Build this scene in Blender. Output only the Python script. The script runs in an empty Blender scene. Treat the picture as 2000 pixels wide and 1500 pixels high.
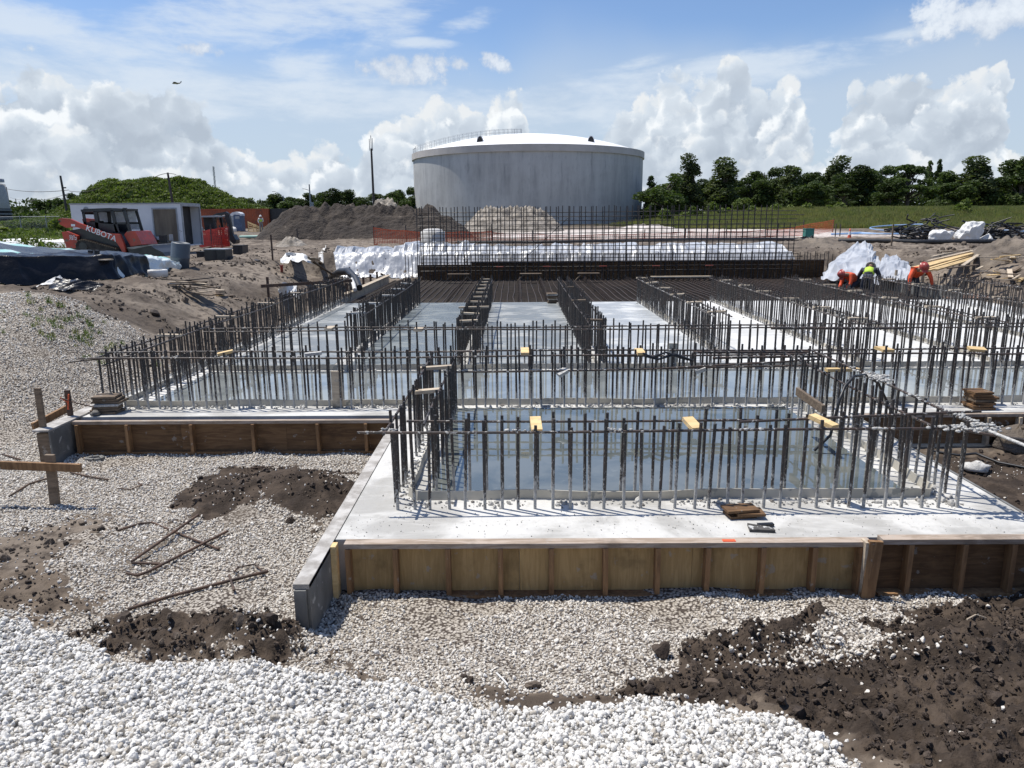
import bpy, math, random
import numpy as np
from mathutils import Vector, Matrix, Euler, Quaternion
random.seed(7); rng = np.random.default_rng(11)
SC = bpy.context.scene
COL = SC.collection
R = math.radians

# ------------------------------------------------------------------ camera
FPX = 1445.0; CAMZ = 2.47
_pitch = math.atan(320/FPX); _yaw = math.atan(10/FPX)*math.cos(_pitch); _roll = R(0.4)
_fw = np.array([-math.sin(_yaw)*math.cos(_pitch), math.cos(_yaw)*math.cos(_pitch), -math.sin(_pitch)])
_rt = np.array([math.cos(_yaw), math.sin(_yaw), 0.0]); _up = np.cross(_rt, _fw)
_r2 = _rt*math.cos(_roll)-_up*math.sin(_roll); _u2 = _up*math.cos(_roll)+_rt*math.sin(_roll)
CAM = np.array([0, 0, CAMZ])
cd = bpy.data.cameras.new('camera'); cam = bpy.data.objects.new('camera', cd); COL.objects.link(cam)
cd.sensor_width = 36; cd.lens = 36*FPX/2000; cd.clip_start = 0.05; cd.clip_end = 12000
cam.matrix_world = Matrix(((_r2[0], _u2[0], -_fw[0], 0), (_r2[1], _u2[1], -_fw[1], 0), (_r2[2], _u2[2], -_fw[2], CAMZ), (0, 0, 0, 1)))
SC.camera = cam

def ray(px, py): return _fw+_r2*((px-1000)/FPX)-_u2*((py-750)/FPX)
def onZ(px, py, z=0.0):                       # where the sight line of a photo pixel meets height z
    d = ray(px, py); return CAM+d*((z-CAMZ)/d[2])
def onY(px, py, Y):                           # ... meets depth Y
    d = ray(px, py); return CAM+d*(Y/d[1])

# ------------------------------------------------------------------ view, sun
SC.view_settings.view_transform = 'Standard'; SC.view_settings.look = 'None'
SC.view_settings.gamma = 1; SC.view_settings.use_curve_mapping = False
SC.view_settings.exposure = 0.17
SUN = Vector((-0.38, 0.20, 1.0)).normalized()
sl = bpy.data.lights.new('sun', 'SUN'); sun = bpy.data.objects.new('sun', sl); COL.objects.link(sun)
sl.energy = 4.8; sl.angle = R(0.53); sl.color = (1, 0.955, 0.88)
sun.rotation_euler = SUN.to_track_quat('Z', 'Y').to_euler(); sun.location = (0, 0, 60)
SUN_EL = math.asin(SUN.z); SUN_AZ = math.atan2(SUN.x, SUN.y)

# ------------------------------------------------------------------ node helper
class NT:
    dim = '3D'
    def __init__(s, tree): s.t = tree; s.L = tree.links
    def n(s, typ, **kw):
        nd = s.t.nodes.new(typ)
        for k, v in kw.items(): setattr(nd, k, v)
        return nd
    def set(s, sock, v):
        if isinstance(v, bpy.types.NodeSocket): s.L.new(v, sock)
        elif isinstance(v, (tuple, list)):
            if len(v) == 3 and len(sock.default_value) == 4: v = (*v, 1)
            sock.default_value = v
        else: sock.default_value = v
    def m(s, op, a, b=0.0, c=0.0, clamp=False):
        nd = s.n('ShaderNodeMath', operation=op, use_clamp=clamp)
        s.set(nd.inputs[0], a); s.set(nd.inputs[1], b); s.set(nd.inputs[2], c)
        return nd.outputs[0]
    def add(s, a, b): return s.m('ADD', a, b)
    def sub(s, a, b): return s.m('SUBTRACT', a, b)
    def mul(s, a, b): return s.m('MULTIPLY', a, b)
    def mx(s, a, b): return s.m('MAXIMUM', a, b)
    def mr(s, v, a, b, c=0.0, d=1.0, smooth=True):
        nd = s.n('ShaderNodeMapRange', interpolation_type='SMOOTHSTEP' if smooth else 'LINEAR')
        for i, x in enumerate((v, a, b, c, d)): s.set(nd.inputs[i], x)
        return nd.outputs[0]
    def mix(s, f, a, b, mode='MIX'):
        nd = s.n('ShaderNodeMix', data_type='RGBA', blend_type=mode)
        s.set(nd.inputs[0], f); s.set(nd.inputs[6], a); s.set(nd.inputs[7], b)
        return nd.outputs[2]
    def noise(s, vec, scale=5, detail=4, rough=.55, dist=0, out=0):
        nd = s.n('ShaderNodeTexNoise', noise_dimensions=s.dim); s.set(nd.inputs['Vector'], vec)
        for k, v in (('Scale', scale), ('Detail', detail), ('Roughness', rough), ('Distortion', dist)): s.set(nd.inputs[k], v)
        return nd.outputs[out]
    def vor(s, vec, scale=5, feature='F1', out='Distance', **kw):
        nd = s.n('ShaderNodeTexVoronoi', feature=feature, voronoi_dimensions=s.dim); s.set(nd.inputs['Vector'], vec); s.set(nd.inputs['Scale'], scale)
        for k, v in kw.items(): s.set(nd.inputs[k], v)
        return nd.outputs[out]
    def vec(s, x, y, z=0.0):
        nd = s.n('ShaderNodeCombineXYZ')
        for i, v in enumerate((x, y, z)): s.set(nd.inputs[i], v)
        return nd.outputs[0]
    def sep(s, v):
        nd = s.n('ShaderNodeSeparateXYZ'); s.set(nd.inputs[0], v); return nd.outputs
    def vm(s, op, a, b=(0, 0, 0)):
        nd = s.n('ShaderNodeVectorMath', operation=op); s.set(nd.inputs[0], a); s.set(nd.inputs[1], b); return nd.outputs[0]
    def mapping(s, v, loc=(0, 0, 0), rot=(0, 0, 0), scale=(1, 1, 1)):
        nd = s.n('ShaderNodeMapping'); s.set(nd.inputs[0], v)
        for i, q in enumerate((loc, rot, scale)): s.set(nd.inputs[i+1], q)
        return nd.outputs[0]
    def bump(s, h, dist=.01, strength=1.0, normal=None):
        nd = s.n('ShaderNodeBump'); s.set(nd.inputs['Height'], h); s.set(nd.inputs['Distance'], dist); s.set(nd.inputs['Strength'], strength)
        if normal: s.set(nd.inputs['Normal'], normal)
        return nd.outputs[0]
    def attr(s, name): return s.n('ShaderNodeAttribute', attribute_name=name).outputs['Fac']

def new_mat(name):
    m = bpy.data.materials.new(name); m.use_nodes = True
    nt = NT(m.node_tree); b = m.node_tree.nodes['Principled BSDF']
    return m, nt, b
def psock(b, **kw): pass

def mat(name, c1, c2=None, scale=6, rough=.7, bump=.0, bscale=None, metal=0, spec=.5, stretch=(1, 1, 1), detail=5, lo=.35, hi=.65, rvar=0, objrand=.0, spots=None, coat=0):
    """two-tone procedural surface: noise mix, fine relief, optional spots (colour, scale, threshold) and per-object variation"""
    m, nt, b = new_mat(name)
    tc = nt.n('ShaderNodeTexCoord').outputs['Object']
    oi = nt.n('ShaderNodeObjectInfo')
    off = nt.mul(oi.outputs['Random'], 37.0)
    v = nt.vm('ADD', nt.mapping(tc, scale=stretch), nt.vec(off, off, off))
    f = nt.mr(nt.noise(v, scale, detail), lo, hi)
    col = nt.mix(f, c1, c2 if c2 else tuple(x*.8 for x in c1))
    if spots:
        for sc_, ss, th in spots:
            g = nt.mr(nt.noise(v, ss, 3, .6), th, th+.05)
            col = nt.mix(g, col, sc_)
    if objrand:
        k = nt.mr(oi.outputs['Random'], 0, 1, 1-objrand, 1+objrand, smooth=False)
        col = nt.mix(1.0, col, nt.vec(k, k, k), 'MULTIPLY')
    nt.set(b.inputs['Base Color'], col)
    b.inputs['Metallic'].default_value = metal
    b.inputs['Specular IOR Level'].default_value = spec
    b.inputs['Coat Weight'].default_value = coat
    if rvar: nt.set(b.inputs['Roughness'], nt.mr(nt.noise(v, scale*1.7, 4), .3, .7, max(.02, rough-rvar), min(1, rough+rvar)))
    else: b.inputs['Roughness'].default_value = rough
    if bump: nt.set(b.inputs['Normal'], nt.bump(nt.noise(v, bscale or scale*4, 6, .6), bump))
    return m

# ------------------------------------------------------------------ sky
world = bpy.data.worlds.new('World'); SC.world = world; world.use_nodes = True
def build_sky():
    t = world.node_tree; t.nodes.clear(); nt = NT(t); nt.dim = '2D'
    world.cycles.sampling_method = 'MANUAL'; world.cycles.sample_map_resolution = 256
    STR = 0.085
    sky = nt.n('ShaderNodeTexSky', sky_type='NISHITA'); sky.sun_disc = False
    sky.sun_elevation = SUN_EL; sky.sun_rotation = SUN_AZ % (2*math.pi)
    sky.altitude = 0; sky.air_density = 1.0; sky.dust_density = .6; sky.ozone_density = 1.6
    d = nt.n('ShaderNodeTexCoord').outputs['Generated']
    x, y, z = nt.sep(nt.vm('NORMALIZE', d))
    az = nt.m('ARCTAN2', x, y); el = nt.m('ARCSINE', z)
    # photo coordinates of the cloud field, in units of 1000 px (px right of centre, px above horizon) - a fixed map of direction
    K = 1.0/STR
    def C(r, g, b_): return (r*K, g*K, b_*K)
    base = sky.outputs[0]
    base = nt.mix(1.0, base, (1.10, 1.22, 1.42), 'MULTIPLY')
    P = nt.vec(az, el, 0)
    wl = nt.noise(P, 3.2, 3, .5); w2 = nt.noise(nt.mapping(P, scale=(1, 3.2, 1)), 7, 6, .6)
    def A(px): return math.atan((px-1008)/FPX)
    def E(py): return math.atan((750-py)/FPX)-_pitch
    def blob(px, py, rx, ry, rot=0, soft=1.0):
        q = nt.mapping(P, loc=(0, 0, 0))
        q = nt.vm('SUBTRACT', P, (A(px), E(py), 0))
        q = nt.mapping(q, rot=(0, 0, R(rot)))
        q = nt.mapping(q, scale=(FPX/rx, FPX/ry, 1))
        l = nt.n('ShaderNodeVectorMath', operation='LENGTH'); nt.set(l.inputs[0], q)
        return nt.mr(l.outputs['Value'], 1+soft, max(0, 1-soft))
    # pale haze low in the sky
    hz = nt.mr(nt.add(el, nt.mul(nt.sub(wl, .5), .12)), .250, .135)
    col = nt.mix(nt.mul(hz, .76), base, C(.50, .585, .69))
    # thin high cloud: fibres stretched along their drift
    fib = nt.noise(nt.mapping(P, rot=(0, 0, R(-9)), scale=(1, 3.0, 1)), 6.5, 9, .62, .25)
    fib2 = nt.noise(nt.mapping(P, rot=(0, 0, R(-5)), scale=(1.0, 4.5, 1)), 13, 7, .62, .2)
    cm = None
    for b_ in (blob(560, 55, 300, 62, -11, .8), blob(640, 10, 170, 70, 5, .8), blob(150, 105, 230, 36, 9, .8), blob(60, 12, 110, 16, 14, .6), blob(930, 42, 60, 16, -14, .9),
               blob(400, 200, 560, 46, 1, .7), blob(1330, 165, 330, 34, -4, .8), blob(1100, 215, 420, 50, -3, .8),
               blob(1240, 128, 70, 12, -12, 1), blob(1705, 110, 56, 10, -4, 1), blob(840, 86, 56, 10, 0, 1), blob(600, 130, 90, 40, 0, 1.0)):
        cm = b_ if cm is None else nt.mx(cm, b_)
    ci = nt.mul(nt.mr(nt.add(cm, nt.mul(nt.sub(nt.add(nt.mul(fib, .65), nt.mul(fib2, .35)), .5), 3.0)), .3, 1.3), nt.mr(cm, 0, .5))
    col = nt.mix(nt.mul(ci, .74), col, C(.66, .73, .81))
    # cumulus: envelope of tops over azimuth, broken by billows
    tops = [(0, 175), (50, 190), (110, 150), (150, 140), (200, 158), (260, 168), (300, 190), (350, 178), (400, 178), (450, 240), (500, 290), (560, 300), (610, 300), (650, 262), (700, 285),
            (740, 228), (790, 225), (860, 186), (930, 192), (1000, 168), (1030, 260), (1100, 320), (1165, 265), (1225, 205), (1275, 166), (1340, 168), (1378, 140), (1405, 96), (1430, 115), (1450, 168),
            (1510, 172), (1555, 270), (1590, 300), (1625, 195), (1690, 190), (1740, 160), (1820, 152), (1890, 140), (1920, 235), (1955, 310), (2010, 205)]
    fc = nt.n('ShaderNodeFloatCurve'); cv = fc.mapping.curves[0]
    fc.mapping.extend = 'HORIZONTAL'
    a0, a1 = A(-400), A(2400)
    pts = [(0, E(190)), (A(-250), E(170)), (A(-100), E(220))]
    pl = [((a0-a0)/(a1-a0), E(190)/.3), ((A(-150)-a0)/(a1-a0), E(200)/.3)]+[((A(px)-a0)/(a1-a0), E(py)/.3) for px, py in tops]+[((A(2150)-a0)/(a1-a0), E(170)/.3), (1, E(210)/.3)]
    while len(cv.points) < len(pl): cv.points.new(.5, .5)
    for p_, q in zip(cv.points, pl): p_.location = q; p_.handle_type = 'AUTO'
    fc.mapping.update()
    wob = nt.mul(nt.sub(nt.noise(P, 30, 3, .6), .5), .018)
    nt.set(fc.inputs['Value'], nt.m('DIVIDE', nt.sub(nt.add(az, wob), a0), a1-a0)); fc.inputs['Factor'].default_value = 1
    env = nt.mul(fc.outputs[0], .3)
    dv = nt.mapping(nt.vm('SUBTRACT', nt.noise(P, 20, 5, .6, out=1), (.5, .5, .5)), scale=(.045, .045, 0))
    fine = nt.noise(P, 46, 7, .64)
    def dome(Q, sc_):
        v_ = nt.vor(Q, sc_, 'F1'); return nt.sub(1.0, nt.mul(v_, v_))
    def billow(Q):
        Q = nt.vm('ADD', Q, dv)
        return nt.add(nt.mul(dome(Q, 17), .62), nt.mul(dome(Q, 44), .38))
    big = nt.noise(P, 5.5, 4, .55)
    # banks of cumulus, farthest first: each has its own skyline, bright domes at the top, greyer below, thinning into haze
    for k, (se, off, am, ed, lum, op) in enumerate(((1.0, (3.1, 1.7, 0), .010, .026, .80, .92), (.84, (7.3, 4.1, 0), .050, .034, .92, .88), (.63, (1.9, 8.8, 0), .050, .034, .86, .85), (.42, (5.2, 2.6, 0), .042, .030, .80, .8), (.22, (9.4, 6.3, 0), .03, .024, .74, .75))):
        Q = nt.vm('ADD', nt.mapping(P, scale=(1, 1.12, 1)), off)
        b0 = billow(Q); b1 = billow(nt.vm('ADD', Q, (-.011, .015, 0)))
        ek = nt.add(nt.mul(env, se), nt.mul(nt.sub(nt.noise(nt.vm('ADD', nt.mapping(P, scale=(1, .3, 1)), off), 9, 3, .55), .5), am*2.6))
        e_ = nt.add(nt.sub(ek, el), nt.add(nt.mul(nt.sub(b0, .86), .085), nt.mul(nt.sub(fine, .5), ed*1.5)))
        mask = nt.mr(e_, -.002, .011+.004*k)
        rim = nt.mr(e_, .0, .075, 1, 0)
        lit = nt.mul(nt.sub(b0, b1), 1.5)
        br = nt.add(nt.add(nt.mul(rim, .52), nt.add(.20, lit)), nt.add(nt.mul(nt.sub(big, .49), 1.25), nt.mul(nt.sub(fine, .5), .55)))
        ramp = nt.n('ShaderNodeValToRGB'); nt.set(ramp.inputs[0], br); els = ramp.color_ramp.elements
        els[0].position = .0; els[0].color = (*C(.41, .47, .55), 1); els[1].position = 1.0; els[1].color = (*C(*(min(.97, lum*q) for q in (.95, .98, 1.0))), 1)
        e2 = els.new(.45); e2.color = (*C(.50, .565, .645), 1); e2 = els.new(.75); e2.color = (*C(.62, .685, .755), 1)
        fade = nt.mul(nt.mr(e_, .02, .15, op, .45), nt.mr(el, -.01, .05, .5, 1.0))
        col = nt.mix(nt.mul(mask, fade), col, ramp.outputs[0])
    b0 = billow(P)
    extra = None
    for b_ in (blob(1885, 92, 110, 34, -4, .75), blob(1770, 92, 46, 40, 0, .9), blob(1905, 48, 40, 26, 0, .8), blob(830, 135, 90, 26, 0, .9), blob(905, 128, 22, 14, 0, .9),
               blob(970, 120, 30, 14, 15, 1), blob(425, 116, 34, 13, 0, 1)):
        extra = b_ if extra is None else nt.mx(extra, b_)
    dens = nt.add(extra, nt.mul(nt.sub(nt.add(nt.mul(fine, .62), nt.mul(b0, .38)), .60), 2.6))
    cx = nt.mul(nt.mul(nt.mr(dens, .45, 1.0), nt.mr(extra, .02, .3)), .85)
    col = nt.mix(cx, col, nt.mix(nt.mr(nt.add(dens, nt.mul(nt.sub(big, .5), 2.0)), .7, 1.6), C(.56, .62, .71), C(.80, .845, .89)))
    # horizon milk
    col = nt.mix(nt.mr(el, .055, -.01, 0, .4), col, C(.54, .62, .71))
    col = nt.mix(nt.mr(el, -.01, -.05), col, C(.16, .145, .125))
    bg = nt.n('ShaderNodeBackground'); nt.set(bg.inputs[0], col); bg.inputs[1].default_value = STR
    out = nt.n('ShaderNodeOutputWorld'); nt.L.new(bg.outputs[0], out.inputs[0])
build_sky()

# ------------------------------------------------------------------ numpy noise
_perm = np.random.RandomState(5).permutation(256); _perm = np.concatenate([_perm, _perm, _perm])
_gr = np.array([(math.cos(a), math.sin(a)) for a in np.linspace(0, 2*math.pi, 16, endpoint=False)])
def pnoise(x, y, seed=0):
    x = np.asarray(x, float)+seed*17.3; y = np.asarray(y, float)+seed*9.1
    xi = np.floor(x).astype(int); yi = np.floor(y).astype(int); xf = x-xi; yf = y-yi
    u = xf*xf*xf*(xf*(xf*6-15)+10); v = yf*yf*yf*(yf*(yf*6-15)+10)
    def g(ix, iy, dx, dy):
        h = _perm[_perm[ix & 255]+(iy & 255)] & 15
        return _gr[h, 0]*dx+_gr[h, 1]*dy
    a = g(xi, yi, xf, yf); b = g(xi+1, yi, xf-1, yf); c = g(xi, yi+1, xf, yf-1); d = g(xi+1, yi+1, xf-1, yf-1)
    return (a+u*(b-a)+v*((c+u*(d-c))-(a+u*(b-a))))*1.5
def fbm(x, y, sc, octv=4, seed=0, gain=.5):
    t = 0; a = 1; f = sc
    for i in range(octv): t = t+a*pnoise(np.asarray(x)*f, np.asarray(y)*f, seed+i*3); a *= gain; f *= 2.03
    return t
def ridged(x, y, sc, octv=4, seed=0):
    t = 0; a = 1; f = sc
    for i in range(octv): t = t+a*(1-np.abs(pnoise(np.asarray(x)*f, np.asarray(y)*f, seed+i*3))*2); a *= .5; f *= 2.1
    return t/1.9
def sst(v, a=0.0, b=1.0):
    t = np.clip((v-a)/(b-a), 0, 1); return t*t*(3-2*t)

# ------------------------------------------------------------------ lie of the land
PIT = (-6.0, 14.4, 8.0, 33.7)
def h_base(x, y):
    x = np.asarray(x, float); y = np.asarray(y, float)
    front = np.interp(y, [-3, 0, 1.4, 2.6, 3.4, 4.2, 5.1, 6.0, 60], [.87, .86, .70, .22, -.10, -.32, -.43, -.45, -.45])
    front = front + sst(x, 1.0, 4.5)*np.interp(y, [2, 3, 4.2, 5], [0, .05, .06, 0])
    F = np.interp(y, [0, 38, 60, 80, 130, 500, 4000], [1, 1.0, 1.12, 1.45, 1.6, 1.8, 2.0])
    x0_ = PIT[0]-2.3*sst(y, 25.5, 29.5)
    dx = np.maximum(x0_-x, x-PIT[1]); dy = y-PIT[3]
    d = np.hypot(np.maximum(dx, 0), np.maximum(dy, 0)); d = np.where((dx <= 0) & (dy <= 0), 0, d)
    w = np.where(dy > 0, 1.1+1.8*sst(-x, 8.5, 11), 3.4)
    field = -.09+(F+.09)*sst(d/w)
    t = sst(y, 8.2, 14.5)
    z = front+(field-front)*t
    z = z+.50*np.exp(-(((x+8.5)/1.5)**2+((y-12.9)/1.5)**2))+.30*np.exp(-(((x+7.7)/1.3)**2+((y-11.2)/1.2)**2))
    # green hill beyond the trailer, grass bank on the right
    hx = x+56
    hill = 6.6*np.exp(-np.abs(hx/np.where(hx < 0, 9.5, 11.0))**2.2-((y-114)/9)**2)+2.6*np.exp(-((x+43)/7.0)**2-((y-114)/8)**2)
    z = z+hill
    bank = 1.75*sst(y, 78, 98)*sst(x, 14+(110-y)*.12, 34)
    z = z+np.clip(hill, 0, 2)*.55*fbm(x, y, .16, 3, 61)
    return z+bank
def in_slab(x, y, m=0.0):
    a = (x > -1.50+m) & (x < 4.35-m) & (y > 5.42+m) & (y < 9.3+m)
    b = (x > -5.75+m) & (x < 14.2-m) & (y > 9.17+m) & (y < 33.2-m)
    return a | b

def poly_sdf(x, y, P):
    """signed distance (positive inside) from points to a polygon"""
    x = np.asarray(x, float); y = np.asarray(y, float); P = np.asarray(P, float)
    dmin = np.full(x.shape, 1e9); inside = np.zeros(x.shape, bool); n = len(P)
    for i in range(n):
        ax, ay = P[i]; bx, by = P[(i+1) % n]; ex, ey = bx-ax, by-ay
        t = np.clip(((x-ax)*ex+(y-ay)*ey)/(ex*ex+ey*ey+1e-9), 0, 1)
        dmin = np.minimum(dmin, (x-ax-t*ex)**2+(y-ay-t*ey)**2)
        if ay != by:
            c = ((ay > y) != (by > y)) & (x < ex*(y-ay)/(by-ay)+ax); inside ^= c
    return np.where(inside, 1, -1)*np.sqrt(dmin)
def G0(px, py):                                    # photo pixel -> point on the bare land form
    d = ray(px, py)
    ts = np.geomspace(.8, 900, 900)
    for it in range(2):
        Q = CAM[None, :]+d[None, :]*ts[:, None]; below = Q[:, 2] < h_base(Q[:, 0], Q[:, 1]); k = int(np.argmax(below)) if below.any() else len(ts)-1
        ts = np.linspace(ts[max(0, k-1)], ts[k], 60)
    return Q[k]
def gp(*pts): return [tuple(G0(a, b)[:2]) for a, b in pts]

HEAP = gp((-200, 1190), (0, 1222), (110, 1238), (170, 1275), (290, 1318), (400, 1300), (520, 1305), (640, 1335), (760, 1352), (880, 1372), (980, 1400), (1080, 1408), (1180, 1390), (1250, 1375), (1330, 1385), (1420, 1398), (1510, 1425), (1600, 1462), (1660, 1500), (1700, 1600))+[(.9, 1.2), (-3, .6), (-6, 1.5)]
SOILS = {   # name: (polygon, darkness, clod height)
 'mound': (gp((335, 965), (450, 912), (560, 905), (690, 930), (698, 985), (668, 1028), (610, 1032), (540, 1000), (470, 1000), (400, 1030), (350, 1020)), 1.0, .5),
 'left': (gp((-200, 1040), (60, 1040), (150, 1008), (240, 1012), (150, 1060), (110, 1100), (150, 1150), (190, 1180), (250, 1195), (150, 1215), (0, 1200), (-200, 1180)), .35, .5),
 'ruts': (gp((130, 1215), (250, 1195), (330, 1200), (440, 1196), (520, 1215), (570, 1240), (585, 1290), (540, 1318), (400, 1296), (290, 1312), (190, 1272), (120, 1240)), .72, 1.0),
 'patch': (gp((590, 1300), (640, 1288), (720, 1300), (770, 1322), (750, 1345), (680, 1335)), .55, .35),
 'slick': (gp((875, 1352), (930, 1335), (1050, 1338), (1150, 1348), (1240, 1358), (1225, 1378), (1150, 1392), (1085, 1405), (990, 1398)), .6, .1),
 'right': (gp((1215, 1335), (1290, 1305), (1330, 1268), (1400, 1240), (1490, 1222), (1600, 1225), (1600, 1290), (1680, 1275), (1720, 1240), (1660, 1225), (1790, 1190), (1880, 1165), (2000, 1150), (2300, 1150), (2300, 1650), (1720, 1600), (1655, 1500), (1560, 1448), (1430, 1398), (1330, 1375)), 1.0, 1.0),
 'side': ([(4.55, 5.2), (4.5, 6.2), (4.5, 9.0), (12, 9.0), (12, 5.2)], .75, .35),
}
TAN = {
 'tan1': gp((1380, 1395), (1470, 1355), (1560, 1395), (1640, 1440), (1700, 1470), (1800, 1500), (1700, 1600), (1655, 1500), (1560, 1450)),
 'tan2': gp((-200, 1040), (60, 1040), (150, 1008), (240, 1012), (150, 1060), (100, 1100), (60, 1130), (0, 1130)),
}
def masks(x, y):
    n1 = fbm(x, y, 3.0, 4, 1)*.16; n2 = fbm(x, y, 14.0, 3, 4)*.07
    wob = n1+n2
    heap = sst(poly_sdf(x, y, HEAP)+wob*.4, -.03, .05)
    dark = np.zeros_like(x); clod = np.zeros_like(x); soil = np.zeros_like(x)
    for k, (P, dk, ch) in SOILS.items():
        s = sst(poly_sdf(x, y, P)+wob*(.5 if k == 'slick' else 1.25), -.09, .16)
        soil = np.maximum(soil, s); dark = np.maximum(dark, s*dk); clod = np.maximum(clod, s*ch)
    for P in TAN.values():
        s = sst(poly_sdf(x, y, P)+wob*.6, -.05, .12); dark = dark*(1-.75*s); clod = clod*(1-.7*s)
    # beige gravel covers the near ground, thinning out up the left slope
    far_edge = 14.2+.8*fbm(x, y, .5, 3, 8)+np.where(x > -6.9, -.6, 0)
    gravel = sst(far_edge-y, 0, 1.6)*(1-soil*(1-.0))
    gravel = np.where(x > 5.0, gravel*.15, gravel)
    soil = soil*(1-heap)
    return heap, soil, dark*(1-heap), clod*(1-heap), gravel*(1-heap)
def h_full(x, y, M=None):
    x = np.asarray(x, float); y = np.asarray(y, float)
    heap, soil, dark, clod, gravel = M if M is not None else masks(x, y)
    z = h_base(x, y)
    near = 1-sst(y, 13, 20)
    z = z+.045*sst(heap)                                     # fresh stone lies on top
    z = z+near*fbm(x, y, 1.3, 3, 2)*.035
    rg = ridged(x, y, 2.6, 4, 5)
    z = z+clod*(.10*(rg-.35)+.05*fbm(x, y, 9, 4, 6)+.02*fbm(x, y, 30, 3, 9))
    # named lumps
    m_ = SOILS['mound'][0]; c = np.mean(m_, 0)
    z = z+.26*np.exp(-(((x-c[0]-.25)/.75)**2+((y-c[1]-.15)/.5)**2))
    hole = G0(597, 938); z = z-.22*np.exp(-(((x-hole[0])/.13)**2+((y-hole[1])/.09)**2))
    for (a, b, am, sx, sy) in ((1480, 1262, .16, .34, .14), (1610, 1235, .13, .25, .2), (440, 1245, .12, .3, .2), (540, 1255, .12, .25, .18), (120, 1120, .10, .3, .2), (1900, 1290, .14, .5, .3), (1750, 1360, .08, .5, .3)):
        p = G0(a, b); z = z+am*np.exp(-(((x-p[0])/sx)**2+((y-p[1])/sy)**2))
    # track marks pressed in the brown strip
    P = np.mean(SOILS['ruts'][0], 0)
    rut = soil*np.exp(-(((x-P[0]-.15)/.9)**2+((y-P[1])/.35)**2)); z = z+rut*.018*np.sin((y+x*.05)*46)
    # rough worked earth further back
    mid = sst(y, 12, 17)*(1-sst(y, 62, 80))
    z = z+mid*(.17*(ridged(x, y, .35, 5, 12)-.5)+.07*fbm(x, y, 1.6, 4, 15)+.05*ridged(x, y, 2.4, 4, 19)*sst(fbm(x, y, .3, 3, 44), -.2, .5))
    z = z+sst(y, 75, 90)*fbm(x, y, .12, 4, 30)*.22
    if True:
        s = in_slab(x, y, .12); z = np.where(s, np.minimum(z, -.62), z)
    return z
def G(px, py, dz=0.0):                             # photo pixel -> point on the finished ground
    p = G0(px, py)
    for _ in range(3):
        zz = float(h_full(np.array([p[0]]), np.array([p[1]]))[0]); p = onZ(px, py, zz) if abs(ray(px, py)[2]) > 1e-4 else p
        if p[1] > 300 or p[1] < 0: return G0(px, py)
    return np.array([p[0], p[1], zz+dz])
def gz(x, y): return float(h_full(np.array([float(x)]), np.array([float(y)]))[0])

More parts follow.
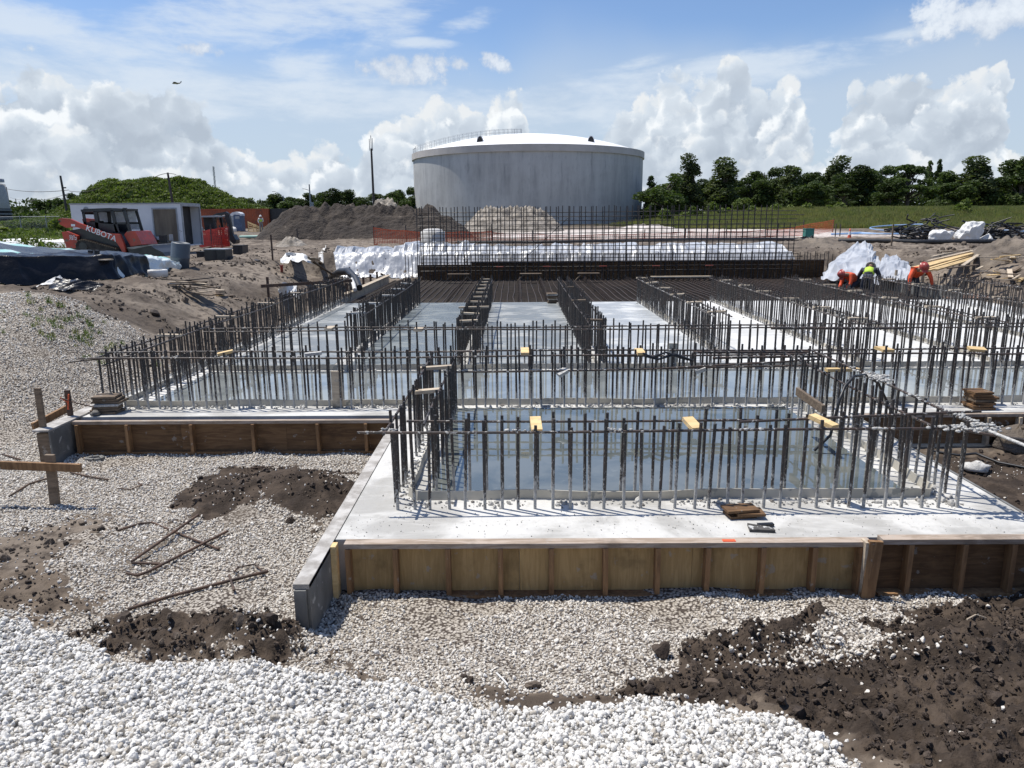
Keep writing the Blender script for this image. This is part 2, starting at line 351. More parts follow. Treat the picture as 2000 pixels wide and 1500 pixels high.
# ------------------------------------------------------------------ mesh helper
def frame_of(d, upv=(0, 0, 1)):
    d = np.array(d, float); L = np.linalg.norm(d); d = d/(L+1e-12)
    u = np.array(upv, float)
    if abs(d@u) > .98: u = np.array([0, 1.0, 0])
    s = np.cross(d, u); s /= np.linalg.norm(s); u = np.cross(s, d); return d, s, u
class MB:
    def __init__(s): s.v = []; s.f = []; s.mi = []; s.cur = 0; s.smooth = []
    def add(s, vs, fs, sm=False):
        o = len(s.v); s.v.extend([tuple(map(float, a)) for a in vs]); s.f.extend([tuple(i+o for i in f) for f in fs]); s.mi.extend([s.cur]*len(fs)); s.smooth.extend([sm]*len(fs)); return s
    def box(s, x0, x1, y0, y1, z0, z1):
        v = [(x0, y0, z0), (x1, y0, z0), (x1, y1, z0), (x0, y1, z0), (x0, y0, z1), (x1, y0, z1), (x1, y1, z1), (x0, y1, z1)]
        return s.add(v, [(0, 3, 2, 1), (4, 5, 6, 7), (0, 1, 5, 4), (1, 2, 6, 5), (2, 3, 7, 6), (3, 0, 4, 7)])
    def hexa(s, v): return s.add(v, [(0, 3, 2, 1), (4, 5, 6, 7), (0, 1, 5, 4), (1, 2, 6, 5), (2, 3, 7, 6), (3, 0, 4, 7)])
    def beam(s, p, q, w, h, up=(0, 0, 1)):
        p = np.array(p, float); q = np.array(q, float); d, a, u = frame_of(q-p, up); a = a*w/2; u = u*h/2
        return s.hexa([p-a-u, p+a-u, q+a-u, q-a-u, p-a+u, p+a+u, q+a+u, q-a+u])
    def cyl(s, p, q, r, r2=None, n=8, caps=True, sm=True):
        p = np.array(p, float); q = np.array(q, float); r2 = r if r2 is None else r2; d, a, u = frame_of(q-p)
        vs = []
        for c, rr in ((p, r), (q, r2)):
            for i in range(n): t = 2*math.pi*i/n; vs.append(c+rr*(a*math.cos(t)+u*math.sin(t)))
        s.add(vs, [(i, (i+1) % n, n+(i+1) % n, n+i) for i in range(n)], sm)
        if caps: s.add(vs[:n], [tuple(range(n))[::-1]]); s.add(vs[n:], [tuple(range(n))])
        return s
    def tube(s, pts, r, n=6, sm=True, caps=True):
        pts = [np.array(p, float) for p in pts]; m_ = len(pts); rr = r if hasattr(r, '__len__') else [r]*m_
        vs = []; pu = None
        for i, p in enumerate(pts):
            d = (pts[min(i+1, m_-1)]-pts[max(i-1, 0)]); d = d/(np.linalg.norm(d)+1e-9)
            if pu is None: _, a, u = frame_of(d)
            else:
                a = np.cross(d, pu); a /= np.linalg.norm(a)+1e-9; u = np.cross(a, d)
            pu = u
            for k in range(n): t = 2*math.pi*k/n; vs.append(p+rr[i]*(a*math.cos(t)+u*math.sin(t)))
        fs = [(i*n+k, i*n+(k+1) % n, (i+1)*n+(k+1) % n, (i+1)*n+k) for i in range(m_-1) for k in range(n)]
        s.add(vs, fs, sm)
        if caps: s.add(vs[:n], [tuple(range(n))]); s.add(vs[-n:], [tuple(range(n))[::-1]])
        return s
    def lathe(s, c, prof, n=24, sm=True):          # profile of (r, z) turned about the vertical through c
        vs = []
        for r, z in prof:
            for i in range(n): t = 2*math.pi*i/n; vs.append((c[0]+r*math.cos(t), c[1]+r*math.sin(t), c[2]+z))
        fs = [(j*n+i, j*n+(i+1) % n, (j+1)*n+(i+1) % n, (j+1)*n+i) for j in range(len(prof)-1) for i in range(n)]
        return s.add(vs, fs, sm)
    def grid(s, P, sm=True):                       # P: (m, n, 3)
        P = np.asarray(P); m_, n = P.shape[:2]
        return s.add(P.reshape(-1, 3), [(i*n+j, i*n+j+1, (i+1)*n+j+1, (i+1)*n+j) for i in range(m_-1) for j in range(n-1)], sm)
    def prism(s, poly, y0, y1, axis='y'):          # outline in (x, z) pushed along y (or (y, z) along x)
        n = len(poly); f = (lambda a, b, t: (a, t, b)) if axis == 'y' else (lambda a, b, t: (t, a, b))
        vs = [f(a, b, y0) for a, b in poly]+[f(a, b, y1) for a, b in poly]
        return s.add(vs, [tuple(range(n)), tuple(range(n, 2*n))[::-1]]+[(i, i+n, (i+1) % n+n, (i+1) % n) for i in range(n)])
    def ball(s, c, r, n=8, m_=6, sc=(1, 1, 1), noise=0, seed=0):
        rs = np.random.RandomState(seed); vs = []
        for j in range(m_+1):
            ph = math.pi*j/m_
            for i in range(n):
                t = 2*math.pi*i/n; k = r*(1+noise*(rs.rand()-.5)*2)
                vs.append((c[0]+k*sc[0]*math.sin(ph)*math.cos(t), c[1]+k*sc[1]*math.sin(ph)*math.sin(t), c[2]+k*sc[2]*math.cos(ph)))
        return s.add(vs, [(j*n+i, (j+1)*n+i, (j+1)*n+(i+1) % n, j*n+(i+1) % n) for j in range(m_) for i in range(n)], True)
    def mesh(s, name, mats):
        me = bpy.data.meshes.new(name)
        if not isinstance(mats, (list, tuple)): mats = [mats]
        me.from_pydata(s.v, [], s.f)
        for m_ in mats: me.materials.append(m_)
        me.polygons.foreach_set('material_index', s.mi); me.polygons.foreach_set('use_smooth', s.smooth)
        me.update(); return me

def props(o, label=None, cat=None, group=None, kind=None):
    if label: o['label'] = label
    if cat: o['category'] = cat
    if group: o['group'] = group
    if kind: o['kind'] = kind
    return o
def put(name, data, mats=None, parent=None, loc=None, rot=None, world_built=True, **kw):
    me = data.mesh(name, mats) if isinstance(data, MB) else data
    o = bpy.data.objects.new(name, me); COL.objects.link(o)
    if parent is not None:
        o.parent = parent
        if world_built and loc is None: o.location = -Vector(parent_world(parent))
        elif loc is not None: o.location = loc
    elif loc is not None: o.location = loc
    if rot is not None: o.rotation_euler = rot
    return props(o, **kw)
def parent_world(p):
    v = Vector(p.location)
    while p.parent: p = p.parent; v += p.location
    return v
def thing(name, loc, label, cat, group=None, rz=0):
    o = bpy.data.objects.new(name, None); COL.objects.link(o); o.location = loc; o.rotation_euler = (0, 0, rz); o.empty_display_size = .2
    return props(o, label, cat, group)
def copy_tree(o, parent=None):
    c = o.copy(); COL.objects.link(c); c.parent = parent
    for ch in [k for k in bpy.data.objects if k.parent == o]: copy_tree(ch, c)
    return c

# ------------------------------------------------------------------ ground sheet
def build_ground():
    s_ = [1.6]
    while s_[-1] < 5000:
        s0 = s_[-1]; st = .0042 if s0 < 18 else (.0062 if s0 < 90 else .03)
        s_.append(s0*(1+st))
    s_ = np.array(s_); u = np.concatenate([np.linspace(-2.2, -.95, 40)[:-1], np.linspace(-.95, .95, 430), np.linspace(.95, 2.2, 40)[1:]])
    Y = s_-3.2; XX = u[None, :]*(s_[:, None]-.2); YY = np.repeat(Y[:, None], len(u), 1)
    M = masks(XX, YY)
    Z = h_full(XX, YY, M)
    m_, n = XX.shape
    V = np.stack([XX, YY, Z], -1).reshape(-1, 3).astype(np.float32)
    idx = np.arange(m_*n).reshape(m_, n)
    F = np.stack([idx[:-1, :-1], idx[:-1, 1:], idx[1:, 1:], idx[1:, :-1]], -1).reshape(-1, 4).astype(np.int32)
    me = bpy.data.meshes.new('ground')
    me.vertices.add(len(V)); me.vertices.foreach_set('co', V.ravel())
    me.loops.add(F.size); me.loops.foreach_set('vertex_index', F.ravel())
    me.polygons.add(len(F)); me.polygons.foreach_set('loop_start', np.arange(0, F.size, 4, dtype=np.int32)); me.polygons.foreach_set('loop_total', np.full(len(F), 4, np.int32))
    me.polygons.foreach_set('use_smooth', np.ones(len(F), bool))
    me.update(calc_edges=True)
    heap, soil, dark, clod, gravel = [a.ravel() for a in M]
    xx, yy = XX.ravel(), YY.ravel()
    zz0 = h_base(xx, yy)
    grass = sst(yy, 74, 84)*sst(xx, 12+(112-yy)*.2, 26)
    grass = np.maximum(grass, sst(yy, 100, 150)); grass = np.maximum(grass, sst(np.exp(-((xx+52)/22)**2-((yy-114)/13)**2), .12, .35))
    grass = np.maximum(grass, sst(yy, 41, 46)*sst(-xx-.62*yy+1.5, 0, 4))
    sand = sst(yy, 52, 58)*sst(82-yy, 0, 6)*sst(xx, -4, 1)*sst(32-xx, 0, 6)
    beige = gravel
    for nm, a in (('heap', heap), ('dark', dark), ('beige', beige), ('grass', grass), ('sand', sand)):
        at = me.attributes.new(nm, 'FLOAT', 'POINT'); at.data.foreach_set('value', a.astype(np.float32))
    m, nt, b = new_mat('ground_earth')
    pos = nt.n('ShaderNodeNewGeometry').outputs['Position']
    n1 = nt.noise(pos, .55, 6, .6); n2 = nt.noise(pos, 4.5, 6, .65); n3 = nt.noise(pos, 38, 4, .6)
    earth = nt.mix(nt.mr(n1, .38, .62), (.235, .195, .155), (.105, .084, .066))
    earth = nt.mix(nt.mr(n2, .47, .66), earth, (.060, .047, .038))
    earth = nt.mix(nt.mul(nt.mr(n3, .55, .75), .5), earth, (.26, .22, .18))
    damp = nt.mix(nt.mr(n2, .40, .62), (.034, .025, .019), (.074, .055, .041))
    damp = nt.mix(nt.mul(nt.mr(n3, .56, .75), .5), damp, (.085, .066, .05))
    tan = nt.mix(nt.mr(n2, .4, .65), (.155, .122, .092), (.085, .066, .05))
    dk = nt.attr('dark')
    soilc = nt.mix(nt.mr(dk, .25, .8), tan, damp)
    col = nt.mix(nt.mr(dk, .04, .16), earth, soilc)
    # stone bed under the loose stones; dark cell edges paint shade into its gaps
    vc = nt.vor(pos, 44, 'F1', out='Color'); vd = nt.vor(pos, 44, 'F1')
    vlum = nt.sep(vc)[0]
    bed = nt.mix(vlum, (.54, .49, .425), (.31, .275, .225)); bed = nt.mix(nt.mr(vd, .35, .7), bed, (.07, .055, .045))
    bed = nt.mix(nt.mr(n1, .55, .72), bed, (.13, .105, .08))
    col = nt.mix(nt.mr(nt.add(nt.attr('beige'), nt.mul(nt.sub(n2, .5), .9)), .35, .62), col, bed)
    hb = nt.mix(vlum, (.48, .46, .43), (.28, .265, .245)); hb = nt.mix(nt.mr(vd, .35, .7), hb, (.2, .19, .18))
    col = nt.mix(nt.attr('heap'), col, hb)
    col = nt.mix(nt.mul(nt.attr('sand'), nt.mr(n2, .3, .5, .6, 1)), col, nt.mix(nt.mr(n2, .4, .7), (.60, .54, .50), (.36, .31, .27)))
    gcol = nt.mix(nt.mr(nt.noise(pos, .6, 5), .4, .62), (.13, .145, .045), (.075, .095, .028)); gcol = nt.mix(nt.mr(nt.noise(pos, .9, 5), .48, .62), gcol, (.20, .17, .085))
    col = nt.mix(nt.attr('grass'), col, gcol)
    nt.set(b.inputs['Base Color'], col); b.inputs['Roughness'].default_value = .92; b.inputs['Specular IOR Level'].default_value = .2
    hgt = nt.add(nt.mul(n3, .012), nt.add(nt.mul(n2, .05), nt.mul(vd, nt.mul(nt.attr('beige'), -.012))))
    nt.set(b.inputs['Normal'], nt.bump(hgt, 1.0, .9))
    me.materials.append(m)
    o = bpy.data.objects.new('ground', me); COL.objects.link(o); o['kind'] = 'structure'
    return o
build_ground()

# ------------------------------------------------------------------ loose stones and clods (geometry nodes, stuff)
def blob_mesh(name, seed, m_, sub=2, amp=.5, flat=.75, sharp=0.0):
    import bmesh
    bm = bmesh.new(); bmesh.ops.create_icosphere(bm, subdivisions=sub, radius=.5)
    rs = np.random.RandomState(seed); offs = rs.rand(3)*50; sc = np.array([1, .65+.3*rs.rand(), flat*(.75+.4*rs.rand())])
    planes = [rs.randn(3) for _ in range(6)]
    from mathutils import noise as mn
    for v in bm.verts:
        n_ = mn.noise(Vector(v.co)*2.2+Vector(offs)); k = 1+amp*n_
        if sharp: k += sharp*mn.noise(Vector(v.co)*6+Vector(offs))
        c = Vector(v.co)*k
        for pl in planes:                         # a few flattened facets
            p_ = Vector(pl).normalized(); dd = c.dot(p_)
            if dd > .31: c -= p_*(dd-.31)*.9
        v.co = Vector((c.x*sc[0], c.y*sc[1], c.z*sc[2]))
    me = bpy.data.meshes.new(name); bm.to_mesh(me); bm.free(); me.materials.append(m_)
    for p in me.polygons: p.use_smooth = not sharp
    return me
def scatter(name, pts, sizes, protos, rots=None):
    n = len(pts)
    me = bpy.data.meshes.new(name); me.vertices.add(n); me.vertices.foreach_set('co', np.asarray(pts, np.float32).ravel())
    a = me.attributes.new('size', 'FLOAT', 'POINT'); a.data.foreach_set('value', np.asarray(sizes, np.float32))
    rr = rng.random((n, 3))*6.283 if rots is None else rots
    a = me.attributes.new('turn', 'FLOAT_VECTOR', 'POINT'); a.data.foreach_set('vector', rr.astype(np.float32).ravel())
    o = bpy.data.objects.new(name, me); COL.objects.link(o); o['kind'] = 'stuff'
    c = bpy.data.collections.new(name+'_shapes')
    for i, p in enumerate(protos):
        q = bpy.data.objects.new(name+'_shape', p); c.objects.link(q)
    g = bpy.data.node_groups.new(name, 'GeometryNodeTree')
    g.interface.new_socket('Geometry', in_out='INPUT', socket_type='NodeSocketGeometry'); g.interface.new_socket('Geometry', in_out='OUTPUT', socket_type='NodeSocketGeometry')
    N = g.nodes; L = g.links
    gi = N.new('NodeGroupInput'); go = N.new('NodeGroupOutput'); ip = N.new('GeometryNodeInstanceOnPoints'); ci = N.new('GeometryNodeCollectionInfo')
    ci.inputs['Collection'].default_value = c; ci.inputs['Separate Children'].default_value = True; ci.inputs['Reset Children'].default_value = True
    na = N.new('GeometryNodeInputNamedAttribute'); na.data_type = 'FLOAT'; na.inputs['Name'].default_value = 'size'
    nb = N.new('GeometryNodeInputNamedAttribute'); nb.data_type = 'FLOAT_VECTOR'; nb.inputs['Name'].default_value = 'turn'
    e2r = N.new('FunctionNodeEulerToRotation')
    ip.inputs['Pick Instance'].default_value = True
    L.new(gi.outputs[0], ip.inputs['Points']); L.new(ci.outputs[0], ip.inputs['Instance']); L.new(nb.outputs[0], e2r.inputs[0]); L.new(e2r.outputs[0], ip.inputs['Rotation']); L.new(na.outputs[0], ip.inputs['Scale'])
    L.new(ip.outputs[0], go.inputs[0])
    md = o.modifiers.new('scatter', 'NODES'); md.node_group = g
    return o
def stone_mat(name, c1, c2, c3):
    m, nt, b = new_mat(name)
    oi = nt.n('ShaderNodeObjectInfo').outputs['Random']; tc = nt.n('ShaderNodeTexCoord').outputs['Object']
    off = nt.mul(oi, 91.0)
    f = nt.noise(nt.vm('ADD', tc, nt.vec(off, off, off)), 2.5, 4, .6)
    r2 = nt.m('FRACT', nt.mul(oi, 13.7))
    c = nt.mix(oi, c1, c2); c = nt.mix(nt.mul(nt.mr(f, .5, .72), .5), c, c3); c = nt.mix(nt.mr(r2, .86, .9), c, c3)
    nt.set(b.inputs['Base Color'], c); b.inputs['Roughness'].default_value = .75; b.inputs['Specular IOR Level'].default_value = .3
    nt.set(b.inputs['Normal'], nt.bump(f, .03, .6))
    return m
def pick(x0, x1, y0, y1, dens, fn):
    n = int((x1-x0)*(y1-y0)*dens); x = rng.uniform(x0, x1, n); y = rng.uniform(y0, y1, n)
    M = masks(x, y); vis = np.abs(x-.007*y) < .74*(y+.35)+.35
    keep = (rng.random(n) < fn(M, x, y)) & vis & ~in_slab(x, y, -.05)
    x, y = x[keep], y[keep]; M = [a[keep] for a in M]
    return x, y, h_full(x, y, M), M
def build_loose():
    mw = stone_mat('white_stone', (.82, .80, .76), (.66, .64, .60), (.46, .42, .36))
    mb_ = stone_mat('beige_stone', (.82, .775, .70), (.64, .59, .515), (.32, .275, .22))
    md = stone_mat('dark_clod', (.066, .048, .036), (.036, .026, .020), (.115, .086, .064))
    mt = stone_mat('tan_clod', (.15, .118, .09), (.09, .07, .052), (.05, .038, .03))
    W = [blob_mesh('white_stone', i, mw) for i in range(6)]; B = [blob_mesh('beige_stone', 20+i, mb_, 1 if i % 2 else 2) for i in range(6)]
    Dk = [blob_mesh('dark_clod', 40+i, md, 2, .6, .8, .35) for i in range(5)]; T = [blob_mesh('tan_clod', 60+i, mt, 2, .6, .7, .35) for i in range(4)]
    # fresh white heap: two thicknesses of stone
    P = []; S = []
    for dz, d in ((0.0, 2100), (.015, 1000)):
        x, y, z, M = pick(-5.2, 4.2, 1.4, 5.3, d, lambda M, x, y: M[0] > .35)
        s = rng.lognormal(math.log(.0255), .36, len(x)).clip(.010, .058); P.append(np.stack([x, y, z+dz+s*.12], 1)); S.append(s)
    # stray white stones on the earth round it
    x, y, z, M = pick(-5.2, 4.2, 1.6, 5.3, 120, lambda M, x, y: (M[0] < .3)*np.exp(-np.abs(poly_sdf(x, y, HEAP))/.24)*(x < 1.2)*.8+(M[0] < .3)*(x >= 1.2)*np.exp(-np.abs(poly_sdf(x, y, HEAP))/.12)*.6)
    s = rng.lognormal(math.log(.031), .25, len(x)); P.append(np.stack([x, y, z+s*.2], 1)); S.append(s)
    scatter('white_gravel', np.concatenate(P), np.concatenate(S), W)
    P = []; S = []
    for (x0, x1, y0, y1, d, sz) in ((-5.2, 4.6, 2.9, 5.6, 2100, .0215), (-7.2, -1.4, 5.6, 9.3, 1650, .0225), (-10.5, -5.6, 8.0, 11.5, 1000, .026), (-13, -5.8, 11.5, 15.6, 600, .030)):
        x, y, z, M = pick(x0, x1, y0, y1, d, lambda M, x, y: sst(M[4], .0, .7)*np.clip(1.2-1.3*sst(fbm(x, y, 1.1, 4, 77), .15, .75), 0, 1))
        s = rng.lognormal(math.log(sz), .28, len(x)).clip(.011, .055); P.append(np.stack([x, y, z+s*.15], 1)); S.append(s)
    # thin sprinkle over the brown earth
    for (x0, x1, y0, y1, d) in ((-5.2, .9, 2.6, 5.6, 420), (.9, 4.6, 2.6, 5.6, 170), (-6.5, -1.4, 5.6, 9.3, 300), (4.5, 8, 5.6, 9.2, 260)):
        x, y, z, M = pick(x0, x1, y0, y1, d, lambda M, x, y: (M[1] > .3)*np.clip(sst(fbm(x, y, 1.7, 3, 55), -.05, .7)*1.1+.05, 0, 1)*(1-.75*M[2]*(x > .5)))
        s = rng.lognormal(math.log(.024), .3, len(x)).clip(.01, .05); P.append(np.stack([x, y, z+s*.1], 1)); S.append(s)
    p = G0(1590, 1290)
    n = 500; x = p[0]+rng.normal(0, .35, n); y = p[1]+rng.normal(0, .10, n); s = rng.lognormal(math.log(.026), .25, n)
    P.append(np.stack([x, y, h_full(x, y)+s*.2], 1)); S.append(s)
    scatter('beige_gravel', np.concatenate(P), np.concatenate(S), B)
    P = []; S = []
    for (x0, x1, y0, y1, d, sz, sg) in ((-5.2, 5.2, 2.0, 5.6, 1900, .016, .5), (-5.2, 5.2, 2.0, 5.6, 60, .045, .45), (-4.2, -1.4, 5.6, 8.9, 500, .022, .5), (4.5, 9, 5.6, 9.2, 160, .03, .5)):
        x, y, z, M = pick(x0, x1, y0, y1, d, lambda M, x, y: np.clip(M[3]*M[2]*1.4+.05*(M[1] > .01), 0, 1)*(fbm(x, y, 2.3, 3, 91) > -.25))
        s = rng.lognormal(math.log(sz), sg, len(x)).clip(.008, .15); P.append(np.stack([x, y, z+s*.1], 1)); S.append(s)
    scatter('soil_crumbs', np.concatenate(P), np.concatenate(S), Dk)
    P = []; S = []
    for (x0, x1, y0, y1, d, sz) in ((-5.5, -1.6, 3.2, 7.0, 160, .03), (-16, -6, 12.5, 24, 60, .045), (-20, -6, 15, 40, 12, .09), (14, 26, 14, 40, 7, .11)):
        x, y, z, M = pick(x0, x1, y0, y1, d, lambda M, x, y: np.where(y < 9, M[1], 1.0)*(fbm(x, y, .6, 3, 33) > .05))
        s = rng.lognormal(math.log(sz), .5, len(x)).clip(.01, .4); P.append(np.stack([x, y, z+s*.05], 1)); S.append(s)
    scatter('earth_lumps', np.concatenate(P), np.concatenate(S), T)
build_loose()

# ------------------------------------------------------------------ materials of the works
def concrete_mat(name, light, dark, wet=None):
    m, nt, b = new_mat(name)
    pos = nt.n('ShaderNodeNewGeometry').outputs['Position']; x, y, z = nt.sep(pos)
    n1 = nt.noise(pos, .9, 7, .62, .4); n2 = nt.noise(pos, 7, 6, .65); n3 = nt.noise(pos, 60, 3, .6); sweep = nt.noise(nt.mapping(pos, rot=(0, 0, .25), scale=(.7, 3.2, 1)), 1.6, 6, .6, 1.2)
    c = nt.mix(nt.mr(n1, .42, .57), light, dark)
    c = nt.mix(nt.mul(nt.mr(n2, .56, .7), .45), c, tuple(.72*a for a in dark))
    c = nt.mix(nt.mul(nt.mr(sweep, .52, .66), .35), c, tuple(min(.85, 1.12*a) for a in light))
    speck = nt.mr(nt.vor(pos, 16, 'F1'), .055, .03); sel = nt.mr(n2, .48, .52)
    c = nt.mix(nt.mul(nt.mul(speck, sel), .8), c, (.12, .10, .085))
    rough = nt.mr(n2, .3, .7, .55, .85)
    if wet:
        wc, wr = wet; w = nt.mr(nt.add(nt.mul(sweep, .6), nt.mul(n1, .4)), .40, .56)
        c = nt.mix(w, c, wc); rough = nt.mix(w, nt.vec(rough, rough, rough), (wr, wr, wr))
    nt.set(b.inputs['Base Color'], c); nt.set(b.inputs['Roughness'], rough); b.inputs['Specular IOR Level'].default_value = .5
    nt.set(b.inputs['Normal'], nt.bump(nt.add(nt.mul(n2, .006), nt.mul(n3, .002)), 1, .8))
    return m
M_slab = concrete_mat('slab_concrete', (.57, .56, .53), (.37, .36, .335))
M_white = concrete_mat('curing_white_floor', (.68, .68, .665), (.52, .52, .50))
M_grey = concrete_mat('damp_grey_floor', (.22, .24, .235), (.15, .165, .165), ((.14, .16, .165), .20))
M_mid = concrete_mat('drying_floor', (.36, .37, .36), (.23, .24, .235), ((.20, .215, .215), .32))
M_light = concrete_mat('pale_damp_floor', (.56, .57, .56), (.38, .395, .40), ((.38, .40, .41), .35))
def water_mat(name, base, warm):
    m, nt, b = new_mat(name)
    pos = nt.n('ShaderNodeNewGeometry').outputs['Position']
    n1 = nt.noise(pos, 1.3, 5, .6, .5); n2 = nt.noise(pos, 5, 5, .6)
    edge = nt.mr(n1, .56, .66)
    c = nt.mix(nt.mr(n1, .35, .6), base, warm); c = nt.mix(nt.mul(nt.mr(n2, .58, .72), .5), c, tuple(a*1.5 for a in warm))
    nt.set(b.inputs['Base Color'], c); b.inputs['IOR'].default_value = 1.6
    nt.set(b.inputs['Roughness'], nt.mr(edge, 0, 1, .005, .05)); b.inputs['Specular IOR Level'].default_value = .9
    nt.set(b.inputs['Normal'], nt.bump(nt.noise(pos, 5, 2, .4), .0006, 1))
    return m
M_water = water_mat('shallow_channel_water', (.17, .185, .185), (.25, .265, .255)); M_sump = water_mat('sump_water', (.085, .10, .098), (.145, .155, .142))
def ply_mat(name, c1, c2, grain='x', bands=0):
    m, nt, b = new_mat(name)
    tc = nt.n('ShaderNodeTexCoord').outputs['Object']; oi = nt.n('ShaderNodeObjectInfo').outputs['Random']
    off = nt.mul(oi, 43.0); v = nt.vm('ADD', tc, nt.vec(off, off, off))
    sc_ = (1.0, 6, 9) if grain == 'x' else ((9, 9, .9) if grain == 'z' else (6, 1, 9))
    g = nt.noise(nt.mapping(v, scale=sc_), 2.4, 7, .65, 1.0); st = nt.noise(v, 2.2, 6, .62); sp = nt.noise(v, 9, 4, .6)
    c = nt.mix(nt.mr(g, .38, .62), c1, c2); c = nt.mix(nt.mul(nt.mr(st, .52, .68), .55), c, tuple(a*.42 for a in c2))
    c = nt.mix(nt.mul(nt.mr(sp, .63, .68), .6), c, (.34, .32, .29))
    k = nt.mr(oi, 0, 1, .82, 1.15, smooth=False); c = nt.mix(1.0, c, nt.vec(k, k, k), 'MULTIPLY')
    nt.set(b.inputs['Base Color'], c); b.inputs['Roughness'].default_value = .7; b.inputs['Specular IOR Level'].default_value = .3
    nt.set(b.inputs['Normal'], nt.bump(g, .006, .7)); return m
M_panel = ply_mat('yellow_form_panel', (.46, .315, .145), (.36, .24, .105), 'z')
M_panel2 = ply_mat('brown_plywood', (.20, .115, .055), (.12, .066, .032), 'x')
M_stud = ply_mat('stud_timber', (.30, .175, .085), (.20, .11, .052), 'z')
M_lumber = ply_mat('weathered_timber', (.22, .165, .115), (.13, .095, .065), 'x')
M_plate = ply_mat('splashed_plate', (.40, .33, .27), (.26, .20, .15), 'x')
M_yellow = ply_mat('fresh_pine', (.72, .53, .27), (.60, .42, .20), 'x')
M_pale = ply_mat('pale_timber', (.56, .47, .35), (.42, .34, .25), 'x')
M_hdo = mat('grey_coated_panel', (.20, .20, .19), (.115, .115, .11), 3, .6, .004, 20, spots=[((.36, .35, .33), 9, .6)])
M_formtop = mat('cement_splashed_edge', (.50, .48, .45), (.28, .26, .235), 6, .8, .006, 30)
def rebar_mat(name, cem, lo=.10, hi=.22):
    """dark mill steel with rust, ribs, and cement spattered up from the slab"""
    m, nt, b = new_mat(name)
    tc = nt.n('ShaderNodeTexCoord').outputs['Object']; x, y, z = nt.sep(tc); oi = nt.n('ShaderNodeObjectInfo').outputs['Random']
    off = nt.mul(oi, 57.0); v = nt.vm('ADD', tc, nt.vec(off, off, off))
    n1 = nt.noise(nt.mapping(v, scale=(1, 1, .35)), 14, 4, .6); sp = nt.noise(nt.mapping(v, scale=(1, 1, .6)), 55, 3, .6)
    c = nt.mix(nt.mr(n1, .4, .65), (.022, .020, .019), (.050, .034, .025))
    hgt = nt.add(z, nt.add(nt.mul(nt.sub(n1, .5), .7), nt.mul(nt.sub(sp, .5), .9))); j = nt.mr(nt.m('FRACT', nt.mul(oi, 7.7)), 0, 1, .4, 1.5, smooth=False)
    low = nt.mr(hgt, nt.mul(j, hi), nt.mul(j, lo))
    fac = nt.mx(nt.mul(low, cem), nt.mul(nt.mr(sp, .60, .64), nt.mr(z, .1, .75, min(1, cem+.2), .35*cem)))
    c = nt.mix(fac, c, nt.mix(sp, (.50, .49, .46), (.30, .29, .27)))
    nt.set(b.inputs['Base Color'], c); nt.set(b.inputs['Roughness'], nt.mix(fac, (.5, .5, .5), (.85, .85, .85))); b.inputs['Metallic'].default_value = .0
    b.inputs['Specular IOR Level'].default_value = .55
    w = nt.m('SINE', nt.mul(nt.add(z, nt.mul(nt.m('ARCTAN2', y, x), .004)), 420.0))
    nt.set(b.inputs['Normal'], nt.bump(nt.add(nt.mul(w, .3), nt.mul(fac, .5)), .004, .9)); return m
M_rebar_front = rebar_mat('rebar_cement_splashed', 1.0, .10, .34)
M_rebar = rebar_mat('rebar_steel', .85, .03, .12)
M_rebar_dark = rebar_mat('rebar_bare', .25, .0, .05)
M_rail = mat('rail_steel', (.034, .029, .026), (.07, .045, .032), 9, .5, .002, 200, spots=[((.42, .41, .38), 22, .60)], detail=3)
M_rust = mat('rusty_bar', (.05, .032, .024), (.10, .055, .034), 12, .7)
M_cement = mat('cement_crust', (.56, .55, .52), (.38, .37, .35), 30, .9, .01, 60)
M_ws = mat('pvc_waterstop', (.52, .48, .40), (.36, .34, .29), 2.5, .55, .002, 20, spots=[((.25, .25, .23), 6, .6)])
M_mud = mat('pit_mud', (.060, .05, .042), (.03, .025, .022), 1.5, .8, .03, 6)

# ------------------------------------------------------------------ slab and floors
put('concrete_slab', MB().box(-1.45, 4.30, 5.47, 9.30, -.46, 0).box(-5.70, 14.0, 9.303, 22.75, -.46, 0), M_slab, kind='structure')
put('pit_bottom', MB().box(-5.45, 13.5, 22.76, 33.0, -.66, -.42), M_mud, kind='structure')
# floors between the walls: sheets lying on the slab, each bay at its own stage of drying
WALLS = [(-3.08, 13.9), (-.88, 12.62), (1.40, 12.62), (3.82, 13.7), (6.05, 12.62), (8.30, 12.62), (10.70, 12.62), (12.95, 14)]
bays = [(-5.22, -3.22, M_mid), (-2.94, -1.02, M_grey), (-.74, 1.26, M_mid), (1.54, 3.68, M_light), (3.96, 5.91, M_white), (6.19, 8.16, M_white), (8.44, 10.56, M_white), (10.84, 13.9, M_white)]
for i, (a, b_, m_) in enumerate(bays):
    put('floor_bay', MB().box(a, b_, 12.62, 22.742, .001, .006), m_, kind='structure')
put('floor_water', MB().box(-5.15, 13.9, 9.98, 12.16, .001, .014), M_water, kind='structure')
put('sump_water', MB().box(-.80, 3.58, 6.50, 9.62, .001, .012), M_sump, kind='structure')

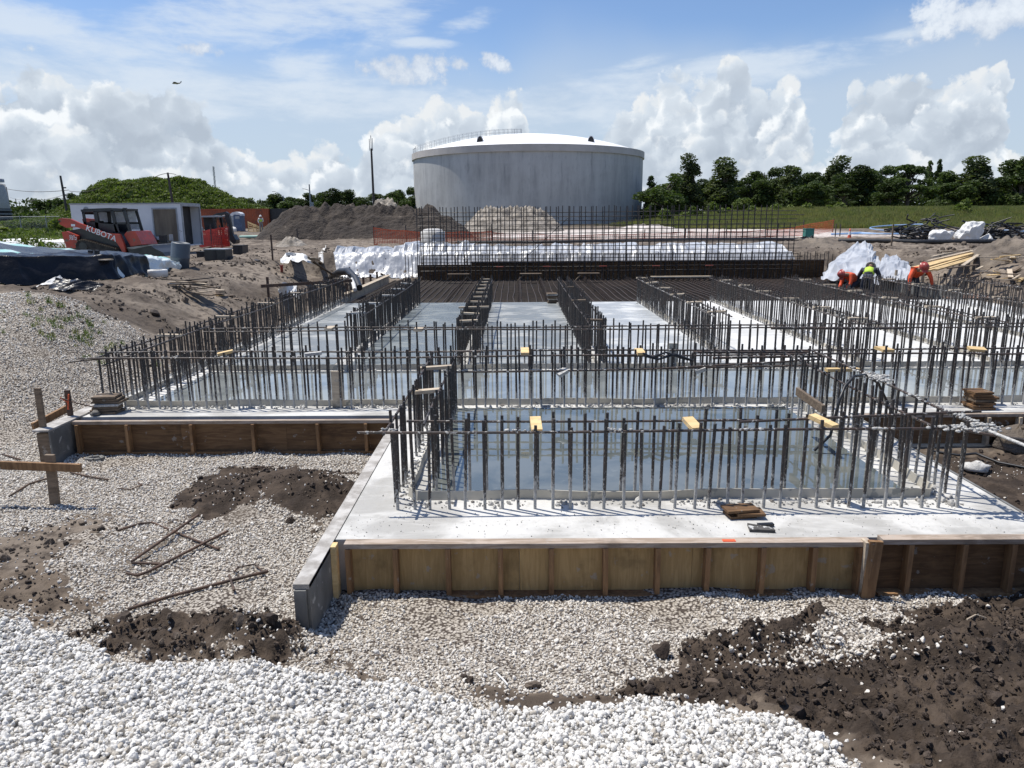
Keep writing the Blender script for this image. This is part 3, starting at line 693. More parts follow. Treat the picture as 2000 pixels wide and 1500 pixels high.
# fresh spill of cement crumbs along the dowel lines
def crumbs():
    P = []; S = []
    def line(x0, x1, y, n, sp=.035, sz=.022):
        x = rng.uniform(x0, x1, n); yy = y+rng.normal(0, sp, n); s = rng.lognormal(math.log(sz), .5, n).clip(.006, .07)
        k = fbm(x*3, yy, .9, 2, 3) > -.3
        P.append(np.stack([x, yy, s*.15], 1)[k]); S.append(s[k])
    line(-1.0, 3.9, 6.20, 520, .05); line(-5.5, 4, 9.73, 800, .04, .026); line(4, 13, 9.73, 500, .04, .026); line(-5, 13, 12.2, 900, .035, .028)
    for X0 in (-1.03, 3.82):
        n = 300; y = rng.uniform(6.1, 9.7, n); x = X0+rng.normal(0, .06, n); s = rng.lognormal(math.log(.022), .5, n); P.append(np.stack([x, y, s*.15], 1)); S.append(s)
    for X0 in (-5.42, -3.08, -.88, 1.4, 3.82, 6.05, 8.3):
        n = 260; y = rng.uniform(12.6, 22.6, n); x = X0+rng.normal(0, .12, n); s = rng.lognormal(math.log(.025), .5, n); P.append(np.stack([x, y, s*.15], 1)); S.append(s)
    n = 420; x = rng.uniform(-1.4, 4.2, n); y = rng.uniform(5.5, 6.1, n); s = rng.lognormal(math.log(.008), .4, n); P.append(np.stack([x, y, s*.2], 1)); S.append(s)
    mc = stone_mat('cement_crumb', (.50, .49, .46), (.32, .31, .29), (.22, .20, .18))
    scatter('cement_crumbs', np.concatenate(P), np.concatenate(S), [blob_mesh('cement_crumb', 80+i, mc, 1, .6, .8, .4) for i in range(4)])
crumbs()

# ------------------------------------------------------------------ waterstop ribbons
def ribbon(path, h, label, t=.011, wav=.014, seed=0):
    pts = [];
    for (a, b_) in zip(path[:-1], path[1:]):
        n = max(2, int(math.dist(a, b_)/.12))
        for k in range(n): pts.append((a[0]+(b_[0]-a[0])*k/n, a[1]+(b_[1]-a[1])*k/n))
    pts.append(path[-1]); mb_ = MB(); rs = np.random.RandomState(seed)
    L = []
    for i, p in enumerate(pts):
        q0 = np.array(pts[max(i-1, 0)]); q1 = np.array(pts[min(i+1, len(pts)-1)]); d = q1-q0; d /= np.linalg.norm(d); nn = np.array([-d[1], d[0]])
        o = wav*math.sin(i*.37+seed)+wav*.6*math.sin(i*.91); top = h*(1+.06*math.sin(i*.5+seed*2)); lean = .018*math.sin(i*.23+seed)
        L.append([(*(np.array(p)+nn*(o-t/2)), 0.0), (*(np.array(p)+nn*(o+t/2)), 0.0), (*(np.array(p)+nn*(o+lean+t/2)), top), (*(np.array(p)+nn*(o+lean-t/2)), top)])
    A = np.array(L); m_ = len(A)
    vs = A.reshape(-1, 3); fs = []
    for i in range(m_-1):
        for k in range(4): fs.append((i*4+k, i*4+(k+1) % 4, (i+1)*4+(k+1) % 4, (i+1)*4+k))
    fs += [(0, 3, 2, 1), tuple((m_-1)*4+k for k in range(4))]
    mb_.add(vs, fs, False)
    return put('waterstop_strip', mb_, M_ws, label=label, cat='waterstop', group='rubber waterstop strips standing in the slab')
ribbon([(-.97, 9.6), (-.98, 6.42), (-.90, 6.31), (3.72, 6.33), (3.80, 6.45), (3.78, 9.6)], .085, 'beige ribbon waterstop standing along three sides of the nearest rebar enclosure', seed=1)
ribbon([(-5.45, 24.0), (-5.46, 9.95), (-5.38, 9.84), (13.8, 9.86)], .085, 'long beige waterstop strip bending round the left corner along the front of the wide slab', seed=2)
ribbon([(-5.2, 12.33), (13.8, 12.36)], .09, 'grey waterstop strip across the slab behind the long strip of water', seed=3)
for i, (X, Y) in enumerate(WALLS[:7]):
    ribbon([(X, Y+.1), (X, 22.6)], .07, ('pale waterstop strip between the bars of the %s long wall from the left' % ['second', 'third', 'fourth', 'fifth', 'sixth', 'seventh', 'eighth'][i]), seed=4+i)
for (px, pyb, pyt, Y, lab) in ((662, 791, 724, 9.80, 'pale upright joint board standing in the front dowel row of the left slab'), (1311, 722, 670, 12.28, 'grey upright joint board standing in the dowel row behind the water')):
    p = onY(px, pyb, Y); q = onY(px, pyt, Y)
    mb_ = MB().prism([(-.075, 0), (.075, 0), (.07, .02), (.07, q[2]), (-.068, q[2]+.004), (-.07, .02)], -.008, .012)
    put('joint_board', mb_, M_pale if px < 1000 else M_ws, loc=(p[0], Y-.06, 0.004), label=lab, cat='board')

# ------------------------------------------------------------------ dowel walls
def bar_mesh(name, L, r, m_, n=8):
    mb_ = MB(); mb_.cyl((0, 0, 0), (0, 0, L), r, n=n); return mb_.mesh(name, m_)
BAR_F = [bar_mesh('vertical_bar', L, .0142, M_rebar_front) for L in (.76, .80, .73)]
BAR_M = [bar_mesh('vertical_bar', L, .0135, M_rebar, 6) for L in (.78, .82, .75)]
BAR_W = [bar_mesh('vertical_bar', L, .0135, M_rebar_dark, 6) for L in (.80, .84, .77)]
def wall(lines, bars, label, group=None, origin=None, step=.1524, rails=(), jit=.012, tilt=.012, hfun=None, name='rebar_wall'):
    """one tied cage: rows of vertical bars (lines = [(p, q), ...]) with the rails tied to them"""
    o = origin or lines[0][0]; t = thing(name, (o[0], o[1], 0), label, 'rebar', group)
    cnt = 0; extra = MB()
    for (p, q) in lines:
        L = math.dist(p, q); n = int(L/step)+1
        for i in range(n):
            f = i*step/L; x = p[0]+(q[0]-p[0])*f+rng.normal(0, jit); y = p[1]+(q[1]-p[1])*f+rng.normal(0, jit*.5)
            hh = (hfun(x, y) if hfun else 1)*rng.uniform(.965, 1.03)
            if cnt < 298:
                b_ = bpy.data.objects.new('vertical_bar', bars[rng.integers(len(bars))]); COL.objects.link(b_); b_.parent = t
                b_.location = (x-o[0], y-o[1], 0); b_.rotation_euler = (rng.normal(0, tilt), rng.normal(0, tilt), rng.uniform(0, 6)); b_.scale = (1, 1, hh); cnt += 1
            else: extra.cyl((x-o[0], y-o[1], 0), (x-o[0], y-o[1], .79*hh), .0135, n=6)
    if extra.v: put('vertical_bars', extra, bars[0].materials[0], t, loc=(0, 0, 0), kind='stuff')
    for (p, q, z, r) in rails:
        n = max(4, int(math.dist(p, q)/.45)); pts = []
        ph = rng.uniform(0, 6); am = .008
        for i in range(n+1):
            f = i/n; pts.append((p[0]+(q[0]-p[0])*f-o[0]+am*math.sin(f*n*.7+ph), p[1]+(q[1]-p[1])*f-o[1]+am*math.cos(f*n*.5+ph), (z if np.isscalar(z) else z[0]+(z[1]-z[0])*f)+.010*math.sin(f*n*.45+ph)))
        put('horizontal_bar', MB().tube(pts, r, 7), M_rail, t, loc=(0, 0, 0))
    return t
def crust(t, pts_list, label=None):
    """lumps of cement hardened on the rails"""
    mb_ = MB(); o = parent_world(t)
    for (p, n, s) in pts_list:
        for k in range(n):
            c = np.array(p)+rng.normal(0, 1, 3)*np.array(s)*.5
            mb_.ball(c-np.array(o), rng.uniform(.006, .016), 6, 4, (1.5, 1.1, .8), .4, int(rng.integers(999)))
    return put('cement_crust', mb_, M_cement, t, loc=(0, 0, 0))
F0 = wall([((-1.06, 6.09), (3.92, 6.09)), ((-.74, 6.45), (3.62, 6.45))], BAR_F, 'nearest rebar wall, two rows of upright bars spattered with cement across the front of the sump', rails=[
    ((-1.36, 6.06), (4.05, 6.10), (.715, .70), .0125), ((-1.0, 6.47), (2.2, 6.43), .70, .0115), ((2.0, 6.40), (4.15, 6.44), (.70, .76), .0125)])
crust(F0, [((-1.25, 6.06, .71), 12, (.12, .01, .01))]+[((x, 6.075, .722), 9, (.14, .01, .008)) for x in (.0, .9, 1.95, 3.1)]+[((3.75, 6.08, .73), 70, (.25, .02, .012)), ((3.95, 6.1, .74), 50, (.10, .04, .015)), ((3.95, 6.35, .75), 40, (.03, .18, .012)), ((-1.1, 6.1, .72), 12, (.1, .03, .02))])
FL = wall([((-1.10, 6.25), (-1.10, 9.62)), ((-.80, 6.6), (-.80, 9.62))], BAR_M, 'short double rebar wall running back along the left side of the nearest enclosure', step=.135, rails=[
    ((-1.12, 6.0), (-1.12, 9.9), .72, .0125), ((-.82, 6.3), (-.82, 9.9), .715, .0125), ((-.83, 6.5), (-.83, 8.0), (.45, .70), .011)])
FR = wall([((3.92, 6.25), (3.92, 9.62)), ((3.58, 6.6), (3.58, 9.62))], BAR_F, 'short double rebar wall running back along the right side of the nearest enclosure, white with cement', step=.17, rails=[
    ((3.93, 6.0), (3.93, 9.8), .74, .0125), ((3.60, 6.2), (3.60, 9.8), .70, .0125), ((3.75, 6.0), (4.6, 5.6), (.73, .66), .0125), ((1.9, 9.55), (4.0, 9.6), (.55, .66), .0125)])
crust(FR, [((3.93, y, .75), 10, (.03, .25, .015)) for y in (6.5, 7.1, 7.7, 8.4)]+[((3.9, 7.9, .78), 120, (.13, .22, .015)), ((3.9, 6.0, .73), 70, (.22, .05, .015))])
F1 = wall([((-5.60, 9.70), (6.1, 9.70)), ((-5.32, 9.98), (6.1, 9.98))], BAR_F, 'long rebar wall of two rows across the front edge of the wide slab, left and middle part', rails=[
    ((-5.85, 9.66), (1.6, 9.70), .70, .0125), ((1.2, 9.72), (6.2, 9.70), .70, .0125), ((-5.8, 10.0), (-.5, 9.99), .725, .0125), ((-.9, 10.02), (6.2, 9.99), .715, .0125), ((-.95, 9.66), (4.0, 9.62), (.50, .56), .0125), ((-5.95, 9.6), (-5.2, 9.95), (.66, .70), .011),
    ((2.4, 9.95), (4.0, 9.98), .69, .020), ((2.6, 9.66), (4.1, 9.7), .665, .018)])
crust(F1, [((x, 9.66, .52), 8, (.2, .01, .01)) for x in (-.6, .2, 1.2, 2.3, 3.2)]+[((x, 9.7, .715), 6, (.12, .01, .01)) for x in (-4.6, -3.9, -3.0)])
F1b = wall([((6.22, 9.70), (13.4, 9.70)), ((6.22, 9.98), (13.4, 9.98))], BAR_F, 'right-hand stretch of the long front rebar wall, behind the small stack of boards', rails=[
    ((6.1, 9.68), (13.5, 9.70), .705, .0125), ((6.1, 9.99), (13.5, 9.99), .72, .0125)])
F2 = wall([((-5.30, 12.20), (4.9, 12.20)), ((-5.2, 12.48), (4.9, 12.48))], BAR_M, 'rebar wall of two rows standing behind the strip of water, left and middle part', rails=[
    ((-5.2, 12.17), (4.9, 12.18), .70, .0125), ((-5.2, 12.45), (4.9, 12.45), .705, .0125)])
F2b = wall([((5.05, 12.20), (13.2, 12.20)), ((5.05, 12.48), (13.2, 12.48))], BAR_M, 'right-hand stretch of the rebar wall behind the strip of water', rails=[
    ((4.2, 12.16), (6.4, 12.17), .69, .024), ((4.9, 12.17), (13.3, 12.18), .70, .0125), ((4.9, 12.45), (13.3, 12.45), .72, .0125)])
WA = wall([((-5.60, 9.9), (-5.60, 24.0)), ((-5.32, 10.2), (-5.32, 24.0))], BAR_M, 'leftmost long rebar wall running away along the left edge of the slab', step=.142, rails=[
    ((-5.62, 9.7), (-5.62, 24.0), .71, .0125), ((-5.30, 10.0), (-5.30, 24.0), .71, .0125), ((-5.6, 9.8), (-5.6, 15.0), (.58, .66), .011)])
NTH = ['second', 'third', 'fourth', 'fifth', 'sixth', 'seventh', 'eighth', 'ninth']
LW = []
for i, (X, Y) in enumerate(WALLS):
    w = wall([((X-.13, Y), (X-.13, 22.72)), ((X+.13, Y), (X+.13, 22.72))], BAR_M if 3 <= i else BAR_W, '%s long rebar wall from the left, running away between two floor bays' % NTH[i], 'long parallel rebar walls', step=.128 if i < 3 else .15, rails=[
        ((X-.145, Y-.1), (X-.145, 22.8), .705, .0125), ((X+.145, Y-.1), (X+.145, 22.8), .705, .0125)])
    LW.append(w)
    if i >= 3:
        crust(w, [((X-.145, y, .715), 4, (.02, .35, .008)) for y in np.arange(Y, 22, .8)])

# ------------------------------------------------------------------ wood spacer blocks on the rails
def block(p, size, rot, m_, label, group=None):
    s = np.array(size)/2; e = .004
    mb_ = MB().box(-s[0], s[0], -s[1], s[1], -s[2], s[2])
    return put('spacer_block', mb_, m_, loc=tuple(p), rot=rot, label=label, cat='wood block', group=group)
def atY(px, py, Y): return tuple(onY(px, py, Y))
for px, py, Y, sz, rot, m_, lab in (
    (1047, 829, 6.28, (.095, .19, .038), (R(22), 0, R(4)), M_yellow, 'fresh yellow wood block wedged on the nearest rails, left of three'),
    (1352, 828, 6.28, (.10, .20, .038), (R(14), 0, R(14)), M_yellow, 'fresh yellow wood block wedged on the nearest rails, middle of three'),
    (1608, 823, 6.28, (.09, .25, .038), (R(10), 0, R(30)), M_yellow, 'fresh yellow wood block wedged on the nearest rails, right of three'),
    (851, 718, 8.75, (.38, .09, .036), (0, R(-3), R(3)), M_pale, 'pale stick across the short left rebar wall, the farther of two'),
    (831, 764, 7.75, (.36, .09, .036), (0, R(-4), R(4)), M_pale, 'pale stick across the short left rebar wall, the nearer of two'),
    (440, 689, 9.84, (.20, .10, .036), (0, R(-10), R(20)), M_yellow, 'yellow wood block on the front rails near the left corner of the slab'),
    (612, 691, 9.84, (.22, .09, .04), (0, R(-4), R(10)), M_cement, 'grey cement-covered wood block on the front rails above the pale upright board'),
    (1025, 686, 9.84, (.11, .26, .036), (R(6), 0, 0), M_yellow, 'small yellow block on the front rails in the middle of the slab'),
    (1250, 687, 9.84, (.11, .26, .036), (R(4), 0, R(2)), M_yellow, 'small orange-tinted block on the front rails left of the bundle of bars'),
    (1727, 682, 9.84, (.20, .16, .036), (R(8), R(4), R(20)), M_yellow, 'yellow block on the front rails, left of the two at the right side'),
    (1908, 682, 9.84, (.20, .16, .036), (R(6), R(2), R(-16)), M_yellow, 'yellow block on the front rails, right of the two at the right side'),
    (645, 641, 12.32, (.12, .32, .04), (0, 0, 0), M_pale, 'wood block on the rails behind the water, before the second long wall'),
    (818, 643, 12.32, (.14, .32, .036), (0, R(3), 0), M_pale, 'wood block on the second rails behind the water, left of the ladder-like wall'),
    (1645, 722, 8.9, (.40, .09, .038), (0, 0, R(2)), M_yellow, 'yellow stick across the short right rebar wall'),
    (1098, 727, 9.66, (.14, .10, .05), (R(20), R(-25), R(20)), M_cement, 'tiny white cement-caked block on the low rail, left one'),
    (1368, 722, 9.66, (.14, .10, .05), (R(10), R(-20), R(-10)), M_cement, 'tiny white cement-caked block on the low rail, right one'),
    ):
    block(atY(px, py, Y), sz, rot, m_, lab)
ORD = ['first', 'second', 'third', 'fourth', 'fifth', 'sixth', 'seventh', 'eighth', 'ninth', 'tenth', 'eleventh', 'twelfth']
for i, (X, Y) in enumerate(WALLS[:7]):
    ys = np.arange(Y+.4, 22.6, 1.05 if i == 1 else (1.7 if i != 2 else 3.3))
    for k, y in enumerate(ys):
        m_ = [M_cement, M_pale, M_lumber, M_pale, M_pale, M_pale, M_pale][i]
        ln = .62 if (i == 1 and k == 2) else .34
        block((X+rng.normal(0, .02), y, .735), (ln, .085, .034), (0, rng.normal(0, .04), rng.normal(0, .08)), m_, '%s wood spacer, counted from the near end, across the %s long rebar wall' % (ORD[k], NTH[i]), 'spacer blocks on the %s long rebar wall' % NTH[i])
for k, y in enumerate(np.arange(11.5, 23.5, 2.3)):
    block((-5.46, y, .74), (.36, .085, .034), (0, .02, rng.normal(0, .08)), M_pale, '%s wood spacer, counted from the near end, across the leftmost long rebar wall' % ORD[k], 'spacer blocks on the leftmost rebar wall')

# ------------------------------------------------------------------ formwork
def formwork(label, x0, x1, y, zt, zb, studs, m_panel, m_stud, m_plate, plate=(.09, .038), panels=1.22, bottom=True, name='formwork', both=None):
    t = thing(name, ((x0+x1)/2, y, zb), label, 'formwork')
    n = max(1, round((x1-x0)/panels)) if panels else 1
    xs = np.linspace(x0, x1, n+1)
    for a, b_ in zip(xs[:-1], xs[1:]):
        put('plywood_panel', MB().box(a+.0015, b_-.0015, y-.018, y, zb+.002, zt-plate[1]-.001), m_panel, t)
    put('top_plate', MB().box(x0, x1, y-.018-plate[0]+.01, y-.0, zt-plate[1], zt+.002), m_plate, t)
    if bottom: put('bottom_plate', MB().box(x0, x1, y-.018-plate[0], y-.02, zb, zb+.04), m_stud, t)
    for s in studs:
        j = rng.normal(0, .004)
        put('stud', MB().hexa([(s-.019+j, y-.105, zb+.042), (s+.019+j, y-.105, zb+.042), (s+.019+j, y-.0185, zb+.042), (s-.019+j, y-.0185, zb+.042),
                               (s-.019, y-.105, zt-plate[1]-.002), (s+.019, y-.105, zt-plate[1]-.002), (s+.019, y-.0185, zt-plate[1]-.002), (s-.019, y-.0185, zt-plate[1]-.002)]), m_stud, t)
    return t
def sx(px, y, py=1120, Y=None): return float(onY(px, py, y)[0])
FY = 5.42
formwork('yellow plywood form with timber studs along the nearest edge of the slab', -1.36, sx(1690, FY), FY+.04, .005, -.47, [-1.335]+[sx(p, FY) for p in (776, 877, 978, 1076, 1180, 1281, 1378, 1484, 1583, 1672)], M_panel, M_stud, M_plate)
formwork('dark brown plywood form continuing the nearest edge to the right', sx(1712, FY), 4.35, FY+.05, .02, -.47, [sx(p, FY) for p in (1768, 1872, 1966)], M_panel2, M_stud, M_plate)
t = thing('form_post', (sx(1691, FY), FY-.1, -.4), 'wide upright post where the two nearest forms meet', 'post')
put('post', MB().beam((sx(1691, FY)-.03, FY-.10, -.50), (sx(1693, FY), FY-.085, .03), .105, .04, (0, 1, 0)), M_stud, t); put('end_face', MB().beam((sx(1675, FY), FY-.06, -.48), (sx(1676, FY), FY-.055, .02), .022, .09, (0, 1, 0)), M_pale, t)
# wing that runs towards the camera and on back along the left side of the sump slab
t = thing('form_wing', (-1.5, 5.0, -.45), 'grey coated form panel sticking out towards the camera at the near corner', 'formwork')
put('coated_panel', MB().box(-1.475, -1.457, 4.73, 9.1, -.47, -.005), M_hdo, t)
put('outer_rail', MB().box(-1.56, -1.477, 4.73, 9.1, -.47, -.035), M_hdo, t)
put('top_edge', MB().box(-1.57, -1.457, 4.72, 9.1, -.033, .004), M_formtop, t)
put('corner_post', MB().box(-1.455, -1.415, 5.32, 5.41, -.47, .004), M_yellow, t)
put('end_cap', MB().box(-1.56, -1.477, 4.70, 4.729, -.44, -.036), M_hdo, t)
LYF = 9.12
formwork('dark stained form along the front of the left slab, five bays of old plywood', -5.66, -1.6, LYF, .004, -.44, [-5.6]+[sx(p, LYF-.05, 850) for p in (252, 377, 497, 622, 716)], M_panel2, M_stud, M_plate, plate=(.06, .038))
t = thing('form_corner', (-5.8, 8.9, -.4), 'grey corner panel jutting from the left end of the dark form', 'formwork')
put('coated_panel', MB().box(-5.70, -5.68, 8.62, 9.12, -.44, -.002), M_hdo, t); put('timber_end', MB().box(-5.86, -5.702, 8.64, 8.70, -.42, -.03), M_lumber, t)
put('top_edge', MB().box(-5.88, -5.68, 8.60, 10.4, .0, .022), M_formtop, t); put('side_panel', MB().box(-5.80, -5.702, 8.72, 24.0, -.44, -.002), M_hdo, t)
formwork('brown form along the front of the right slab with dried concrete runs', 4.42, 9.6, 9.26, .004, -.44, [sx(p, 9.2, 850) for p in (1925, 1986)]+[7.4, 8.1, 8.8], M_panel2, M_pale, M_plate, plate=(.06, .038))
put('side_form', MB().box(4.32, 4.345, 5.5, 9.2, -.46, -.004), M_hdo, label='thin side form along the right edge of the nearest slab', cat='formwork')
t = thing('form_board', (-5.6, 28, -.1), 'long pale form board along the left edge of the unpoured mat', 'formwork')
put('board', MB().hexa([(-5.62, 24.1, -.45), (-5.58, 24.1, -.45), (-5.58, 32.6, -.45), (-5.62, 32.6, -.45), (-5.62, 24.1, .12), (-5.58, 24.1, .12), (-5.58, 32.6, .12), (-5.62, 32.6, .12)]), M_pale, t)
put('top_board', MB().box(-5.70, -5.50, 24.1, 32.6, .121, .16), M_pale, t)
for y in (25.2, 26.6, 28.0, 29.4, 30.8): put('stake', MB().box(-5.80, -5.72, y, y+.05, -.4, .42), M_rust, t)
t = thing('form_panel_right', (13.6, 28, -.2), 'grey form panel at the far right corner of the unpoured mat', 'formwork')
t.name = 'corner_form'
put('board', MB().box(13.62, 13.66, 22.8, 32.9, -.45, .33), M_hdo, t); put('cleat', MB().box(13.4, 13.62, 32.2, 32.25, -.45, .30), M_lumber, t)
for y in (23.5, 25.2, 27, 29): put('stake', MB().box(13.68, 13.76, y, y+.05, -.4, .62), M_pale, t)
t = thing('low_wall_form', (4.5, 33.1, -.1), 'dark low form across the back of the pit behind the bars', 'formwork')
for k in range(15):
    a = -4.4+k*1.2; z1 = .56+(.10 if k > 1 else 0)+.003*k
    put('plywood_panel', MB().box(a, a+1.197, 33.12, 33.16, -.4, z1), M_panel2, t)
put('top_rail', MB().box(-2.0, 13.6, 33.02, 33.11, .66, .70), M_plate, t)

# ------------------------------------------------------------------ rebar mat and the tall mesh wall at the back
M_matbar = mat('mat_bar', (.034, .027, .023), (.065, .042, .030), 5, .6)
t = thing('rebar_mat', (4, 28, -.1), 'dark rebar mat filling the unpoured pit in front of the back wall', 'rebar')
mb1 = MB(); mb2 = MB()
xs = np.arange(-5.35, 13.5, .23); ys = np.arange(22.9, 33.0, .30)
for i, x in enumerate(xs):
    b_ = put('long_bar', MB().tube([(x+rng.normal(0, .015)-4, y-28, .02+.018*math.sin(y*1.3+x)) for y in (22.6, 25, 27.5, 30, 33.0)], .0145, 5), M_matbar, t, loc=(0, 0, 0))
for y in ys: put('cross_bar', MB().tube([(x-4, y-28+rng.normal(0, .01), -.012) for x in (-5.4, 0, 4, 9, 13.5)], .0145, 5), M_matbar, t, loc=(0, 0, 0))
for x in np.arange(-5.2, 13.4, .30): mb1.tube([(x-4, -5.2, -.30), (x-4, 5, -.30)], .013, 4)
for y in np.arange(23, 33, .35): mb1.tube([(-9.4, y-28, -.30), (9.5, y-28, -.30)], .013, 4)
put('lower_bars', mb1, M_matbar, t, loc=(0, 0, 0), kind='stuff')
for X in (-4.9, -4.2, -2.2, -1.5, .1, 1.0, 2.2, 2.9, 4.7, 5.3, 7.2, 9.3, 11.4):
    pts = []; y = 23.0; k = 0
    while y < 32.8: pts.append((X-4+(.05 if k % 2 else -.05), y-28, .19 if k % 2 else -.02)); y += .17; k += 1
    put('zigzag_chair', MB().tube(pts, .010, 4, False), M_matbar, t, loc=(0, 0, 0))
# the tall grid wall
Yb = 32.8
t = thing('mesh_wall', (3.8, Yb, 0), 'tall open grid wall of rebar standing across the back of the pit', 'rebar')
vb = bar_mesh('tall_bar', 3.15, .019, M_rebar_dark, 6); sb = bar_mesh('starter_bar', 1.2, .0165, M_rebar_dark, 6)
xs = np.arange(-4.3, 12.3, .252)
for x in xs:
    o = put('tall_bar', vb, None, t, loc=(x-3.8+rng.normal(0, .015), rng.normal(0, .01), -.1), rot=(rng.normal(0, .004), rng.normal(0, .005), 0)); o.scale = (1, 1, rng.uniform(.985, 1.01)*(1 if x < 11.2 else .75))
for x in np.arange(-4.9, 13.9, .155):
    o = put('starter_bar', sb, None, t, loc=(x-3.8+rng.normal(0, .02), .18+rng.normal(0, .03), -.2), rot=(rng.normal(0, .01), rng.normal(0, .012), 0)); o.scale = (1, 1, rng.uniform(.93, 1.06))
for k, z in enumerate(np.arange(.30, 2.95, .178)):
    x0 = -4.25+(0 if k % 3 else .05); pts = []
    for f in np.linspace(0, 1, 12): pts.append((x0-3.8+(16.35+.35*(k % 2))*f, .02, z+.012*math.sin(f*9+k)))
    put('grid_bar', MB().tube(pts, .0165, 5), M_rebar_dark, t, loc=(0, 0, 0))
for z in (.55, .95, 1.5, 2.2):
    put('grid_bar', MB().tube([(-7.9, .32, z), (0, .33, z+.01), (8.6, .32, z)], .013, 5), M_rebar_dark, t, loc=(0, 0, 0))
for x in np.arange(-4.2, 11.9, .504):
    put('rear_bar', vb, None, t, loc=(x-3.8, .34, -.1))
put('brace_bar', MB().tube([(-3.9, -.05, 0.4), (-1.5, -.06, 2.6)], .012, 5), M_rebar_dark, t, loc=(0, 0, 0))
# red-capped steel stands on the far ends of the walls
for X, lab in ((-.7, 'third'), (1.3, 'fourth'), (3.7, 'fifth'), (5.95, 'sixth'), (8.2, 'seventh')):
    t = thing('steel_stand', (X, 31.8, 0), 'rusty red-capped steel stand beyond the far end of the %s long wall' % lab, 'stand')
    put('rod', MB().cyl((0, 0, -.1), (0, 0, .52), .015, n=6), M_rust, t, loc=(0, 0, 0)); put('cap', MB().box(-.16, .16, -.06, .06, .52, .55), mat('red_cap', (.30, .06, .04), (.2, .05, .035)) if X == -.7 else bpy.data.materials['red_cap'], t, loc=(0, 0, 0))
for X in (-2.4, .6, 3.0): 
    t = thing('board_trestle', (X, 31.0, 0), 'low grey board trestle on the mat, %s of three' % {-2.4: 'leftmost', .6: 'middle', 3.0: 'rightmost'}[X], 'trestle', 'low trestles on the mat')
    put('top', MB().box(-.45, .45, -.14, .14, .28, .31), M_lumber, t, loc=(0, 0, 0))
    for s in (-1, 1): put('leg', MB().beam((s*.28, 0, .28), (s*.55, 0, .0), .09, .03), M_lumber, t, loc=(0, 0, 0))
put('plank', MB().box(-1.3, 1.3, -.12, .12, 0, .05), M_pale, loc=(7.0, 31.6, .06), label='single light plank lying on the mat before the back wall', cat='plank')

# ------------------------------------------------------------------ more materials
M_soilpile = mat('dark_pile_soil', (.034, .026, .021), (.062, .048, .037), .9, .95, .25, 4, spots=[((.15, .125, .10), .9, .64)])
M_rockpile = mat('pale_rubble', (.36, .32, .27), (.16, .14, .115), 1.6, .95, .12, 4)
M_sandpile = mat('pale_sand', (.62, .57, .53), (.42, .37, .33), .8, .95, .05, 3)
M_plastic = mat('silver_plastic', (.50, .51, .525), (.34, .35, .37), 1.2, .36, .01, 8, spec=.8, detail=3)
M_black = mat('black_plastic', (.007, .007, .009), (.014, .015, .019), 2, .30, .02, 6, spec=.32)
M_clear = mat('cyan_plastic', (.30, .60, .53), (.66, .72, .72), .75, .25, .02, 7, spec=.7, lo=.44, hi=.56)
M_white = mat('white_paint', (.72, .73, .75), (.60, .61, .63), 1.5, .45)
M_trailer = mat('trailer_white', (.74, .76, .78), (.64, .66, .69), .8, .4, spots=[((.40, .40, .39), 2.0, .66)])
M_dark = mat('dark_parts_and_shade', (.018, .018, .020), (.03, .03, .032), 3, .7)  # real dark parts, also the painted shade in trailer and roof vents
M_blk = mat('black_metal', (.010, .011, .015), (.020, .022, .026), 4, .45)
M_red = mat('machine_red', (.46, .045, .022), (.33, .04, .024), 3, .42, spots=[((.16, .10, .07), 5, .62)])
M_rubber = mat('track_rubber', (.022, .020, .019), (.055, .047, .04), 6, .9, .01, 30)
M_steel = mat('worn_steel', (.30, .29, .27), (.14, .13, .12), 5, .5, spec=.6)
M_grill = mat('pale_grill', (.50, .52, .54), (.36, .38, .40), 5, .6)
M_grey = mat('grey_drum', (.085, .105, .13), (.06, .075, .095), 2, .5)
M_orange = mat('container_orange', (.36, .085, .030), (.24, .06, .026), 1.2, .6, spots=[((.14, .06, .035), 2.2, .64)])
M_net = mat('safety_orange_net', (.70, .13, .045), (.55, .10, .04), 3, .7)
M_netred = mat('safety_red_net', (.66, .06, .04), (.48, .05, .035), 3, .6)
M_pole = mat('dark_pole', (.050, .045, .042), (.085, .075, .07), 2, .85)
M_galv = mat('galvanised', (.36, .38, .40), (.26, .28, .30), 3, .5)
M_blue = mat('toilet_blue', (.075, .115, .20), (.06, .09, .16), 3, .5)
M_hose = mat('blue_hose', (.20, .36, .62), (.30, .42, .58), 3, .5)
M_black_hose = mat('black_hose', (.012, .012, .013), (.024, .024, .026), 5, .45)
M_bag = mat('white_bag', (.74, .73, .71), (.60, .59, .56), 4, .7, .02, 12)
M_green = mat('teal_box', (.04, .22, .18), (.03, .15, .13), 3, .5)
M_cone = mat('cone_orange', (.62, .10, .045), (.5, .09, .04), 3, .6)
M_skin = mat('skin', (.30, .17, .11), (.24, .13, .085), 8, .6); M_hivis = mat('hi_vis_yellow', (.55, .74, .06), (.42, .60, .06), 6, .7); M_hiorange = mat('hi_vis_orange', (.80, .10, .03), (.62, .08, .025), 6, .7)
M_pants = mat('dark_trousers', (.03, .035, .05), (.045, .05, .07), 8, .9); M_palepants = mat('pale_trousers', (.25, .25, .25), (.18, .18, .18), 8, .9); M_hat = mat('white_hard_hat', (.74, .72, .68), (.66, .64, .6), 5, .35); M_hatred = mat('red_hard_hat', (.36, .055, .045), (.28, .05, .04), 5, .35)
M_shirtw = mat('pale_shirt', (.62, .62, .58), (.5, .5, .47), 8, .9)
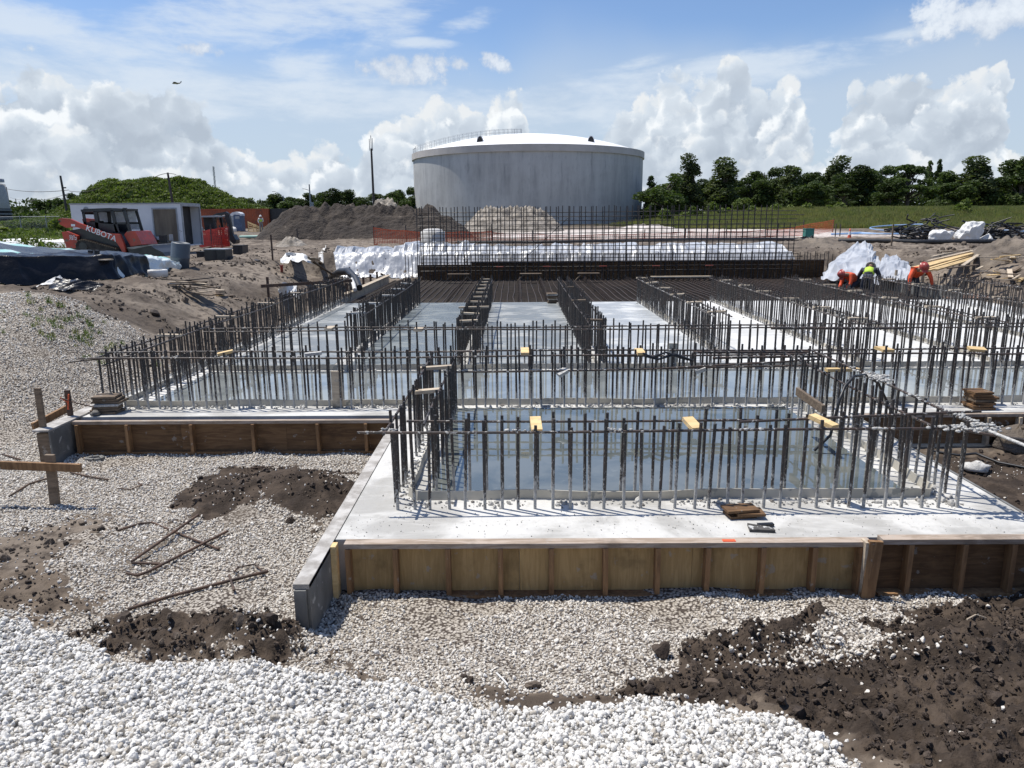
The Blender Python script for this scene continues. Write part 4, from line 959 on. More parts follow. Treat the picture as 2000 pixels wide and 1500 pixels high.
def tank_mat():
    m, nt, b = new_mat('tank_concrete'); tc = nt.n('ShaderNodeTexCoord').outputs['Object']; x, y, z = nt.sep(tc)
    a = nt.m('ARCTAN2', x, y); v = nt.vec(nt.mul(a, 20.0), z, 0)
    st = nt.noise(nt.mapping(v, scale=(1, .10, 1)), .9, 8, .68); big = nt.noise(v, .16, 4, .6); fine = nt.noise(nt.mapping(v, scale=(1, .25, 1)), 3.2, 5, .6)
    c = nt.mix(nt.mr(st, .36, .62), (.53, .52, .495), (.42, .412, .40)); c = nt.mix(nt.mul(nt.mr(big, .42, .62), .35), c, (.68, .675, .66))
    drip = nt.mul(nt.mr(st, .55, .66), nt.mr(z, 5.0, 11, 0, .8)); c = nt.mix(drip, c, (.22, .22, .22))
    lap = nt.mul(nt.mr(z, 9.75, 9.85), nt.mr(fine, .35, .6, .1, .55)); c = nt.mix(nt.mul(lap, .5), c, (.56, .56, .55)); c = nt.mix(nt.mul(nt.mr(fine, .55, .7), .3), c, (.24, .245, .25))
    nt.set(b.inputs['Base Color'], c); b.inputs['Roughness'].default_value = .85; return m

# ------------------------------------------------------------------ water tank
TY = 142.0; TR = 20.95; TX = float(onY(1031, 430, TY)[0])
tz = 1.45
t = thing('water_tank', (TX, TY, tz), 'huge round grey concrete tank with a white domed roof beyond the pit', 'water tank')
WH = 11.6
put('tank_wall', MB().lathe((0, 0, -.6), [(TR, 0), (TR, WH+.6)], 128), tank_mat(), t, loc=(0, 0, 0))
put('rim_band', MB().lathe((0, 0, WH), [(TR, -.02), (TR+.22, -.02), (TR+.22, 1.05), (TR-.1, 1.10), (TR-.4, 1.0)], 128, False), mat('rim_concrete', (.62, .57, .53), (.52, .48, .44), .3, .8), t, loc=(0, 0, 0))
DR = TR-.25; DH = 3.5; prof = [(DR*math.sin(a)/math.sin(.30) if False else DR*k, 0) for k, a in ((0, 0),)]
Rs = (DR*DR+DH*DH)/(2*DH); prof = [(DR*(1-k/24), math.sqrt(max(0, Rs*Rs-(DR*(1-k/24))**2))-(Rs-DH)) for k in range(24)]+[(.01, DH)]
put('dome_roof', MB().lathe((0, 0, WH+1.02), prof, 128), mat('dome_white', (.82, .82, .82), (.76, .76, .77), .2, .6), t, loc=(0, 0, 0))
def dome_z(r): return WH+1.02+math.sqrt(Rs*Rs-r*r)-(Rs-DH)
for px in (938, 1149):
    rv = TR-3.2; a = math.asin(((px-1031)/FPX*(TY-rv))/rv); rx = rv*math.sin(a); ry = -rv*math.cos(a); zb = dome_z(rv)-.35
    vo = put('roof_vent', MB().prism([(rx+.62*math.cos(k), zb+1.25*math.sin(k)) for k in np.linspace(0, math.pi, 11)], ry-.3, ry+2.6), bpy.data.materials['dome_white'], t, loc=(0, 0, 0))
    put('vent_shade', MB().prism([(rx+.5*math.cos(k), zb+.02+1.1*math.sin(k)) for k in np.linspace(0, math.pi, 11)], ry-.34, ry-.301), M_dark, vo, loc=(0, 0, 0))  # near-black plate on the solid vent, painted shade of its mouth
rail = MB(); posts = []
def dome_z(r): return WH+1.02+math.sqrt(Rs*Rs-r*r)-(Rs-DH)
phi = R(200)                                      # stair up the left flank of the dome
for k in range(24):
    r = TR*(1-k/23*.93)-.2; p = (r*math.cos(phi), r*math.sin(phi), dome_z(min(r, DR)))
    posts.append(p)
for off in (-.5, .5):
    P_ = [(p[0]+.2*off, p[1]+off*1.0, p[2]) for p in posts]
    for h_ in (.55, 1.05): put('hand_rail', MB().tube([(a, b_, c+h_) for a, b_, c in P_], .022, 4), M_galv, t, loc=(0, 0, 0))
    for p in P_: put('rail_post', MB().cyl(p, (p[0], p[1], p[2]+1.08), .025, n=4), M_galv, t, loc=(0, 0, 0))
for p in ((-TR+.1, -1.5), (-TR+.6, -3.2), (-TR+1.0, -4.6)): put('rail_post', MB().box(p[0]-.05, p[0]+.05, p[1], p[1]+.1, WH+.9, WH+2.2), M_galv, t, loc=(0, 0, 0))
put('hand_rail', MB().tube([(-TR+.1, -1.5, WH+2.1), (-TR+.6, -3.2, WH+2.1), (-TR+1.0, -4.6, WH+2.1)], .05, 4), M_galv, t, loc=(0, 0, 0))
put('roof_mast', MB().cyl((-1.2, -1.0, WH+3.5), (-1.2, -1.0, WH+5.6), .05, n=5), M_galv, t, loc=(0, 0, 0)); put('roof_mast', MB().cyl((-2.4, -1.0, WH+3.5), (-2.4, -1.0, WH+5.6), .05, n=5), M_galv, t, loc=(0, 0, 0))
put('roof_fin', MB().prism([(TR-2.2, WH+1.0), (TR-.4, WH+1.05), (TR-.5, WH+1.85)], -.4, -.2), bpy.data.materials['dome_white'], t, loc=(0, 0, 0)); put('roof_fin', MB().prism([(-TR+2.6, WH+1.0), (-TR+.5, WH+1.05), (-TR+.9, WH+1.7)], -.4, -.2), bpy.data.materials['dome_white'], t, loc=(0, 0, 0))

# ------------------------------------------------------------------ trees
def leaf_mat(name, c1, c2, c3):
    m, nt, b = new_mat(name); tc = nt.n('ShaderNodeTexCoord').outputs['Object']; oi = nt.n('ShaderNodeObjectInfo').outputs['Random']
    n1 = nt.noise(tc, .9, 3, .6); n2 = nt.noise(tc, 7, 2, .5)
    c = nt.mix(nt.mr(n1, .38, .62), c1, c2); c = nt.mix(nt.mul(nt.mr(n2, .52, .68), .6), c, c3)
    k = nt.mr(oi, 0, 1, .75, 1.25, smooth=False); c = nt.mix(1.0, c, nt.vec(k, k, nt.mul(k, .95)), 'MULTIPLY')
    nt.set(b.inputs['Base Color'], c); b.inputs['Roughness'].default_value = .65; b.inputs['Specular IOR Level'].default_value = .25
    tr = nt.n('ShaderNodeBsdfTranslucent'); nt.set(tr.inputs[0], nt.mix(1.0, c, (1.3, 1.5, .7), 'MULTIPLY')); mx_ = nt.n('ShaderNodeMixShader'); mx_.inputs[0].default_value = .28
    nt.L.new(b.outputs[0], mx_.inputs[1]); nt.L.new(tr.outputs[0], mx_.inputs[2]); nt.L.new(mx_.outputs[0], m.node_tree.nodes['Material Output'].inputs[0]); return m
M_leaf = leaf_mat('dark_leaves', (.034, .056, .018), (.060, .088, .025), (.11, .13, .042))
M_leaf2 = leaf_mat('grey_green_leaves', (.058, .078, .034), (.085, .105, .045), (.13, .15, .065))
M_leaf3 = leaf_mat('weed_leaves', (.080, .115, .028), (.12, .150, .040), (.19, .20, .075))
M_bark = mat('bark', (.075, .062, .050), (.12, .10, .085), 3, .9, .03, 12)
def leaves(centres, radii, n, size, seed, squash=.8, hollow=.55):
    rs = np.random.RandomState(seed); C_ = np.array(centres); Ra = np.array(radii); w = Ra**2; idx = rs.choice(len(C_), n, p=w/w.sum())
    d = rs.normal(size=(n, 3)); d /= np.linalg.norm(d, axis=1)[:, None]; d[:, 2] = np.where(d[:, 2] < -.75, -d[:, 2], d[:, 2])
    rr = Ra[idx]*(hollow+(1.12-hollow)*rs.rand(n)**.45); P = C_[idx]+d*rr[:, None]*np.array([1, 1, squash])
    nn = d*.6+rs.normal(size=(n, 3))*.6; nn /= np.linalg.norm(nn, axis=1)[:, None]
    a = np.cross(nn, rs.normal(size=(n, 3))); a /= np.linalg.norm(a, axis=1)[:, None]; b_ = np.cross(nn, a)
    s = size*rs.lognormal(0, .35, n)[:, None]
    V = np.stack([P-a*s, P-b_*s*.55, P+a*s*.9, P+b_*s*.6], 1).reshape(-1, 3); return V
def leaf_mesh(name, V, m_):
    n = len(V)//4; me = bpy.data.meshes.new(name); me.vertices.add(n*4); me.vertices.foreach_set('co', V.astype(np.float32).ravel())
    me.loops.add(n*4); me.loops.foreach_set('vertex_index', np.arange(n*4, dtype=np.int32)); me.polygons.add(n)
    me.polygons.foreach_set('loop_start', np.arange(0, n*4, 4, dtype=np.int32)); me.polygons.foreach_set('loop_total', np.full(n, 4, np.int32)); me.materials.append(m_); me.update(calc_edges=True); return me
def tree_proto(kind, seed):
    """unit-ish tree 9 m tall: crown mesh and trunk mesh"""
    rs = np.random.RandomState(seed); C_ = []; Ra = []; br = MB()
    H_ = 9.0
    br.tube([(0, 0, -.5), (.1, 0, 2), (rs.normal()*.2, rs.normal()*.2, 5), (rs.normal()*.4, rs.normal()*.4, 7.6)], [.26, .20, .13, .04], 6)
    if kind == 0:      # rounded broadleaf, foliage nearly to the ground
        for i in range(26):
            a = rs.rand()*6.28; f = rs.uniform(.10, .93); hgt = f*H_; rad = math.sqrt(max(.05, 1-((f-.5)/.52)**2))*2.5*math.sqrt(rs.uniform(.1, 1)); C_.append((math.cos(a)*rad, math.sin(a)*rad, hgt-.35)); Ra.append(rs.uniform(.75, 1.25))
    elif kind == 1:    # tall, upright, open clumps
        for i in range(30):
            a = rs.rand()*6.28; f = rs.uniform(.12, .97); hgt = f*H_; rad = (1.1-f*.75)*1.55*math.sqrt(rs.rand()); C_.append((math.cos(a)*rad, math.sin(a)*rad, hgt-.2)); Ra.append(rs.uniform(.5, .95))
    elif kind == 2:    # pine: layered, with trunk showing
        for i in range(26):
            a = rs.rand()*6.28; f = rs.uniform(.34, .95); hgt = f*H_; rad = (1.12-f)*4.2*math.sqrt(rs.uniform(.15, 1)); C_.append((math.cos(a)*rad, math.sin(a)*rad, hgt-.2)); Ra.append(rs.uniform(.5, .9))
    elif kind == 3:    # conical
        for i in range(22):
            f = rs.uniform(.10, .99); a = rs.rand()*6.28; rad = (1-f)*1.5*rs.uniform(.3, 1); C_.append((math.cos(a)*rad, math.sin(a)*rad, f*H_-.2)); Ra.append(.35+.55*(1-f))
    for c, r in zip(C_, Ra):
        z0 = max(1.2, c[2]*.55); br.tube([(0, 0, z0), (c[0]*.5, c[1]*.5, (z0+c[2])/2+.1), tuple(c)], [.09, .055, .02], 5)
    n = {0: 8500, 1: 6500, 2: 6000, 3: 4200}[kind]
    V = leaves(C_, Ra, n, {0: .17, 1: .15, 2: .14, 3: .13}[kind], seed, .95 if kind != 2 else .6, .3)
    return leaf_mesh('crown', V, M_leaf2 if kind == 1 else M_leaf), br.mesh('trunk', M_bark)
PROT = {k: [tree_proto(k, 100*k+i) for i in range(n)] for k, n in ((0, 4), (1, 3), (2, 2), (3, 2))}
def tree(px, top, Y, kind, wpx, label, base=None, group=None, var=None):
    X = float(onY(px, 420, Y)[0]); z = float(h_base(np.array([X]), np.array([Y]))[0]) if base is None else base
    zt = float(onY(px, top, Y)[2]); H_ = (zt-z)*1.05; wm = wpx/FPX*Y
    cr, tr = PROT[kind][rng.integers(len(PROT[kind])) if var is None else var]
    t = thing('tree', (X, Y, z), label, 'tree', group, rng.uniform(0, 6.28))
    sx_ = wm/{0: 6.0, 1: 3.9, 2: 5.8, 3: 3.4}[kind]*1.12; s = (sx_, sx_, H_/9.1)
    o = put('crown', cr, None, t, loc=(0, 0, 0)); o.scale = s
    o = put('trunk', tr, None, t, loc=(0, 0, 0)); o.scale = s
    return t
right_trees = [
 (1296, 336, 118, 0, 92, 'rounded dark tree touching the right edge of the tank'), (1346, 308, 122, 1, 52, 'tall narrow tree second to the right of the tank'), (1412, 314, 124, 1, 74, 'tall airy tree on the left side of the sky gap'),
 (1378, 350, 130, 0, 60, 'lower dark tree between two tall airy trees'), (1466, 345, 126, 0, 60, 'low bushy tree at the foot of the sky gap'), (1496, 326, 128, 0, 70, 'broad dark tree just right of the sky gap'), (1542, 322, 124, 1, 56, 'upright tree with a rounded tip over the end of the grid wall'),
 (1585, 352, 120, 0, 62, 'low shaded tree before the taller woods over the right end of the grid wall'), (1627, 312, 130, 1, 60, 'thin-topped tree rising above the woods'), (1600, 330, 134, 0, 62, 'wide tree at the back of the woods'), (1672, 324, 126, 0, 84, 'wide even-topped tree left of the forked one'), (1716, 322, 132, 0, 80, 'bushy tree with a flat top behind the forked one'),
 (1768, 322, 120, 2, 92, 'light green tree with forked trunk showing, in the middle of the right woods'), (1806, 316, 134, 3, 30, 'pointed tree with a thin top, left of a pair'), (1824, 313, 134, 3, 28, 'pointed tree with a thin top, right of a pair'), (1842, 336, 130, 0, 60, 'dark low tree under the pointed pair'),
 (1868, 352, 122, 0, 66, 'dark bushy tree at the edge of the grass bank'), (1900, 312, 126, 1, 80, 'tall grey-green tree near the right edge'), (1940, 326, 132, 0, 66, 'dark tree between two taller ones near the right edge'), (1984, 308, 124, 0, 86, 'tallest dense dark tree at the right edge of the photo'), (2040, 300, 126, 0, 90, 'dense dark tree just past the right edge'),
 (1270, 345, 132, 3, 40, 'dark tree peeking out behind the tank'), (1436, 352, 134, 0, 50, 'dark tree behind the airy tree at the sky gap'), (1645, 360, 118, 2, 60, 'pale low pine in front of the woods'), (1735, 356, 118, 0, 60, 'low tree in shade beside the forked trunk')]
for a in right_trees: tree(*a[:5], a[5], group='trees on the bank')
left_trees = [(150, 376, 128, 0, 40, 'dark tree left of the green hill'), (172, 372, 132, 0, 46, 'tallest dark tree against the left flank of the hill'), (192, 382, 126, 0, 34, 'bushy tree at the left foot of the hill'), (95, 392, 150, 0, 44, 'low tree between two far power poles'), (62, 398, 160, 0, 44, 'low far tree near the left edge'), (122, 388, 145, 0, 40, 'low tree beside the nearer power pole'), (30, 402, 165, 0, 50, 'low far tree at the left edge'),
 (435, 382, 140, 0, 60, 'tree under the thin radio mast'), (470, 386, 138, 2, 50, 'palm-like tree above the portable toilet'), (505, 388, 140, 0, 60, 'dark tree above the worker in the hard hat'), (540, 380, 136, 0, 60, 'dark tree under the left street lamp'), (575, 386, 140, 0, 50, 'tree between the street lamp and the pole'), (606, 376, 142, 1, 40, 'tree at the pole with the transformer'), (645, 368, 136, 0, 58, 'taller clump tree left of the tall mast, left half'),
 (678, 372, 138, 0, 46, 'taller clump tree left of the tall mast, right half'), (708, 384, 134, 0, 50, 'low tree left of the tall mast'), (738, 380, 136, 1, 44, 'open tree behind the tall mast'), (768, 376, 134, 0, 44, 'tree right of the tall mast'), (796, 364, 138, 0, 46, 'tree touching the left edge of the tank'), (775, 385, 128, 0, 50, 'low tree in front of the tank\'s left edge'), (630, 392, 130, 0, 60, 'low tree above the dark soil pile'), (560, 394, 130, 0, 60, 'low tree behind the soil pile\'s left end'), (400, 392, 138, 0, 60, 'tree behind the right foot of the hill')]
for a in left_trees: tree(*a[:5], a[5], group='trees along the far left')
def mass(name, spans, n, size, m_, seed):        # far undergrowth that reads as one mass
    C_ = []; Ra = []
    rs = np.random.RandomState(seed)
    for (p0, p1, Y, h0, r0) in spans:
        X0 = float(onY(p0, 420, Y)[0]); X1 = float(onY(p1, 420, Y)[0]); k = int(abs(X1-X0)/1.6)+1
        for i in range(k):
            x = X0+(X1-X0)*(i+rs.rand())/k; y = Y+rs.uniform(-2, 2); z = float(h_base(np.array([x]), np.array([y]))[0]); hh = h0*rs.uniform(.6, 1.1)
            for q in np.arange(.4, hh, r0*1.1): C_.append((x+rs.normal()*.5, y, z+q)); Ra.append(r0*rs.uniform(.7, 1.2))
    o = put(name, leaf_mesh(name, leaves(C_, Ra, n, size, seed, .9, .2), m_)); o['kind'] = 'stuff'
mass('woodland_undergrowth', [(1262, 2150, 137, 5.6, 1.5), (1262, 2100, 124, 2.8, 1.2)], 42000, .24, M_leaf, 3)
mass('far_woodland', [(-200, 820, 150, 4.6, 1.6), (390, 830, 140, 3.4, 1.4), (-200, 180, 138, 3.0, 1.3)], 30000, .28, M_leaf, 4)
mass('bank_shrubs', [(1470, 1660, 97, 1.0, .6), (1300, 1500, 104, 1.4, .7), (1850, 1900, 92, 1.3, .6), (-100, 118, 62, 1.0, .6), (-100, 100, 52, .7, .45)], 9000, .16, M_leaf3, 5)

# ------------------------------------------------------------------ tall grass on the bank and weeds on the hill (stuff)
def tuft(name, seed, m_, n=26, h=.7, lean=.35, w=.02):
    rs = np.random.RandomState(seed); mb_ = MB()
    for i in range(n):
        x, y = rs.normal(0, .14, 2); a = rs.rand()*6.28; l = h*rs.uniform(.5, 1.1); d = np.array([math.cos(a), math.sin(a)]); s = np.array([-d[1], d[0]])*w; le = lean*l*rs.uniform(.3, 1.3)
        mb_.add([(x-s[0], y-s[1], 0), (x+s[0], y+s[1], 0), (x+d[0]*le*.4+s[0]*.7, y+d[1]*le*.4+s[1]*.7, l*.6), (x+d[0]*le, y+d[1]*le, l)], [(0, 1, 2), (0, 2, 3)])
    return mb_.mesh(name, m_)
def grass_mat(name, c1, c2):
    m, nt, b = new_mat(name); pos = nt.n('ShaderNodeNewGeometry').outputs['Position']; oi = nt.n('ShaderNodeObjectInfo').outputs['Random']
    f = nt.noise(pos, .16, 4, .6); c = nt.mix(nt.mr(nt.add(nt.mul(f, .75), nt.mul(oi, .25)), .38, .6), c1, c2); c = nt.mix(nt.mul(nt.mr(nt.m('FRACT', nt.mul(oi, 9.1)), .7, .8), .5), c, (.22, .20, .09))
    nt.set(b.inputs['Base Color'], c); b.inputs['Roughness'].default_value = .6
    tr = nt.n('ShaderNodeBsdfTranslucent'); nt.set(tr.inputs[0], nt.mix(1.0, c, (1.2, 1.35, .8), 'MULTIPLY')); mx_ = nt.n('ShaderNodeMixShader'); mx_.inputs[0].default_value = .5
    nt.L.new(b.outputs[0], mx_.inputs[1]); nt.L.new(tr.outputs[0], mx_.inputs[2]); nt.L.new(mx_.outputs[0], m.node_tree.nodes['Material Output'].inputs[0]); return m
M_grass = grass_mat('bank_grass', (.15, .175, .055), (.225, .215, .085)); M_weed = grass_mat('hill_weeds', (.055, .095, .020), (.095, .135, .030))
def veg(name, n, x0, x1, y0, y1, fn, protos, s0, s1):
    x = rng.uniform(x0, x1, n); y = rng.uniform(y0, y1, n); k = rng.random(n) < fn(x, y); x = x[k]; y = y[k]
    s = rng.uniform(s0, s1, len(x)); rot = np.stack([np.zeros(len(x)), np.zeros(len(x)), rng.uniform(0, 6.28, len(x))], 1)
    scatter(name, np.stack([x, y, h_full(x, y)-.03], 1), s, protos, rot)
veg('bank_grass', 34000, 4, 100, 76, 112, lambda x, y: sst(x, 10+(112-y)*.2, 26)*(np.abs(x) < .72*y+3)*sst(y, 76, 80), [tuft('grass_tuft', i, M_grass, 26, .55) for i in range(4)], .5, 1.4)
def bushlet(name, seed, m_): return leaf_mesh(name, leaves([(0, 0, .25), (.3, .1, .3), (-.25, .2, .2)], [.5, .38, .4], 150, .085, seed, .8, .3), m_)
veg('hill_weeds', 24000, -85, -28, 98, 130, lambda x, y: sst(np.exp(-((x+52)/23)**2-((y-112)/14)**2), .1, .35), [tuft('weed_tuft', 10+i, M_weed, 30, .55, .6, .035) for i in range(3)]+[bushlet('bushlet', 3+i, M_leaf3) for i in range(3)], .8, 1.9)
veg('left_weeds', 4200, -60, -16, 42, 74, lambda x, y: sst(-x-.58*y+3, 0, 4)*.9, [bushlet('bushlet', 8, M_leaf3)]+[tuft('weed_tuft', 20+i, M_weed, 22, .6, .5, .03) for i in range(3)], .5, 1.3)
x = -7.6+rng.normal(0, .5, 60); y = 12.6+rng.normal(0, .45, 60)
scatter('sprouting_weeds', np.stack([x, y, h_full(x, y)], 1), rng.uniform(.08, .26, 60), [tuft('weed_tuft', 30+i, M_weed, 14, .6, .6, .02) for i in range(2)], np.zeros((60, 3)))

# ------------------------------------------------------------------ piles
def pile(name, label, cx, cy, rx, ry, h, m_, seed, res=(110, 50), rough=.35, flat=.0, asym=0, nsc=.5, cat='soil pile'):
    u = np.linspace(-1.1, 1.1, res[0]); v = np.linspace(-1.1, 1.1, res[1]); U, V = np.meshgrid(u, v, indexing='ij'); X = cx+U*rx; Y = cy+V*ry
    r = np.sqrt((np.abs(U)**(2+flat*3))+V**2); e = np.clip((1-r)/.75, 0, 1)**.85
    nz = ridged(X, Y, nsc, 5, seed)*rough+fbm(X, Y, nsc*3, 4, seed+3)*rough*.4
    Z = e*h*(1-rough*.6+nz)*(1+asym*U)
    base = h_base(X, Y)-.10
    me = MB().grid(np.stack([X, Y, base+Z], -1))
    return put(name, me, m_, label=label, cat=cat)
def XY(px, Y): return float(onY(px, 440, Y)[0])
pile('soil_pile', 'long dark brown soil pile behind the orange net fence', (XY(515, 61)+XY(925, 61))/2, 62, (XY(925, 61)-XY(515, 61))/2, 5.0, 2.5, M_soilpile, 3, (190, 70), .30, .9, .0, .42)
pile('soil_pile', 'dark soil pile peaking at the left end of the long pile', XY(590, 60), 60.0, 3.8, 3.6, 2.5, M_soilpile, 8, (70, 50), .2)
pile('rubble_pile', 'pale broken rubble pile in front of the tank wall', XY(1000, 76), 77, 5.4, 4.5, 2.35, M_rockpile, 5, (110, 60), .30, .6, .0, .6, 'rubble pile')
pile('sand_pile', 'pale grey sand pile showing above the long dark soil pile', XY(752, 84), 85, 3.4, 3, 3.3, M_rockpile, 6, (60, 40), .25, cat='sand pile')
pile('sand_pile', 'flat white sand heap right of the tank base', XY(1265, 70), 70, 4.6, 4.0, .75, M_sandpile, 7, (60, 40), .3, cat='sand pile')
pile('sand_pile', 'long low pinkish sand spread behind the orange net', XY(1120, 60), 60, 8.0, 5, .45, M_sandpile, 9, (80, 40), .4, .5, cat='sand pile')
pile('rubble_pile', 'small grey heap of rubble on the track left of the plastic', XY(566, 45), 45, 1.1, .9, .60, M_rockpile, 10, (50, 40), .4, 0, 0, 1.6, 'rubble pile')
pile('spoil_pile', 'brown spoil heap on the right bank behind the plastic heap', XY(1600, 38), 38.5, 3.0, 1.8, .5, mat('bank_soil', (.20, .165, .13), (.12, .098, .078), 1.2, .95, .08, 5), 12, (70, 40), .5, 0, 0, 1.0)

# ------------------------------------------------------------------ draped plastic
def sheet(name, fn, nu, nv, m_, label, cat, amp=.05, fu=6, fv=1.2, seed=0, fine=.012):
    U, V = np.meshgrid(np.linspace(0, 1, nu), np.linspace(0, 1, nv), indexing='ij'); P = fn(U, V)
    N = np.cross(np.gradient(P, axis=0), np.gradient(P, axis=1)); N /= np.linalg.norm(N, axis=2)[..., None]+1e-9
    N = np.where(N[..., 2:3] < 0, -N, N)
    w = (ridged(U*fu+V*.8, V*fv, 1.0, 2, seed)-.5)*amp+fbm(U*fu*2.6+V, V*fv*2.2, 1.0, 2, seed+9)*amp*.28+(ridged(U*fu*3.2+V*1.5, V*fv*.8, 1.0, 2, seed+5)-.5)*fine*.6
    P = P+N*w[..., None]
    P[..., 2] = np.maximum(P[..., 2], h_full(P[..., 0], P[..., 1])+.03)
    return put(name, MB().grid(P), m_, label=label, cat=cat)
def net_fn(rows):                                # bilinear net through control rows: rows[v][u] = (x, y, z)
    A = np.array(rows, float); nv, nu = A.shape[:2]
    def fn(U, V):
        u = U*(nu-1); v = V*(nv-1); i = np.minimum(u.astype(int), nu-2); j = np.minimum(v.astype(int), nv-2); a = (u-i)[..., None]; b_ = (v-j)[..., None]; a = a*a*(3-2*a)*.4+a*.6
        return (1-b_)*((1-a)*A[j, i]+a*A[j, i+1])+b_*((1-a)*A[j+1, i]+a*A[j+1, i+1])
    return fn
xs = [-8.6, -7.6, -6.4, -5.0, -3.6, -2.0]
sheet('plastic_sheet', net_fn([[(x-.1, 39.0, 1.10) for x in xs], [(x, 37.2, 1.22+.22*(i > 2)) for i, x in enumerate(xs)], [(x, 35.6, 1.26+.18*(i > 2)) for i, x in enumerate(xs)], [(x+.05, 35.0, 1.0) for x in xs], [(x+.25, 34.4, .35) for x in xs], [(x+.5, 33.7, -.22) for x in xs]]), 300, 90, M_plastic,
      'silver plastic sheet hanging in folds over the left end of the far bank', 'plastic sheet', .24, 9, .6, 3, .13)
xs = np.linspace(-2.3, 12.6, 14)
sheet('plastic_sheet', net_fn([[(x, 39.6, 1.20) for x in xs], [(x, 37.4, 1.28+.10*math.sin(i*2.1)) for i, x in enumerate(xs)], [(x, 35.7, 1.28+.08*math.sin(i*1.7)) for i, x in enumerate(xs)], [(x+.1, 34.8, .80) for x in xs], [(x+.2, 33.8, .15) for x in xs]]), 460, 80, M_plastic,
      'long white plastic sheeting on the far bank behind the grid wall', 'plastic sheet', .18, 17, .7, 13, .10)
put('drain_pipe', MB().tube([(-3.0, 38.2, 1.40), (1, 38.1, 1.38), (5, 38.2, 1.42), (9, 38.6, 1.45), (13.0, 39.4, 1.42), (15.6, 40.0, 1.35)], .075, 8), M_black_hose, label='long thin black pipe lying along the top of the white sheeting', cat='pipe')
def gpt(px, py, dz=0.0): p = G(px, py); return (p[0], p[1], p[2]+dz)
r0 = [gpt(1662, 478, .15), gpt(1690, 470, .3), gpt(1700, 478, .1)]; 
def hp(px, py, Y): return tuple(onY(px, py, Y))
sheet('plastic_heap', net_fn([[hp(1640, 500, 33.0), hp(1675, 474, 34.0), hp(1692, 472, 34.0), hp(1708, 486, 33.0)], [hp(1622, 515, 31.5), hp(1662, 488, 32.2), hp(1700, 484, 31.8), hp(1715, 500, 31.2)], [hp(1606, 530, 30.4), hp(1650, 510, 30.2), hp(1700, 512, 29.4), hp(1720, 522, 29)], [hp(1604, 546, 29.6), hp(1650, 540, 28.6), hp(1702, 548, 27.0), hp(1726, 546, 26.8)]]), 150, 90, M_plastic,
      'crumpled silver plastic heap at the right end of the pit, the taller one', 'plastic sheet', .20, 3.0, 2.0, 21, .05)
sheet('plastic_heap', net_fn([[hp(1712, 512, 30.0), hp(1730, 498, 30.5), hp(1752, 497, 30.5), hp(1772, 512, 30)], [hp(1704, 532, 28.0), hp(1730, 515, 28.6), hp(1756, 514, 28.4), hp(1785, 530, 27.6)], [hp(1702, 552, 26.6), hp(1730, 548, 26.6), hp(1760, 545, 26.4), hp(1796, 549, 26)]]), 130, 70, M_plastic,
      'lower crumpled plastic heap lying towards the timber', 'plastic sheet', .16, 2.6, 1.8, 27, .05)
zt = lambda x, y, k: (x, y, gz(x, y)+k)
FA = [(-14.2, 16.4), (-11.9, 17.9), (-10.5, 19.5), (-10.2, 21.4), (-10.7, 23.8)]; BA = [(-22, 25.5), (-19.4, 26.3), (-16.6, 26.5), (-13.9, 26.4), (-11.9, 26.2)]
HF = [.78, .72, .58, .44, .22]; HB = [1.05, 1.08, .62, .42, .22]
def lp(a, b_, t): return (a[0]+(b_[0]-a[0])*t, a[1]+(b_[1]-a[1])*t)
rows = [[(*f, gz(*f)-.05) for f in FA], [(*lp(f, b_, .035), gz(*f)+h_*.93) for f, b_, h_ in zip(FA, BA, HF)], [(*lp(f, b_, .12), gz(*f)+h_*1.04) for f, b_, h_ in zip(FA, BA, HF)], [(*lp(f, b_, .5), 1.0+(h_+g_)/2) for f, b_, h_, g_ in zip(FA, BA, HF, HB)],
        [(*lp(f, b_, .93), 1.0+g_) for f, b_, g_ in zip(FA, BA, HB)], [(*b_, 1.0) for b_ in BA]]
sheet('plastic_cover', net_fn(rows), 220, 120, M_clear, 'clear and cyan plastic draped over the right and back of the covered stack', 'plastic cover', .16, 6, 2, 31, .03)
rb = [[tuple(np.array(p)+np.array([.06, -.07, .06])) for p in r[:4]] for r in rows[:4]]
rb = [[*r[:3], tuple(np.array(r[2])*.25+np.array(r[3])*.75)] for r in rb]
sheet('black_tarp', net_fn(rb), 200, 90, M_black, 'glossy black plastic tarp over the front left of the covered stack', 'tarp', .12, 4.5, 1.6, 35, .02)
put('plywood_scrap', MB().box(-.5, .5, -.14, .14, 0, .03), M_pale, loc=tuple(hp(185, 508, 19.6)), rot=(0, 0, R(-20)), label='narrow board lying on top of the black tarp', cat='board')
for px in (178, 190): 
    p = hp(px, 505, 20.0); put('steel_stub', MB().box(-.05, .05, -.05, .05, -.1, .22), M_blk, loc=p, rot=(0, R(4), 0), label='black stub post poking out of the stack, %s of two' % ('left' if px == 178 else 'right'), cat='post')
p = gpt(112, 560, .0); sheet('plastic_scrap', net_fn([[(p[0]-.35, p[1]+.1, p[2]+.05), (p[0], p[1]+.15, p[2]+.30), (p[0]+.35, p[1]+.1, p[2]+.04)], [(p[0]-.4, p[1]-.2, p[2]+.02), (p[0]+.05, p[1]-.2, p[2]+.06), (p[0]+.45, p[1]-.2, p[2]+.02)]]), 40, 30, M_bag, 'torn white plastic scrap at the foot of the black tarp', 'plastic scrap', .08, 2, 1, 41)
